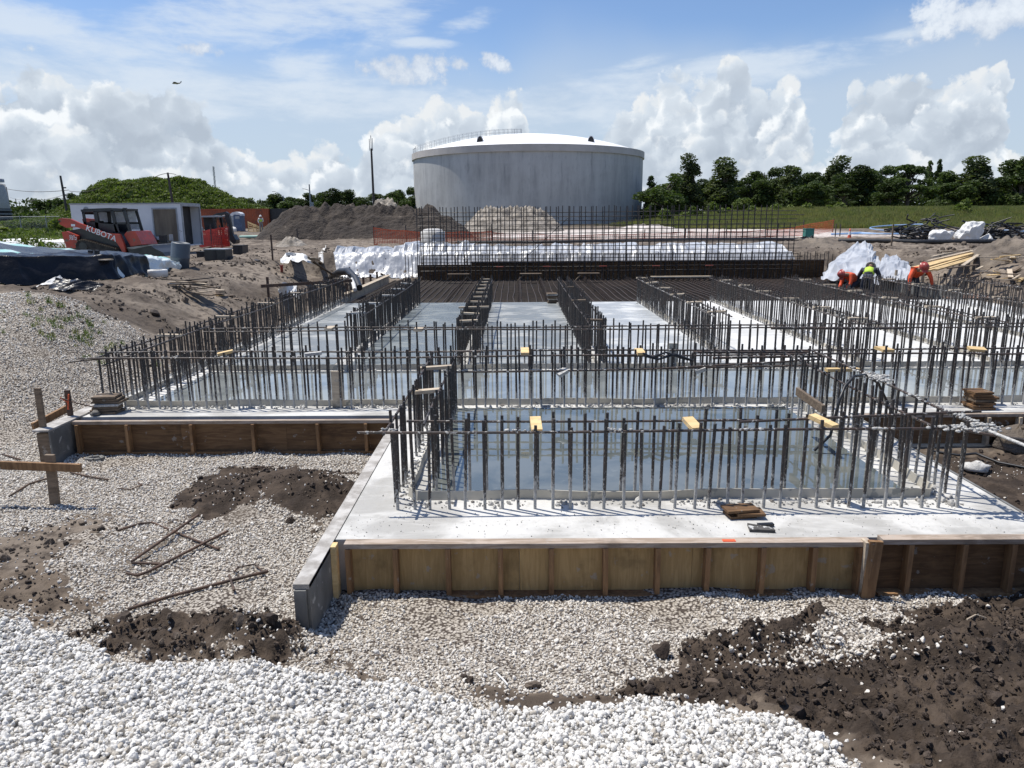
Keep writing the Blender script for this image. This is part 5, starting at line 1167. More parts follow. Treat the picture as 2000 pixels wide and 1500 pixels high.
p = gpt(140, 568, .0); sheet('tarp_scrap', net_fn([[(p[0]-.5, p[1]+.3, p[2]+.28), (p[0], p[1]+.3, p[2]+.22), (p[0]+.5, p[1]+.4, p[2]+.12)], [(p[0]-.5, p[1]-.1, p[2]+.02), (p[0], p[1]-.2, p[2]+.06), (p[0]+.45, p[1]+.1, p[2]+.02)]]), 40, 30, M_black, 'loose flap of black tarp crumpled on the earth', 'tarp', .10, 2, 1, 43)

# ------------------------------------------------------------------ lettering
def text(name, body, size, m_, parent, loc, rot, extrude=.004, shear=0, sx_=1.0):
    c = bpy.data.curves.new(name, 'FONT'); c.body = body; c.size = size; c.extrude = extrude; c.offset = size*.012; c.shear = shear; c.resolution_u = 3
    o = bpy.data.objects.new(name, c); COL.objects.link(o); bpy.context.view_layer.update()
    me = bpy.data.meshes.new_from_object(o); bpy.data.objects.remove(o); me.materials.clear(); me.materials.append(m_)
    o = bpy.data.objects.new(name, me); COL.objects.link(o); o.parent = parent; o.location = loc; o.rotation_euler = rot; o.scale = (sx_, 1, 1); return o

# ------------------------------------------------------------------ compact track loader (side on, bucket to the right)
Yk = 29.2; x0k = float(onY(116, 450, Yk)[0]); zk = gz(x0k+2, Yk+.8)
t = thing('track_loader', (x0k, Yk, zk), 'red compact track loader with black cab and mesh windows parked before the white trailer', 'loader')
S_ = .00300*29.2/30*1.0
def q(zx, zy): return ((zx-40)*S_, (800-zy)*S_)
def qs(*pts): return [q(*p) for p in pts]
L0 = dict(loc=(0, 0, 0))
put('rear_body', MB().prism(qs((75, 425), (110, 410), (300, 380), (700, 430), (760, 560), (800, 640), (240, 650), (80, 665)), .25, 1.45), M_blk, t, **L0)
for y0 in (-.02, 1.60):
    n_ = put('lift_arm', MB().prism(qs((45, 262), (92, 246), (210, 258), (300, 302), (460, 372), (640, 440), (700, 452), (840, 460), (872, 560), (893, 690), (850, 702), (815, 620), (780, 560), (700, 520), (560, 470), (420, 412), (280, 365), (140, 372), (62, 330)), y0, y0+.12), M_red, t, **L0)
    if y0 < 0:
        text('lettering', 'KUBOTA', .30, M_white, n_, (q(392, 402)[0], y0-.006, q(392, 402)[1]), (R(90), R(22), 0))
        put('warning_label', MB().box(q(210, 0)[0], q(262, 0)[0], y0-.006, y0-.001, q(0, 355)[1], q(0, 325)[1]), M_white, n_, loc=(0, 0, 0))
        put('pivot_pin', MB().cyl((*q(60, 290)[:1], y0-.02, q(60, 290)[1]), (q(60, 290)[0], y0+.1, q(60, 290)[1]), .04), M_blk, n_, loc=(0, 0, 0))
    fe = put('side_panel', MB().prism(qs((60, 425), (120, 418), (262, 476), (250, 560), (225, 640), (100, 640), (72, 520)), y0+.05, y0+.22), M_red, t, **L0)
    if y0 < 0:
        text('lettering', 'SVL', .13, M_white, fe, (q(150, 500)[0], y0+.045, q(150, 500)[1]), (R(90), 0, 0), sx_=1.25, shear=.2); text('lettering', '75-2', .14, M_white, fe, (q(146, 530)[0], y0+.045, q(146, 530)[1]), (R(90), 0, 0), sx_=1.2, shear=.2)
    tr = put('track', MB().prism(qs((225, 640), (232, 590), (262, 550), (320, 534), (380, 542), (560, 596), (760, 652), (805, 680), (830, 730), (815, 780), (770, 800), (300, 800), (245, 770)), y0+.02, y0+.36), M_rubber, t, **L0)
    lug = MB()
    P_ = qs((232, 590), (262, 550), (320, 534), (380, 542), (560, 596), (760, 652), (805, 680))
    for a, b_ in zip(P_[:-1], P_[1:]):
        n = max(1, int(math.dist(a, b_)/.085))
        for k in range(n): xx, zz = a[0]+(b_[0]-a[0])*k/n, a[1]+(b_[1]-a[1])*k/n; lug.box(xx-.02, xx+.02, y0+.0, y0+.38, zz-.005, zz+.035)
    put('track_lugs', lug, M_lumber, tr, loc=(0, 0, 0))
    for zx in (320, 480, 640, 760): put('track_wheel', MB().cyl((q(zx, 0)[0], y0-.005, q(0, 735)[1]), (q(zx, 0)[0], y0+.05, q(0, 735)[1]), .11, n=14), M_blk, tr, loc=(0, 0, 0))
    put('sprocket', MB().cyl((q(330, 0)[0], y0-.01, q(0, 620)[1]), (q(330, 0)[0], y0+.05, q(0, 620)[1]), .17, n=10), M_blk, tr, loc=(0, 0, 0))
cab = thing('cab', (0, 0, 0), None, None); cab.parent = t
CY0, CY1 = .34, 1.36
put('cab_roof', MB().prism(qs((300, 150), (330, 128), (680, 118), (885, 128), (885, 150), (700, 160), (330, 172), (305, 200)), CY0, CY1), M_blk, cab, loc=(0, 0, 0))
for y in (CY0, CY1-.05):
    for pr_ in (((302, 170), (335, 170), (345, 440), (310, 440)), ((458, 160), (510, 160), (500, 440), (462, 440)), ((688, 150), (728, 150), (770, 440), (722, 440)), ((845, 140), (880, 140), (938, 450), (900, 450)), ((310, 300), (460, 300), (560, 320), (730, 330), (760, 440), (310, 440)), ((730, 305), (885, 305), (890, 330), (735, 330))):
        put('cab_post', MB().prism(qs(*pr_), y, y+.05), M_blk, cab, loc=(0, 0, 0))
mg = MB()
for (a, b_, c_, d_) in ((335, 460, 172, 300), (508, 695, 165, 320), (728, 855, 158, 308), (765, 890, 332, 405)):
    for zx in np.arange(a, b_, 13): mg.cyl((q(zx, 0)[0], CY1-.03, q(0, c_)[1]), (q(zx, 0)[0], CY1-.03, q(0, d_)[1]), .012, n=4)
    for zy in np.arange(c_, d_, 13): mg.cyl((q(a, 0)[0], CY1-.03, q(0, zy)[1]), (q(b_, 0)[0], CY1-.03, q(0, zy)[1]), .012, n=4)
put('window_grill', mg, M_grill, cab, loc=(0, 0, 0))
put('seat', MB().box(q(345, 0)[0], q(440, 0)[0], .6, 1.1, q(0, 440)[1], q(0, 285)[1]), M_dark, cab, loc=(0, 0, 0))
put('work_light', MB().box(q(850, 0)[0], q(892, 0)[0], .36, .48, q(0, 150)[1], q(0, 118)[1]), M_blk, cab, loc=(0, 0, 0)); put('work_light', MB().box(q(288, 0)[0], q(325, 0)[0], .36, .48, q(0, 165)[1], q(0, 135)[1]), M_blk, cab, loc=(0, 0, 0))
put('front_frame', MB().prism(qs((860, 470), (905, 420), (960, 420), (1010, 425), (1062, 540), (1085, 600), (930, 625)), .2, 1.5), M_red, t, **L0)
put('hydraulic_line', MB().tube([(q(905, 0)[0], .25, q(0, 265)[1]), (q(910, 0)[0], .25, q(0, 400)[1])], .012, 4), M_blk, t, **L0)
put('bucket', MB().prism(qs((935, 650), (1000, 655), (1250, 612), (1300, 650), (1400, 700), (1432, 752), (1200, 745), (960, 715)), -.10, 1.82), M_blk, t, **L0)
put('bucket_lip', MB().prism(qs((930, 640), (935, 634), (1246, 598), (1254, 612), (1000, 656)), -.13, 1.85), M_steel, t, **L0)

# ------------------------------------------------------------------ white cargo trailer
Yt = 36.0; xa = float(onY(143, 450, Yt)[0]); xb = float(onY(357, 450, Yt)[0]); zg = gz((xa+xb)/2, Yt); zr = float(onY(250, 399, Yt)[2])-zg; Lt = xb-xa
t = thing('cargo_trailer', (xa, Yt, zg), 'long white enclosed trailer with a plywood side door and open dark rear', 'trailer')
put('body_wall', MB().box(0, Lt-1.35, 0, .05, .38, zr).box(Lt-.22, Lt, 0, .05, .38, zr).box(Lt-1.35, Lt-.22, 0, .05, zr-.22, zr), M_trailer, t, **L0)
put('body_shell', MB().box(0, .05, .05, 2.1, .38, zr).box(0, Lt, 2.1, 2.15, .38, zr).box(0, Lt, .05, 2.1, .33, .38), M_trailer, t, **L0)
put('roof', MB().box(-.03, Lt+.03, -.03, 2.18, zr, zr+.06), M_galv, t, **L0)
dr = put('side_door', MB().box(Lt-1.33, Lt-.24, .01, .04, .40, zr-.24), mat('door_plywood', (.20, .165, .12), (.13, .105, .08), 1.4, .8, stretch=(3, 1, .6)), t, **L0)
put('door_frame', MB().box(Lt-1.39, Lt-1.33, -.02, .0, .38, zr-.17).box(Lt-.24, Lt-.18, -.02, .0, .38, zr-.17).box(Lt-1.33, Lt-.24, -.02, .0, zr-.24, zr-.17), M_galv, t, **L0)
put('rear_frame', MB().box(Lt, Lt+.05, 0, .10, .33, zr).box(Lt, Lt+.05, 2.05, 2.15, .33, zr).box(Lt, Lt+.05, .1, 2.05, zr-.10, zr), M_galv, t, **L0)
put('interior_shade', MB().box(Lt-.5, Lt-.45, .06, 2.09, .39, zr-.01), M_dark, t, **L0)  # near-black sheet just inside the open rear stands in for its shade
wx = float(onY(299, 480, Yt)[0])-xa
wh = put('wheel', MB().cyl((wx, -.06, .33), (wx, .14, .33), .33, n=20), M_rubber, t, **L0); put('rim', MB().cyl((wx, -.075, .33), (wx, -.061, .33), .19, n=16), M_white, wh, loc=(0, 0, 0))
wh = put('wheel', MB().cyl((wx-.85, -.06, .33), (wx-.85, .14, .33), .33, n=20), M_rubber, t, **L0); put('rim', MB().cyl((wx-.85, -.075, .33), (wx-.85, -.061, .33), .19, n=16), M_white, wh, loc=(0, 0, 0))
fa = [(wx+1.35*k_[0]-.42, .38+.45*k_[1]) for k_ in ((-.85, 0), (-.8, .55), (-.6, .9), (0, .98), (.55, .9), (.85, .5), (.92, 0))]; fi = [(a*.90+(wx-.42)*.10, .38+(b_-.38)*.72) for a, b_ in fa]
put('fender', MB().prism(fa+fi[::-1], -.14, -.005), M_white, t, **L0)
put('side_vent', MB().cyl((.75, -.03, zr-.22), (.75, 0, zr-.22), .12, n=10), M_galv, t, **L0)
p = hp(279, 470, Yt-.8); tt = thing('spare_hood', (p[0], p[1], gz(p[0], p[1])), 'black rounded tank lying in front of the trailer wheels', 'tank')
put('shell', MB().prism([(-.42, .55), (-.42, .7), (-.30, .92), (.25, .92), (.42, .72), (.42, .55)], 0, .5), M_blk, tt, **L0); put('foot', MB().box(-.3, .3, .1, .4, 0, .55), M_blk, tt, **L0)
p = hp(327, 480, Yt-1.5); tt = thing('generator', (p[0], p[1], gz(p[0], p[1])), 'black air compressor cart standing under the trailer door', 'compressor')
put('body', MB().box(-.42, .35, 0, .5, .15, .62), M_blk, tt, **L0); put('motor', MB().box(-.40, -.15, .1, .4, .62, .95), M_dark, tt, **L0); put('air_filter', MB().cyl((.12, .2, .7), (.12, .2, .98), .09, n=8), M_galv, tt, **L0); put('plate', MB().box(-.18, .1, -.02, 0, .3, .55), M_galv, tt, **L0); put('wheel', MB().cyl((.3, -.05, .14), (.3, .05, .14), .14, n=12), M_rubber, tt, **L0)

# ------------------------------------------------------------------ mini excavator behind red netting
Ye = 45.0; xe = float(onY(388, 440, Ye)[0]); ze = gz(xe+1, Ye); k_ = Ye/FPX*.1
def e(zx, zy): return ((zx-260)*k_, (840-zy)*k_)
def es(*pts): return [e(*p) for p in pts]
t = thing('mini_excavator', (xe, Ye, ze), 'black mini excavator with folded boom behind red netting', 'excavator')
put('canopy_roof', MB().prism(es((252, 235), (560, 228), (700, 240), (700, 262), (262, 262)), .1, 1.3), M_galv, t, **L0)
for a in (((262, 262), (285, 262), (300, 600), (272, 600)), ((520, 262), (560, 262), (590, 600), (545, 600))):
    for y in (.12, 1.2): put('cab_post', MB().prism(es(*a), y, y+.08), M_blk, t, **L0)
put('cab_glass', MB().prism(es((285, 262), (520, 262), (545, 600), (300, 600)), .55, .6), M_dark, t, **L0)
put('boom', MB().prism(es((500, 215), (560, 190), (740, 158), (800, 200), (775, 240), (720, 200), (560, 262), (520, 330), (490, 300)), .45, .75), M_blk, t, **L0)
put('stick', MB().prism(es((725, 190), (790, 185), (812, 300), (830, 520), (850, 620), (760, 600), (750, 400), (720, 260)), .48, .72), M_blk, t, **L0)
put('bucket', MB().prism(es((760, 600), (860, 590), (915, 690), (905, 760), (860, 770), (800, 720)), .3, .95), M_blk, t, **L0)
put('body', MB().prism(es((262, 600), (600, 590), (640, 660), (600, 720), (262, 720)), .0, 1.4), M_dark, t, **L0)
for y in (-.05, 1.15): put('track', MB().prism(es((262, 800), (300, 720), (640, 720), (690, 780), (650, 838), (300, 838)), y, y+.3), M_rubber, t, **L0)
put('counterweight_lamp', MB().ball((*e(262, 500)[:1], -.1, e(262, 500)[1]), .30, 12, 8), M_galv, t, **L0)
def net(name, pts, h, label, m_, cell=.10, wave=.04, posts=None, hh=None, sag=.05, cat='safety net', strip=.03, mp=None):
    """plastic barrier mesh hung between posts; strips are real"""
    o = pts[0]; t = thing(name, (*o[:2], o[2]), label, cat); mb_ = MB(); P = []
    for a, b_ in zip(pts[:-1], pts[1:]):
        n = max(2, int(math.dist(a[:2], b_[:2])/.5))
        for k in range(n): f = k/n; P.append([a[i]+(b_[i]-a[i])*f for i in range(3)]+[math.sin(math.pi*f)*sag])
    P.append([*pts[-1], 0]); P = np.array(P); n = len(P)
    wv = np.sin(np.arange(n)*1.3)*wave; tops = P[:, 2]+(h if np.isscalar(h) else np.interp(np.linspace(0, 1, n), np.linspace(0, 1, len(h)), h))-P[:, 3]; bots = P[:, 2]+.03
    rows_ = max(4, int((tops-bots).max()/cell))
    for r in range(rows_+1):
        f = r/rows_; zz = bots+(tops-bots)*f; w_ = strip*(2.2 if r in (0, rows_) else 1)
        A = np.stack([np.stack([P[:, 0], P[:, 1]+wv*f, zz-w_/2], 1), np.stack([P[:, 0], P[:, 1]+wv*f, zz+w_/2], 1)], 1)-np.array(o)
        mb_.grid(A, False)
    L = np.concatenate([[0], np.cumsum(np.hypot(np.diff(P[:, 0]), np.diff(P[:, 1])))]); tot = L[-1]
    for s in np.arange(0, tot, cell*1.1):
        x = np.interp(s, L, P[:, 0])-o[0]; y = np.interp(s, L, P[:, 1])-o[1]; zb = np.interp(s, L, bots)-o[2]; zt_ = np.interp(s, L, tops)-o[2]; w_ = np.interp(s, L, wv); mb_.add([(x, y, zb), (x+strip, y, zb), (x+strip, y+w_, zt_), (x, y+w_, zt_)], [(0, 1, 2, 3)])
    put('mesh', mb_, m_, t, loc=(0, 0, 0), kind='stuff')
    for a in (posts or pts): put('post', MB().box(a[0]-o[0]-.03, a[0]-o[0]+.03, a[1]-o[1]+.02, a[1]-o[1]+.08, a[2]-o[2]-.3, a[2]-o[2]+(max(h) if not np.isscalar(h) else h)+.12), mp or M_pole, t, loc=(0, 0, 0))
    return t
def gy(px, Y, dz=0.0): x = float(onY(px, 440, Y)[0]); return (x, Y, gz(x, Y)+dz)
net('safety_net', [gy(386, 43.0), gy(410, 42.6), gy(428, 42.6), gy(444, 43.4)], [.9, 1.0, 1.15, 1.2], 'bright red plastic netting in front of the mini excavator', M_netred, .09, .12, strip=.045)
net('safety_fence', [gy(729, 47), gy(792, 46.6), gy(850, 46.4), gy(900, 47), gy(960, 48)], [1.05, .85, .72, .70, .70], 'orange safety net fence in front of the dark soil pile, left stretch', M_net, .10, .10, strip=.028)
net('safety_fence', [gy(962, 48), gy(1040, 50), gy(1110, 52), gy(1180, 51), gy(1260, 50), gy(1340, 51)], [.6, .5, .42, .40, .42, .5], 'sagging orange net fence along the pale sand, middle stretch', M_net, .13, .10, strip=.022)
net('safety_fence', [gy(1345, 51), gy(1420, 52), gy(1500, 55), gy(1570, 60), gy(1628, 66)], [.5, .5, .6, .95, 1.1], 'orange net fence running off to the right behind the teal box', M_net, .16, .10, strip=.022)

# ------------------------------------------------------------------ shipping container, toilet, far left things
Yc = 96.0; xa = float(onY(345, 440, Yc)[0]); xb = float(onY(526, 440, Yc)[0]); zc = 1.52
t = thing('shipping_container', (xa, Yc, zc), 'rust orange shipping container behind the portable toilet', 'container')
co = MB(); n = 70; pts = []
for k in range(n+1): pts.append(((xb-xa-.3)*k/n+.15, 0 if (k//1) % 2 else .06))
vs = [(a, b_, .15) for a, b_ in pts]+[(a, b_, 2.45) for a, b_ in pts]
co.add(vs, [(i, i+1, n+2+i, n+1+i) for i in range(n)])
put('corrugated_side', co, M_orange, t, **L0); put('frame', MB().box(0, .15, -.02, .15, 0, 2.6).box(xb-xa-.15, xb-xa, -.02, .15, 0, 2.6).box(.15, xb-xa-.15, -.02, .1, 0, .15).box(.15, xb-xa-.15, -.02, .1, 2.45, 2.6), M_orange, t, **L0)
put('box_shell', MB().box(.02, xb-xa-.02, .16, 2.4, .02, 2.58), M_orange, t, **L0)
text('lettering', 'Hapag-Ll', 1.25, M_blk, t, (float(onY(421, 440, Yc)[0])-xa, -.04, .92), (R(90), 0, 0), sx_=.80)
put('dark_container', MB().box(0, 1.6, 0, 2.4, 0, 2.5), M_blk, loc=gy(529, 96.5), label='black container end beside the orange container', cat='container')
put('site_box', MB().box(0, 1.5, 0, 1.5, 0, 2.35), M_galv, loc=gy(534, 100), label='pale grey cabin corner between container and soil pile', cat='cabin')
p = gy(465, 88); t = thing('portable_toilet', p, 'blue portable toilet with a white rounded roof by the orange container', 'toilet')
put('cabin', MB().box(-.62, -.28, -.5, .6, 0, 1.85), M_galv, t, **L0); put('door', MB().box(-.28, .62, -.52, .6, .05, 1.9), M_blue, t, **L0)
put('roof', MB().prism([(-.66, 1.80), (-.60, 2.0), (-.35, 2.18), (0, 2.25), (.35, 2.2), (.6, 2.05), (.66, 1.82), (.55, 1.82), (.45, 1.92), (-.2, 1.94), (-.28, 1.80)], -.55, .65), M_white, t, **L0); put('door_sign', MB().box(-.05, .42, -.54, -.522, 1.45, 1.75), M_galv, t, **L0)
p = gy(450, 86); pile_ = put('plastic_heap', MB().ball((0, 0, .2), .7, 12, 8, (1, .6, .55), .25, 3), M_bag, loc=p, label='white plastic heaped against the portable toilet', cat='plastic sheet')
net('safety_fence', [gy(484, 84), gy(500, 83), gy(508, 83), gy(524, 85)], [1.1, .7, .35, .65], 'slack yellow barrier tape on stakes beside the worker in the hard hat', M_yellow, .9, .02, strip=.09, sag=.02)
put('green_pipe', MB().cyl((-.75, 0, .12), (.75, 0, .14), .11, n=8), mat('pale_green_pipe', (.30, .52, .42), (.4, .55, .48)), loc=gy(484, 62), label='short pale green pipe on the track beyond the netting', cat='pipe')
t = thing('storage_tower', gy(-6, 118), 'pale round tower with dark banded base at the left edge of the photo', 'tower')
put('shell', MB().lathe((0, 0, 0), [(2.1, 3.2), (1.9, 6.9), (.05, 7.4)], 32), mat('tower_cream', (.48, .47, .43), (.38, .37, .34)), t, **L0); put('base', MB().lathe((0, 0, 0), [(2.25, -.4), (2.15, 3.2)], 32), M_dark, t, **L0)
for z in (.5, 1.1, 1.7, 2.3, 2.9): put('band', MB().lathe((0, 0, z), [(2.28, 0), (2.28, .16)], 32), M_galv, t, **L0)
put('top_rail', MB().lathe((0, 0, 7.2), [(1.85, 0), (1.85, .5), (1.8, .5)], 24), M_galv, t, **L0)
t = thing('chain_link_fence', gy(60, 70), 'grey chain link fence among the weeds at the left', 'fence')
fm = MB(); Xa, Xb = float(onY(-60, 440, 70)[0]), float(onY(118, 440, 70)[0]); o_ = gy(60, 70)
for k, x in enumerate(np.arange(Xa, Xb, 2.4)): put('fence_post', MB().cyl((x-o_[0], 0, -.2), (x-o_[0], 0, 1.9), .035, n=5), M_galv, t, **L0)
for x in np.arange(Xa-1.8, Xb, .14): fm.tube([(x-o_[0], .03, .0), (x-o_[0]+1.75, .03, 1.75)], .006, 3, False, False); fm.tube([(x-o_[0]+1.75, .03, .0), (x-o_[0], .03, 1.75)], .006, 3, False, False)
put('wire_mesh', fm, M_galv, t, loc=(0, 0, 0), kind='stuff'); put('top_rail', MB().cyl((Xa-o_[0], 0, 1.8), (Xb-o_[0], 0, 1.8), .025, n=5), M_galv, t, **L0)
p = gy(50, 44); sheet('ground_sheet', net_fn([[(-36, 45.5, 1.55), (-30, 45.5, 1.6), (-25, 45.2, 1.5), (-22.5, 44.5, 1.4)], [(-36, 43.5, 1.5), (-30, 43.4, 1.52), (-25, 43.2, 1.45), (-22.8, 43, 1.3)], [(-36, 43.1, .9), (-30, 43, .95), (-25, 42.9, .9), (-22.8, 42.8, .9)]]), 120, 30, M_bag, 'white plastic covered low bund beyond the tarp stack', 'plastic sheet', .08, 5, 1, 51)
put('dark_bund', MB().hexa([(-37, 42.4, .7), (-22.8, 42.2, .7), (-22.8, 42.9, .7), (-37, 43, .7), (-37, 42.5, 1.18), (-22.8, 42.3, 1.12), (-22.8, 42.9, 1.12), (-37, 43, 1.18)]), M_lumber, label='dark timber kerb below the white plastic bund at the left', cat='kerb')

# ------------------------------------------------------------------ poles, masts, wires, plane
def pole(px, top, Y, r, label, lean=0, arms=None, m_=M_pole, name='utility_pole', cat='pole'):
    b_ = gy(px, Y); zt_ = float(onY(px, top, Y)[2])-b_[2]; t = thing(name, b_, label, cat)
    put('shaft', MB().cyl((0, 0, -.5), (lean, 0, zt_), r, r*.65, n=8), m_, t, **L0)
    for a in (arms or []): put('arm', a(zt_, lean), M_galv if name == 'street_lamp' else m_, t, **L0)
    return t, b_, zt_
ins = lambda s, dz: (lambda z, l: MB().cyl((l, 0, z-dz), (l+s, 0, z-dz), .10, n=6))
pole(135, 343, 105, .20, 'nearest of the left power poles, two insulators on its right side', -.3, [ins(.55, 1.6), ins(.55, 2.6)])
pole(25, 365, 140, .17, 'power pole next to the banded tower at the left', -.2); pole(38, 388, 190, .15, 'small far power pole, second right of the tower'); pole(44, 393, 220, .14, 'smallest far power pole, third right of the tower')
pole(345, 337, 97, .20, 'power pole rising out of the green hill behind the trailer', -.45)
t, b_, zt_ = pole(732, 290, 118, .22, 'tall dark mast left of the tank with thin antennas at the top', 0, None, M_pole, 'light_mast', 'mast')
for s in (-.25, .0, .2): put('antenna', MB().cyl((s, 0, zt_-.3), (s, 0, zt_+1.9-abs(s)*2), .05, n=4), M_galv, t, **L0)
t, b_, zt_ = pole(427, 325, 230, .16, 'very thin pale radio mast above the far trees', 0, None, M_galv, 'radio_mast', 'mast')
for k in range(14): put('lattice_bar', MB().cyl((-.35, 0, zt_*k/14), (.35, 0, zt_*(k+.7)/14), .05, n=3), M_galv, t, **L0)
for s in (-.35, .35): put('lattice_leg', MB().cyl((s, 0, 0), (s*.6, 0, zt_), .06, n=3), M_galv, t, **L0)
t, b_, zt_ = pole(609, 360, 130, .17, 'grey pole with transformer and lamp arm above the soil pile', 0, None, M_galv)
put('lamp_arm', MB().tube([(0, 0, zt_-1.0), (-.8, 0, zt_-.75), (-1.2, 0, zt_-.7)], .05, 4), M_galv, t, **L0); put('transformer', MB().cyl((.3, 0, 3.2), (.3, 0, 4.0), .28, n=8), M_galv, t, **L0)
t, b_, zt_ = pole(557, 382, 135, .10, 'street lamp with a curved arm pointing left above the far trees', 0, None, M_galv, 'street_lamp', 'street lamp')
put('lamp_arm', MB().tube([(0, 0, zt_-.3), (-.6, 0, zt_+.35), (-1.4, 0, zt_+.7), (-1.9, 0, zt_+.72)], .05, 4), M_galv, t, **L0)
def wire(a, b_, sag, label, r=.035):
    pts = [(a[0]+(b_[0]-a[0])*f, a[1]+(b_[1]-a[1])*f, a[2]+(b_[2]-a[2])*f-sag*4*f*(1-f)) for f in np.linspace(0, 1, 20)]
    put('power_line', MB().tube(pts, r, 3, True, False), M_pole, label=label, cat='power line')
wire(hp(0, 366, 150), hp(134, 371, 105), .5, 'upper power line from the left edge to the nearest power pole', .045); wire(hp(135, 373, 105), hp(200, 366, 96), .3, 'power line from the nearest pole towards the green hill', .04); wire(hp(296, 350, 94), hp(344, 341, 92), -.35, 'curved power line rising to the pole on the green hill', .04); wire(hp(20, 386, 170), hp(133, 378, 106), .8, 'lower thin power line at the left', .03)
p = hp(345, 163, 900); t = thing('aeroplane', p, 'tiny aeroplane flying low among the clouds at the left', 'aeroplane')
put('fuselage', MB().tube([(-5, 0, 0), (-4, 0, .3), (0, 0, .3), (4, 0, .6), (5.5, 0, 1.0)], [.3, .9, 1.0, .6, .2], 8), M_galv, t, **L0); put('wing', MB().hexa([(-1.5, -6, .6), (1, -6, .6), (1.5, 6, .6), (-1, 6, .6), (-1.5, -6, .8), (1, -6, .8), (1.5, 6, .8), (-1, 6, .8)]), M_galv, t, **L0); put('tail', MB().prism([(3.8, .8), (5.2, .8), (6, 2.6), (5.2, 2.6)], -.15, .15), M_galv, t, **L0)
for y in (-3.6, 3.4): put('engine', MB().cyl((-2.4, y, .2), (.2, y, .2), .5, n=8), M_pole, t, **L0)

# ------------------------------------------------------------------ people
def skin_obj(name, chains, m_, parent, sub=1):
    V = []; E_ = []; Rd = []; key = {}
    def vid(p, r):
        k = tuple(round(c, 4) for c in p)
        if k not in key: key[k] = len(V); V.append(p); Rd.append(r)
        return key[k]
    for ch in chains:
        ids = [vid(p, r) for p, r in ch]; E_ += [(a, b_) for a, b_ in zip(ids[:-1], ids[1:]) if a != b_]
    me = bpy.data.meshes.new(name); me.from_pydata(V, E_, []); me.materials.append(m_)
    o = bpy.data.objects.new(name, me); COL.objects.link(o); o.parent = parent
    md = o.modifiers.new('skin', 'SKIN')
    for i, r in enumerate(Rd): me.skin_vertices[0].data[i].radius = (r, r)
    me.skin_vertices[0].data[0].use_root = True
    md.use_smooth_shade = True
    s = o.modifiers.new('sub', 'SUBSURF'); s.levels = sub; s.render_levels = sub
    return o
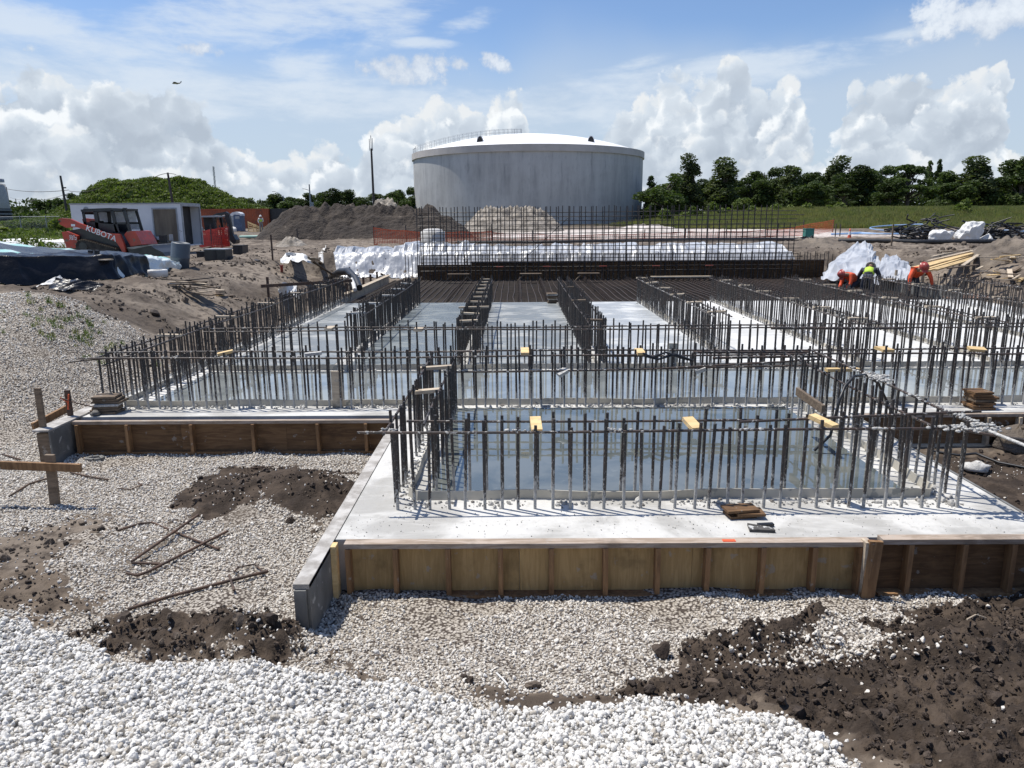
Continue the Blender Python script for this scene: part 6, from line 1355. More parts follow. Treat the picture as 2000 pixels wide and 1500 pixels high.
def person(loc, label, J, shirt, pants, hat, rz=0, vest=None, sleeves=True):
    """J: joint -> (x, y, z), figure facing -y at rz=0, 1.75 m tall when upright"""
    t = thing('person', loc, label, 'person', None, rz)
    P = lambda k: J[k]
    mid = tuple((np.array(P('pelvis'))+np.array(P('chest')))/2)
    hand = lambda s: tuple(np.array(P('wr'+s))+(np.array(P('wr'+s))-np.array(P('el'+s)))*.30)
    ch = [[(P('pelvis'), .125), (mid, .125), (P('chest'), .145), (P('neck'), .06), (tuple(np.array(P('head'))-np.array([0, 0, .07])), .07), (P('head'), .095), (tuple(np.array(P('head'))+np.array([0, 0, .09])), .07)]]
    for s in 'LR':
        ch.append([(P('chest'), .145), (P('sh'+s), .065), (P('el'+s), .045), (P('wr'+s), .032), (hand(s), .035)]); ch.append([(P('pelvis'), .125), (P('hip'+s), .095), (P('kn'+s), .062), (P('an'+s), .042), (P('to'+s), .04)])
    skin_obj('body', ch, M_skin, t)
    hd = np.array(P('wrL'))
    top = [[(tuple(np.array(P('pelvis'))*.7+np.array(mid)*.3), .17), (mid, .175), (P('chest'), .19), (tuple(np.array(P('chest'))*.45+np.array(P('neck'))*.55), .11)]]+[[(P('chest'), .19), (P('sh'+s), .095), (P('el'+s), .068)]+([(P('wr'+s), .046)] if sleeves else []) for s in 'LR']
    skin_obj('shirt', top, shirt, t)
    if vest: skin_obj('safety_vest', [[(tuple(np.array(mid)*.6+np.array(P('pelvis'))*.4), .19), (mid, .195), (P('chest'), .21), (tuple(np.array(P('chest'))*.55+np.array(P('neck'))*.45), .13)]], vest, t)
    skin_obj('trousers', [[(mid, .13), (P('pelvis'), .145)]]+[[(P('pelvis'), .145), (P('hip'+s), .115), (P('kn'+s), .082), (P('an'+s), .066)] for s in 'LR'], pants, t)
    for s in 'LR':
        a = np.array(P('an'+s)); b_ = np.array(P('to'+s)); put('boot', MB().beam(a+(a-b_)*.3-np.array([0, 0, .03]), b_*1.0-np.array([0, 0, .01]), .10, .10), M_dark, t, loc=(0, 0, 0))
        for f in range(4):
            w = np.array(hand(s)); d = w-np.array(P('wr'+s)); d /= np.linalg.norm(d); side = np.cross(d, [0, 1, .2]); side /= np.linalg.norm(side); q0 = w+side*(f-1.5)*.021
            put('finger', MB().tube([q0, q0+d*(.045+.008*(f in (1, 2))), q0+d*.07+np.array([0, -.02, -.01])], [.011, .010, .007], 5), M_skin, t, loc=(0, 0, 0))
        put('thumb', MB().tube([np.array(hand(s))-d*.03+side*.03, np.array(hand(s))+side*.055+d*.02], [.012, .009], 5), M_skin, t, loc=(0, 0, 0))
    h = np.array(P('head'))
    tilt = np.array(P('head'))-np.array(P('neck')); tilt /= np.linalg.norm(tilt)
    hm = MB(); pts = [(.128*math.cos(a), .145*math.sin(a)) for a in np.linspace(0, math.pi/2, 6)]
    hm.lathe((0, 0, 0), [(.165, -.012), (.165, .0)]+[(max(.001, r), z) for r, z in pts], 16); ho = put('hard_hat', hm, hat, t, loc=tuple(h+tilt*.035)); ho.rotation_euler = Vector(tilt).to_track_quat('Z', 'Y').to_euler()
    put('hat_brim', MB().prism([(-.09, 0), (.09, 0), (.06, .012), (-.06, .012)], -.20, -.10), hat, ho, loc=(0, 0, 0))
    f = h+np.array([0, -.092, -.01]); put('nose', MB().ball(f+np.array([0, -.012, -.02]), .014, 6, 4), M_skin, t, loc=(0, 0, 0))
    for s in (-1, 1): put('eye', MB().ball(f+np.array([s*.032, .0, .005]), .010, 6, 4), M_dark, t, loc=(0, 0, 0)); put('ear', MB().ball(h+np.array([s*.098, 0, -.01]), .026, 6, 4, (.5, .8, 1.3)), M_skin, t, loc=(0, 0, 0))
    put('mouth', MB().box(-.022, .022, -.006, .004, -.004, .004), mat('lips', (.2, .08, .07)) if 'lips' not in bpy.data.materials else bpy.data.materials['lips'], t, loc=tuple(f+np.array([0, .002, -.05])))
    return t
STAND = dict(pelvis=(0, 0, .95), chest=(0, 0, 1.32), neck=(0, 0, 1.50), head=(0, -.02, 1.64), shL=(-.20, 0, 1.42), shR=(.20, 0, 1.42), elL=(-.27, .02, 1.14), elR=(.25, -.05, 1.15), wrL=(-.24, -.14, .95), wrR=(.10, -.22, 1.08),
             hipL=(-.10, 0, .92), hipR=(.10, 0, .92), knL=(-.12, -.03, .50), knR=(.12, .0, .50), anL=(-.13, .02, .09), anR=(.13, .05, .09), toL=(-.15, -.14, .05), toR=(.15, -.11, .05))
BEND = dict(pelvis=(0, .15, .92), chest=(0, -.18, 1.14), neck=(0, -.33, 1.22), head=(0, -.44, 1.26), shL=(-.21, -.24, 1.16), shR=(.21, -.24, 1.16), elL=(-.34, -.30, .92), elR=(.34, -.30, .92), wrL=(-.36, -.36, .66), wrR=(.38, -.36, .66),
            hipL=(-.10, .15, .90), hipR=(.10, .15, .90), knL=(-.15, .06, .50), knR=(.15, .06, .50), anL=(-.17, .15, .09), anR=(.17, .15, .09), toL=(-.19, 0, .05), toR=(.19, 0, .05))
CROUCH = dict(pelvis=(.22, .0, .62), chest=(-.08, 0, .86), neck=(-.24, 0, .90), head=(-.36, 0, .90), shL=(-.12, -.18, .86), shR=(-.12, .18, .86), elL=(-.16, -.22, .60), elR=(-.2, .2, .58), wrL=(-.30, -.14, .42), wrR=(-.34, .12, .40),
              hipL=(.20, -.10, .60), hipR=(.20, .10, .60), knL=(-.10, -.16, .46), knR=(-.05, .16, .46), anL=(.12, -.17, .09), anR=(.15, .17, .09), toL=(-.04, -.18, .05), toR=(0, .18, .05))
person(gy(510, 82), 'worker in a white hard hat and yellow vest standing before the orange container', STAND, M_shirtw, M_palepants, M_hat, .5, M_hivis)
person(gy(1293, 112), 'tiny worker in a yellow vest near the right foot of the tank', STAND, M_hivis, M_pants, M_hat, -.6)
def on_floor(px, Y, z): return (float(onY(px, 560, Y)[0]), Y, z)
person(on_floor(1786, 24.6, -.35), 'worker in an orange shirt and red hard hat bending over the rebar', BEND, M_hiorange, M_pants, M_hatred, 0)
person(on_floor(1660, 25.6, -.30), 'crouching worker in an orange shirt with his back turned among the bars', CROUCH, M_hiorange, M_pants, M_hatred, .3)
person(on_floor(1694, 25.2, -.42), 'worker in a yellow striped vest stooping between two workers in orange', dict(BEND), M_pants, M_pants, M_hat, 2.6, M_hivis)

# ------------------------------------------------------------------ left mid-ground odds and ends
p = hp(350, 519, 24.3); t = thing('plastic_drum', (p[0], p[1], gz(p[0], p[1])), 'grey plastic drum leaning beside the clear plastic', 'drum')
t.rotation_euler = (0, R(9), 0)
put('barrel', MB().lathe((0, 0, 0), [(.01, .02), (.27, .02), (.29, .06), (.29, .36), (.30, .38), (.29, .40), (.29, .82), (.27, .86), (.26, .84), (.01, .70)], 24), M_grey, t, loc=(0, 0, 0)); put('label_mark', MB().box(-.2, -.02, -.292, -.284, .12, .22), M_galv, t, loc=(0, 0, 0))
p = gpt(309, 541, .0); put('pipe_collar', MB().lathe((0, 0, 0), [(.13, .2), (.25, .2), (.26, .17), (.26, .0), (.1, 0)], 20), M_bag, loc=p, label='short cream plastic collar lying against the clear plastic', cat='pipe collar')
for (px0, px1, py, Y, h, lab) in ((400, 441, 505, 30.0, .42, 'black open crate on the earth, the nearer one'), (455, 474, 492, 34.5, .38, 'small black double crate beyond the boards'), (384, 402, 497, 31.5, .3, 'low black box behind the nearer crate')):
    xa = float(onY(px0, py, Y)[0]); xb = float(onY(px1, py, Y)[0]); z = gz((xa+xb)/2, Y); t = thing('crate', ((xa+xb)/2, Y, z), lab, 'crate'); w = (xb-xa)/2
    put('shell', MB().box(-w, w, 0, .75, 0, h), M_blk, t, **L0); put('lid', MB().box(-w-.02, w+.02, -.02, .77, h+.002, h+.04), M_galv if w > .4 and Y < 31 else M_dark, t, **L0); put('rib', MB().box(-.05, .05, -.02, -.001, .02, h-.02), M_dark, t, **L0)
def plank(a, b_, w, h, m_, label, name='board', cat='board', group=None): return put(name, MB().beam(np.array(a), np.array(b_), w, h), m_, label=label, cat=cat, group=group)
for (x1, y1, x2, y2, m_, lab) in ((440, 496, 534, 514, M_lumber, 'long grey board on the earth right of the crates, nearer'), (455, 490, 500, 507, M_pale, 'long pale board on the earth right of the crates'), (440, 502, 505, 512, M_blk, 'dark plank beside the pale board'), (395, 487, 432, 480, M_rust, 'rusty beam end lying before the red netting'), (430, 482, 458, 484, M_pale, 'pale block of timber behind the crates')):
    plank(gpt(x1, y1, .05), gpt(x2, y2, .05), .22, .06, m_, lab)
rs = np.random.RandomState(4)
p0 = G(362, 578); t = thing('scrap_heap', (p0[0], p0[1], p0[2]), 'heap of broken pallets and grey boards on the brown earth', 'scrap pile')
for i in range(12):
    a = rs.uniform(-.5, .5); c = np.array([rs.uniform(-.5, .5), rs.uniform(-.3, .3), .04+.035*i]); d = np.array([math.cos(a), math.sin(a), rs.uniform(-.15, .15)])*rs.uniform(.3, .55)
    put('board', MB().beam(c-d, c+d, .11, .025), [M_pale, M_lumber, M_lumber, M_blk][i % 4], t, loc=(0, 0, 0))
p0 = G(420, 590); t = thing('scrap_heap', (p0[0], p0[1], p0[2]), 'yellowish plywood scraps with a cut log end, right of the pallets', 'scrap pile')
for i in range(9):
    a = rs.uniform(-.9, .9); c = np.array([rs.uniform(-.45, .5), rs.uniform(-.2, .25), .03+.022*i]); d = np.array([math.cos(a), math.sin(a), rs.uniform(-.1, .1)])*rs.uniform(.2, .45)
    put('board', MB().beam(c-d, c+d, .2, .02), [M_pale, M_yellow, M_lumber][i % 3], t, loc=(0, 0, 0))
put('bucket', MB().cyl((.1, .1, .1), (.12, .1, .32), .10, .12, 12), M_pale, t, loc=(0, 0, 0))
for (px, b_, tp, m_, lab, Y) in ((532, 497, 458, M_rust, 'thin rusty stake with a white tip at the edge of the track', None), (582, 476, 447, M_pole, 'dark stake with a pale top before the soil pile', None), (526, 592, 541, M_rust, 'rusty stake at the left rebar wall holding a thin rail', None), (1745, 478, 438, M_lumber, 'grey square stake before the black pipe pile', 40), (1633, 461, 437, M_pole, 'dark stake at the end of the orange net, left of two', 56), (1642, 460, 438, M_pole, 'dark stake at the end of the orange net, right of two', 56),
                                 (680, 560, 545, M_pole, 'dark stake stub in the plastic left of the form board', 25.5)):
    g = G(px, b_) if Y is None else np.array(gy(px, Y)); zt_ = float(onY(px, tp, g[1])[2]); put('stake', MB().hexa([(-.03, -.03, -.3), (.03, -.03, -.3), (.03, .03, -.3), (-.03, .03, -.3), (-.035, -.03, zt_-g[2]), (.03, -.03, zt_-g[2]), (.03, .03, zt_-g[2]), (-.035, .03, zt_-g[2])]), m_, loc=tuple(g), label=lab, cat='stake')
g = G(526, 590); plank((g[0]-.2, g[1], g[2]+.45), (g[0]+1.9, g[1]+2.2, g[2]+.42), .04, .09, M_rust, 'brown rail nailed to the rusty stake by the left rebar wall')
g = gy(544, 31.5); t = thing('valve_stub', g, 'small dark red pipe stub standing in the earth', 'pipe'); put('pipe', MB().cyl((0, 0, -.1), (0, 0, .28), .06, n=8), M_red, t, **L0); put('cap', MB().cyl((0, 0, .28), (0, 0, .33), .08, n=8), M_red, t, **L0)
sheet('plastic_scrap', net_fn([[gpt(548, 507, .10), gpt(565, 500, .22), gpt(590, 503, .15), gpt(625, 508, .05)], [gpt(548, 514, .02), gpt(570, 515, .10), gpt(600, 516, .08), gpt(640, 520, .02)]]), 90, 40, M_bag, 'white plastic crumpled on the ground with a grey sleeve on it', 'plastic sheet', .12, 3, 1, 61)
put('duct', MB().beam(gpt(566, 507, .22), gpt(608, 513, .18), .26, .12), M_galv, label='grey square sleeve resting on crumpled white plastic', cat='duct')
sheet('plastic_scrap', net_fn([[gpt(545, 575, .15), gpt(560, 568, .3), gpt(580, 572, .2)], [gpt(548, 590, .02), gpt(565, 592, .08), gpt(585, 588, .02)]]), 40, 30, M_bag, 'small white plastic scrap beside the left rebar wall', 'plastic scrap', .10, 2, 1, 63)
put('corrugated_hose', MB().tube([gpt(648, 545, .1), hp(665, 531, 27.5), hp(680, 530, 27), hp(695, 545, 26), hp(702, 562, 25.2)], [.13, .14, .14, .13, .11], 10), M_blk, label='thick black hose bending down behind the left rebar wall', cat='hose')
put('white_pipe', MB().tube([hp(686, 545, 25.6), hp(691, 556, 25.2), hp(693, 566, 24.9)], .07, 8), M_bag, label='short white curved pipe at the end of the thick black hose', cat='pipe')
for i, (x1, y1, x2, y2) in enumerate(((610, 512, 670, 552), (640, 520, 690, 560), (600, 538, 680, 548), (655, 560, 700, 556))): plank(gpt(x1, y1, .04), gpt(x2, y2, .04), .10, .04, [M_lumber, M_pale, M_lumber, M_rust][i], ['long grey batten sloping down towards the hose', 'pale batten beside the thick hose', 'dark batten across the slope left of the hose', 'rusty batten near the white curved pipe'][i])
g = gy(845, 44.5); t = thing('manhole_ring', g, 'round precast concrete manhole behind the silver plastic', 'manhole')
put('ring', MB().lathe((0, 0, 0), [(.72, -.1), (.72, .78), (.62, .80), (.60, .6)], 28), mat('precast', (.48, .47, .44), (.36, .35, .33)), t, **L0); put('cover', MB().lathe((0, 0, 0), [(.60, .80), (.55, .90), (.3, .94), (.01, .95)], 24), M_bag, t, **L0)

# ------------------------------------------------------------------ right bank
t = None
def lumber(x1, y1, Y1, x2, y2, Y2, w, h, m_, lab): return plank(hp(x1, y1, Y1), hp(x2, y2, Y2), w, h, m_, lab, 'lumber', 'lumber', 'loose timber on the right bank')
lumber(1790, 527, 24.6, 1995, 469, 31.5, .13, .09, M_yellow, 'longest yellow board, uppermost in the timber pile and reaching furthest right')
lumber(1788, 523, 25.0, 1925, 486, 29.5, .24, .05, M_yellow, 'wide yellow plank directly under the longest board')
lumber(1812, 510, 26.2, 1900, 490, 28.6, .10, .05, M_pale, 'short pale plank behind the wide yellow plank')
lumber(1819, 502, 27.2, 1878, 489, 28.9, .12, .05, M_pale, 'pale board at the back left of the timber pile')
lumber(1800, 529, 24.2, 1908, 496, 28.2, .10, .05, M_yellow, 'yellow batten at the front of the timber pile, upper one')
lumber(1812, 529, 24.1, 1912, 500, 27.6, .10, .05, M_yellow, 'yellow batten at the front of the timber pile, middle one')
lumber(1828, 527, 24.2, 1900, 506, 26.8, .12, .05, M_yellow, 'yellow batten at the front of the timber pile, lowest one')
lumber(1880, 519, 25.2, 1913, 496, 27.6, .12, .04, M_pale, 'short pink-tinted board leaning steeply against the pile')
lumber(1852, 524, 24.7, 1910, 517, 25.6, .10, .04, M_lumber, 'grey board lying before the timber pile')
lumber(1840, 492, 28.0, 1892, 488, 29.2, .10, .04, M_lumber, 'thin grey board behind the pile at the left')
for i, (dx, dy, m_) in enumerate(((0, 0, M_galv), (4, -6, M_lumber), (10, -11, M_galv), (-2, 5, M_lumber))):
    plank(hp(1918+dx, 495+dy, 28.5+i*.3), hp(2040+dx, 476+dy, 30.5+i*.3), .34, .05, m_, ['blue-grey plank stack at the right edge, top left plank', 'grey plank under the top of the stack at the right edge', 'farthest blue-grey plank of the stack at the right edge', 'lowest grey plank of the stack at the right edge'][i], 'lumber', 'lumber')
p0 = hp(1905, 530, 23.6); put('plywood_sheet', MB().hexa([(-1.0, -.5, 0), (.9, -.6, .02), (1.1, .7, .02), (-.7, .8, 0), (-1.0, -.5, .03), (.9, -.6, .05), (1.1, .7, .05), (-.7, .8, .03)]), mat('reddish_ply', (.22, .13, .09), (.17, .10, .07), 2, .8), loc=(p0[0], p0[1], gz(p0[0], p0[1])+.06), label='reddish plywood sheet lying flat before the timber pile', cat='plywood')
for j, (px, py, Y, n, lab) in enumerate(((1945, 522, 25, 16, 'scattered offcuts of timber right of the reddish sheet'), (1985, 510, 26, 12, 'offcuts of board on the mound at the right edge'), (1990, 535, 24, 12, 'broken boards leaning behind the bars at the right edge'))):
    c0 = hp(px, py, Y); z0 = gz(c0[0], c0[1]); t = thing('offcut_heap', (c0[0], c0[1], z0), lab, 'scrap pile')
    for i in range(n):
        a = rs.uniform(-1.2, 1.2); c = np.array([rs.uniform(-.9, .9), rs.uniform(-.5, .5), .05+.02*i]); d = np.array([math.cos(a), math.sin(a), rs.uniform(-.2, .3)])*rs.uniform(.15, .5)
        put('board', MB().beam(c-d, c+d, rs.uniform(.06, .16), .03), [M_pale, M_yellow, M_lumber][i % 3], t, loc=(0, 0, 0))
put('spoil_mound', MB(), M_mud) if False else None
pile('spoil_pile', 'brown earth mound under the grey planks at the right edge', XY(1995, 27.5), 27.6, 2.6, 1.6, .75, bpy.data.materials['bank_soil'], 14, (70, 40), .4, 0, 0, 1.1)
def bundle(px, Y, rx, ry, h, n, m_, label, seed, length=1.6):
    rs = np.random.RandomState(seed); g = gy(px, Y); t = thing('hose_pile', g, label, 'hose pile')
    for i in range(n):
        a = rs.uniform(-1, 1); c = np.array([rs.normal()*rx*.4, rs.normal()*ry*.4, rs.rand()*h]); d = np.array([math.cos(a), math.sin(a), rs.normal()*.3])*length*rs.uniform(.4, 1)/2; k = rs.normal(size=3)*.25
        put('black_tube', MB().tube([c-d, c+k*[1, 1, .3], c+d], rs.uniform(.025, .06), 5), m_, t, loc=(0, 0, 0))
bundle(1795, 47, 1.9, 1, .8, 60, M_black_hose, 'tangled pile of black hoses and pipes behind the grey stake', 1); bundle(1815, 48.5, 1.2, .7, 1.4, 26, M_black_hose, 'bushy top of black hose ends left of the white bags', 5, 1.0); bundle(1962, 46, 1.6, 1, 1.0, 50, M_black_hose, 'pile of black strips right of the white bags', 2); bundle(1925, 49, 2.6, .6, .6, 30, M_black_hose, 'long black pipes lying behind the white bags', 3, 5.0)
for (px, w, h, lab, sd) in ((1842, .78, .82, 'large white bag slumped open with a dark hollow, left of two', 3), (1897, .72, .9, 'bright white full bag standing on the black pipes, right of two', 4), (1931, .3, .35, 'small white rag bundle right of the bags', 5)):
    g = gy(px, 45.0); bo = put('bulk_bag', blob_mesh('bulk_bag', 200+sd, M_bag, 4, .55, 1.0, .22), loc=(g[0], g[1], g[2]+h*.36), label=lab, cat='bag'); bo.scale = (w*2.1, 1.2, h*1.5)
def gtube(name, pts, r, m_, lab, cat, n=8): return put(name, MB().tube(pts, r, n), m_, label=lab, cat=cat)
cs = lambda P, k=8: [tuple(np.array(P[i])*(1-f)+np.array(P[i+1])*f) for i in range(len(P)-1) for f in np.linspace(0, 1, k, endpoint=False)]+[P[-1]]
gtube('silt_sock', cs([gy(1640, 44, .10), gy(1720, 43, .12), gy(1800, 42, .12), gy(1900, 41.5, .12), gy(2010, 41, .10)]), .13, M_black_hose, 'long dark silt sock lying along the top of the right bank', 'sock')
gtube('silt_sock', cs([gy(1640, 46.5, .10), gy(1735, 46, .12)]), .12, M_lumber, 'brown timber-like roll lying behind the grey stake', 'sock')
for k, (off, r_) in enumerate(((0, .05), (1.2, .05), (2.2, .045))):
    gtube('blue_hose', cs([gy(1625, 58+off, .10), gy(1680, 59+off, .15), gy(1730, 57.5+off, .12), gy(1790, 58.5+off, .12), gy(1880, 58+off, .25), gy(2010, 56+off, .3)]), r_, M_hose, ['pale blue hose on the ground in front of the grass, nearest of three', 'pale blue hose on the ground in front of the grass, middle of three', 'pale blue hose on the ground in front of the grass, farthest of three'][k], 'hose')
c0 = np.array(gy(1752, 62, .35)); pts = [c0+np.array([2.1*math.cos(a), 1.3*math.sin(a), .12+.32*math.cos(a*.5)]) for a in np.linspace(0, 6.0, 30)]; gtube('hose_loop', pts, .05, M_hose, 'big loose loop of pale blue hose against the grass', 'hose')
g = gy(1794, 58); t = thing('traffic_cone', gy(1657+0*0, 58) if False else gy(1661, 52), 'orange traffic cone with a white band before the blue hoses', 'traffic cone')
put('cone', MB().lathe((0, 0, 0), [(.14, .03), (.10, .28)], 12).lathe((0, 0, 0), [(.06, .52), (.03, .72), (.01, .72)], 12), M_cone, t, **L0); put('band', MB().lathe((0, 0, 0), [(.10, .28), (.06, .52)], 12), M_white, t, **L0); put('base', MB().box(-.19, .19, -.19, .19, 0, .035), M_cone, t, **L0)
g = gy(1583, 50); t = thing('equipment_box', g, 'teal green box standing behind the right end of the grid wall', 'box')
put('body', MB().box(-.28, .28, 0, .5, .15, .68), M_green, t, **L0); put('lid', MB().box(-.30, .30, -.02, .52, .682, .72), M_green, t, **L0); put('foot', MB().box(-.28, .28, 0, .5, 0, .15), M_blk, t, **L0)
bundle(1588, 49, .5, .3, .25, 10, M_black_hose, 'small black coil at the foot of the teal box', 7, .5)
put('safety_sign', MB().box(-.02, .02, -.02, .02, 0, .9), M_pole, loc=gy(1620, 92), label='thin marker stick standing on the grass bank', cat='stake')

# ------------------------------------------------------------------ near ground: stakes, bent bars, stacks of boards
def stake(px, pb, ptx, pty, Y, w, m_, label, zb=None):
    b_ = onY(px, pb, Y); tp = onY(ptx, pty, Y); return put('timber_stake', MB().beam(b_-np.array([0, 0, .12]), tp, w, .04, (0, 1, 0)), m_, label=label, cat='stake')
G1 = G(106, 985); Yst = G1[1]
stake(107, 985, 97, 888, Yst, .095, M_lumber, 'thick grey stake in the gravel holding a horizontal rail')
a = onY(-60, 906, Yst-.04); b_ = onY(158, 914, Yst-.04); plank(a, b_, .04, .085, M_stud, 'horizontal batter board nailed to the thick grey stake')
Y2 = 8.75; stake(92, 888, 73, 758, Y2, .07, M_lumber, 'tall thin stake at the left corner of the dark form')
stake(137, 806, 131, 762, 9.3, .06, M_rust, 'short brown stake tied with red string behind the form corner')
plank(onY(64, 833, 8.95), onY(136, 795, 9.5), .04, .09, M_stud, 'slanting brace board behind the tall thin stake')
plank(onY(118, 802, 9.1), onY(150, 868, 9.0), .03, .03, M_yellow, 'thin string-like batten across the corner panel') if False else None
for i, (P_, lab) in enumerate((([(118, 777), (132, 785), (134, 800)], 'red string knotted round the short brown stake'), ([(134, 770), (133, 800)], 'red line hanging down the short brown stake'), ([(117, 777), (150, 787), (183, 795)], 'thin wire running from the short stake to the board stack'))):
    gtube('string_line', [tuple(onY(x, y, 9.25)) for x, y in P_], .009, M_net if i < 2 else M_rust, lab, 'string', 5)
def boards_stack(px, py, Y, n, w, d, lab, m1=M_lumber, m2=M_cement, seed=0, z0=None, th=.034):
    rs = np.random.RandomState(seed); g = onY(px, py, Y); z = 0.004 if z0 is None else z0; t = thing('board_stack', (g[0], Y, z), lab, 'board stack')
    for i in range(n):
        ww = w*rs.uniform(.82, 1.08); o_ = rs.normal(0, .02); a = rs.normal(0, .12)
        put('board', MB().box(-ww/2, ww/2, -d/2, d/2, 0, th*.82), m2 if i % 4 == 3 else m1, t, loc=(o_, rs.normal(0, .01), i*th), rot=(0, 0, a))
boards_stack(214, 797, 9.55, 7, .36, .24, 'crooked stack of seven grey boards at the left corner of the slab', seed=1)
boards_stack(1910, 797, 9.55, 7, .30, .26, 'neat stack of brown plywood squares on the right slab edge', m1=M_panel2, m2=M_lumber, seed=2)
boards_stack(1080, 590, 22.5, 9, .30, .25, 'stack of grey boards at the far end of the middle floor bay', seed=3)
boards_stack(1446, 1012, 5.92, 3, .28, .16, 'three broken brown boards stacked on the nearest slab edge', m1=M_panel2, m2=M_lumber, seed=7, th=.026)
g = onZ(1484, 1034, .0); t = thing('broken_board', (g[0], g[1], .003), 'dark cement-streaked board with a notched end on the nearest slab edge', 'board')
put('board', MB().hexa([(-.10, -.055, 0), (.10, -.075, 0), (.10, -.02, 0), (-.08, .075, 0), (-.10, -.055, .022), (.10, -.075, .022), (.10, -.02, .022), (-.08, .075, .022)]), mat('streaked_board', (.045, .042, .038), (.09, .085, .08), 20, .8, spots=[((.5, .5, .48), 14, .58)]), t, **L0)
put('tongue', MB().beam((.0, .05, .014), (.13, .065, .014), .04, .02), M_blk, t, **L0)
g = onZ(187, 812, 0.0); put('cement_lump', MB().ball((0, 0, .035), .06, 10, 7, (1, .9, .65), .25, 5), mat('dark_lump', (.10, .095, .085), (.18, .17, .155), 8, .9), loc=(g[0], g[1], 0), label='dark grey lump lying on the left corner of the slab', cat='lump')
def bar(P_, r, label, lift=.02, m_=None):
    pts = []
    for x, y in P_: p = G(x, y); pts.append((p[0], p[1], max(p[2], gz(p[0], p[1]))+lift))
    return gtube('loose_rebar', cs(pts, 4), r, m_ or M_rust, label, 'rebar', 7)
bar([(388, 1012), (258, 1104)], .013, 'straight arm of the bent bar pointing up towards the soil mound', .035); bar([(258, 1104), (316, 1107)], .012, 'short bottom link between the two bent bars', .025)
bar([(445, 1044), (290, 1124), (270, 1131), (248, 1127)], .013, 'longest bent bar with a hooked end in the gravel', .035); bar([(230, 1040), (275, 1026), (298, 1024), (360, 1050), (428, 1076)], .011, 'thin bent bar crossing under the others', .02)
bar([(250, 1197), (330, 1172), (440, 1143), (524, 1122)], .014, 'long straight bar lying in the gravel above the tyre marks', .03); bar([(448, 1130), (458, 1160)], .010, 'tiny upright bar piece crossing the long straight bar', .03); bar([(458, 1124), (464, 1115), (498, 1108), (513, 1122)], .007, 'thin wire loop above the long straight bar', .03)
bar([(18, 973), (58, 948), (92, 938)], .011, 'dark bar on the gravel left of the thick stake', .02); bar([(138, 926), (180, 935), (212, 940)], .011, 'dark bar on the gravel right of the thick stake', .02); bar([(5, 890), (40, 900)], .010, 'short dark bar near the left edge of the gravel', .02); bar([(230, 957), (256, 959), (278, 950), (270, 946)], .007, 'small hooked wire on the gravel', .02); bar([(490, 918), (535, 914)], .008, 'short twig-like bar on top of the soil mound', .02)
g = G(1292, 1284); put('soil_clod', blob_mesh('soil_clod', 77, bpy.data.materials['dark_clod'], 3, .6, .9, .15), loc=(g[0], g[1], g[2]+.05), label='single big dark clod lying on the gravel left of the dark soil', cat='clod').scale = (.15, .13, .17)
g = G(1040, 1343); put('soil_clod', blob_mesh('soil_clod', 78, bpy.data.materials['tan_clod'], 3, .6, .9, .15), loc=(g[0], g[1], g[2]+.02), label='small flat clod on the smooth grey patch of mud', cat='clod').scale = (.11, .07, .05)
g = onZ(185, 893, -.40); t = thing('concrete_ring', (g[0], g[1], gz(g[0], g[1])), 'small broken grey concrete ring in the gravel below the dark form', 'ring')
plank(onY(1557, 764, 8.3), onY(1608, 800, 7.5), .035, .09, M_lumber, 'weathered board leaning among the bars on the right of the sump')
for k in range(7): a = k*.9; put('piece', MB().box(-.035, .035, -.02, .02, 0, .05), M_hdo, t, loc=(.09*math.cos(a), .06*math.sin(a), .0), rot=(0, 0, a+1.5))
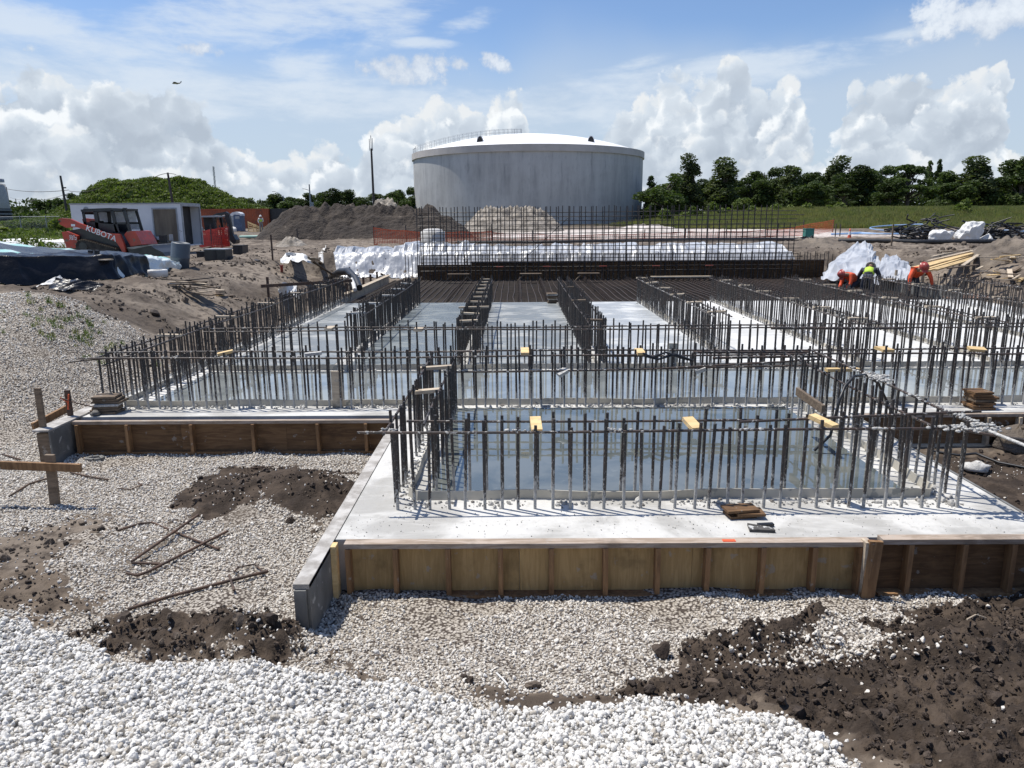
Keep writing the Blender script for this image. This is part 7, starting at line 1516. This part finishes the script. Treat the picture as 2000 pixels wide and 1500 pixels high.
# right side: hose, conduit, cement-covered rod
gtube('black_hose', cs([onY(1590, 880, 7.6), onY(1622, 850, 7.6), onY(1640, 780, 7.6), onY(1650, 755, 7.7), onY(1668, 735, 7.8), onY(1690, 732, 8.0), onY(1715, 748, 8.2), onY(1735, 790, 8.6), onY(1742, 812, 8.8)], 3), .016, M_black_hose, 'black hose arching over the right rebar wall of the enclosure', 'hose')
gtube('conduit', cs([G(1820, 885)+[0, 0, .03], G(1870, 895)+[0, 0, .04], G(1905, 893)+[0, 0, .05], G(1950, 908)+[0, 0, .03], G(2060, 928)+[0, 0, .02]], 4), .016, M_black_hose, 'black conduit lying on the brown soil at the right', 'conduit')
gtube('rod', [onY(1922, 838, 6.05), onY(2060, 893, 5.2)], .013, M_cement, 'cement-covered rod slanting out of the right corner of the bars', 'rod', 7)
gtube('tie_wire_mess', [onY(x, y, 9.6) for x, y in ((1255, 690), (1275, 698), (1300, 688), (1330, 699), (1352, 704), (1320, 692), (1285, 702), (1262, 696))], .014, M_blk, 'tangle of black cord tied on the front rails beside the grey joint board', 'cord')
g = onY(1860, 870, 8.3); put('conduit_end', MB().ball((0, 0, 0), .10, 10, 7, (1.6, 1, .6), .4, 9), M_cement, loc=(*G(1905, 920)[:2], G(1905, 920)[2]+.04), label='grey cement spill on the brown soil under the black conduit', cat='cement spill')
put('rubble_block', MB().ball((0, 0, .1), .26, 12, 8, (1.3, 1, .7), .3, 12), bpy.data.materials['bank_soil'], loc=tuple(G(1985, 875)), label='grey boulder of hardened earth at the foot of the right form', cat='boulder')
g = onZ(1425, 1060, .0); put('orange_mark', MB().box(-.05, .05, -.02, .02, 0, .004), M_hiorange, loc=(g[0]+.0, 5.40, .0075), label='orange paint mark on the top plate of the nearest form', cat='paint mark')
g = G(1735, 1230); gtube('root', [G(1888, 1215)+[0, 0, .02], G(1905, 1208)+[0, 0, .03], G(1925, 1212)+[0, 0, .02]], .006, M_pale, 'thin pale root on the dark soil at the right', 'root', 5)
gtube('root', [G(1955, 1255)+[0, 0, .02], G(1985, 1250)+[0, 0, .04], G(2010, 1246)+[0, 0, .03]], .006, M_pale, 'thin pale root at the right edge of the dark soil', 'root', 5)
gtube('string_scrap', [G(970, 1320)+[0, 0, .02], G(985, 1335)+[0, 0, .02], G(992, 1347)+[0, 0, .03]], .006, M_bag, 'short white cord by the smooth grey patch of mud', 'cord', 5)
for px, py, lab in ((1738, 562, 0), ): pass
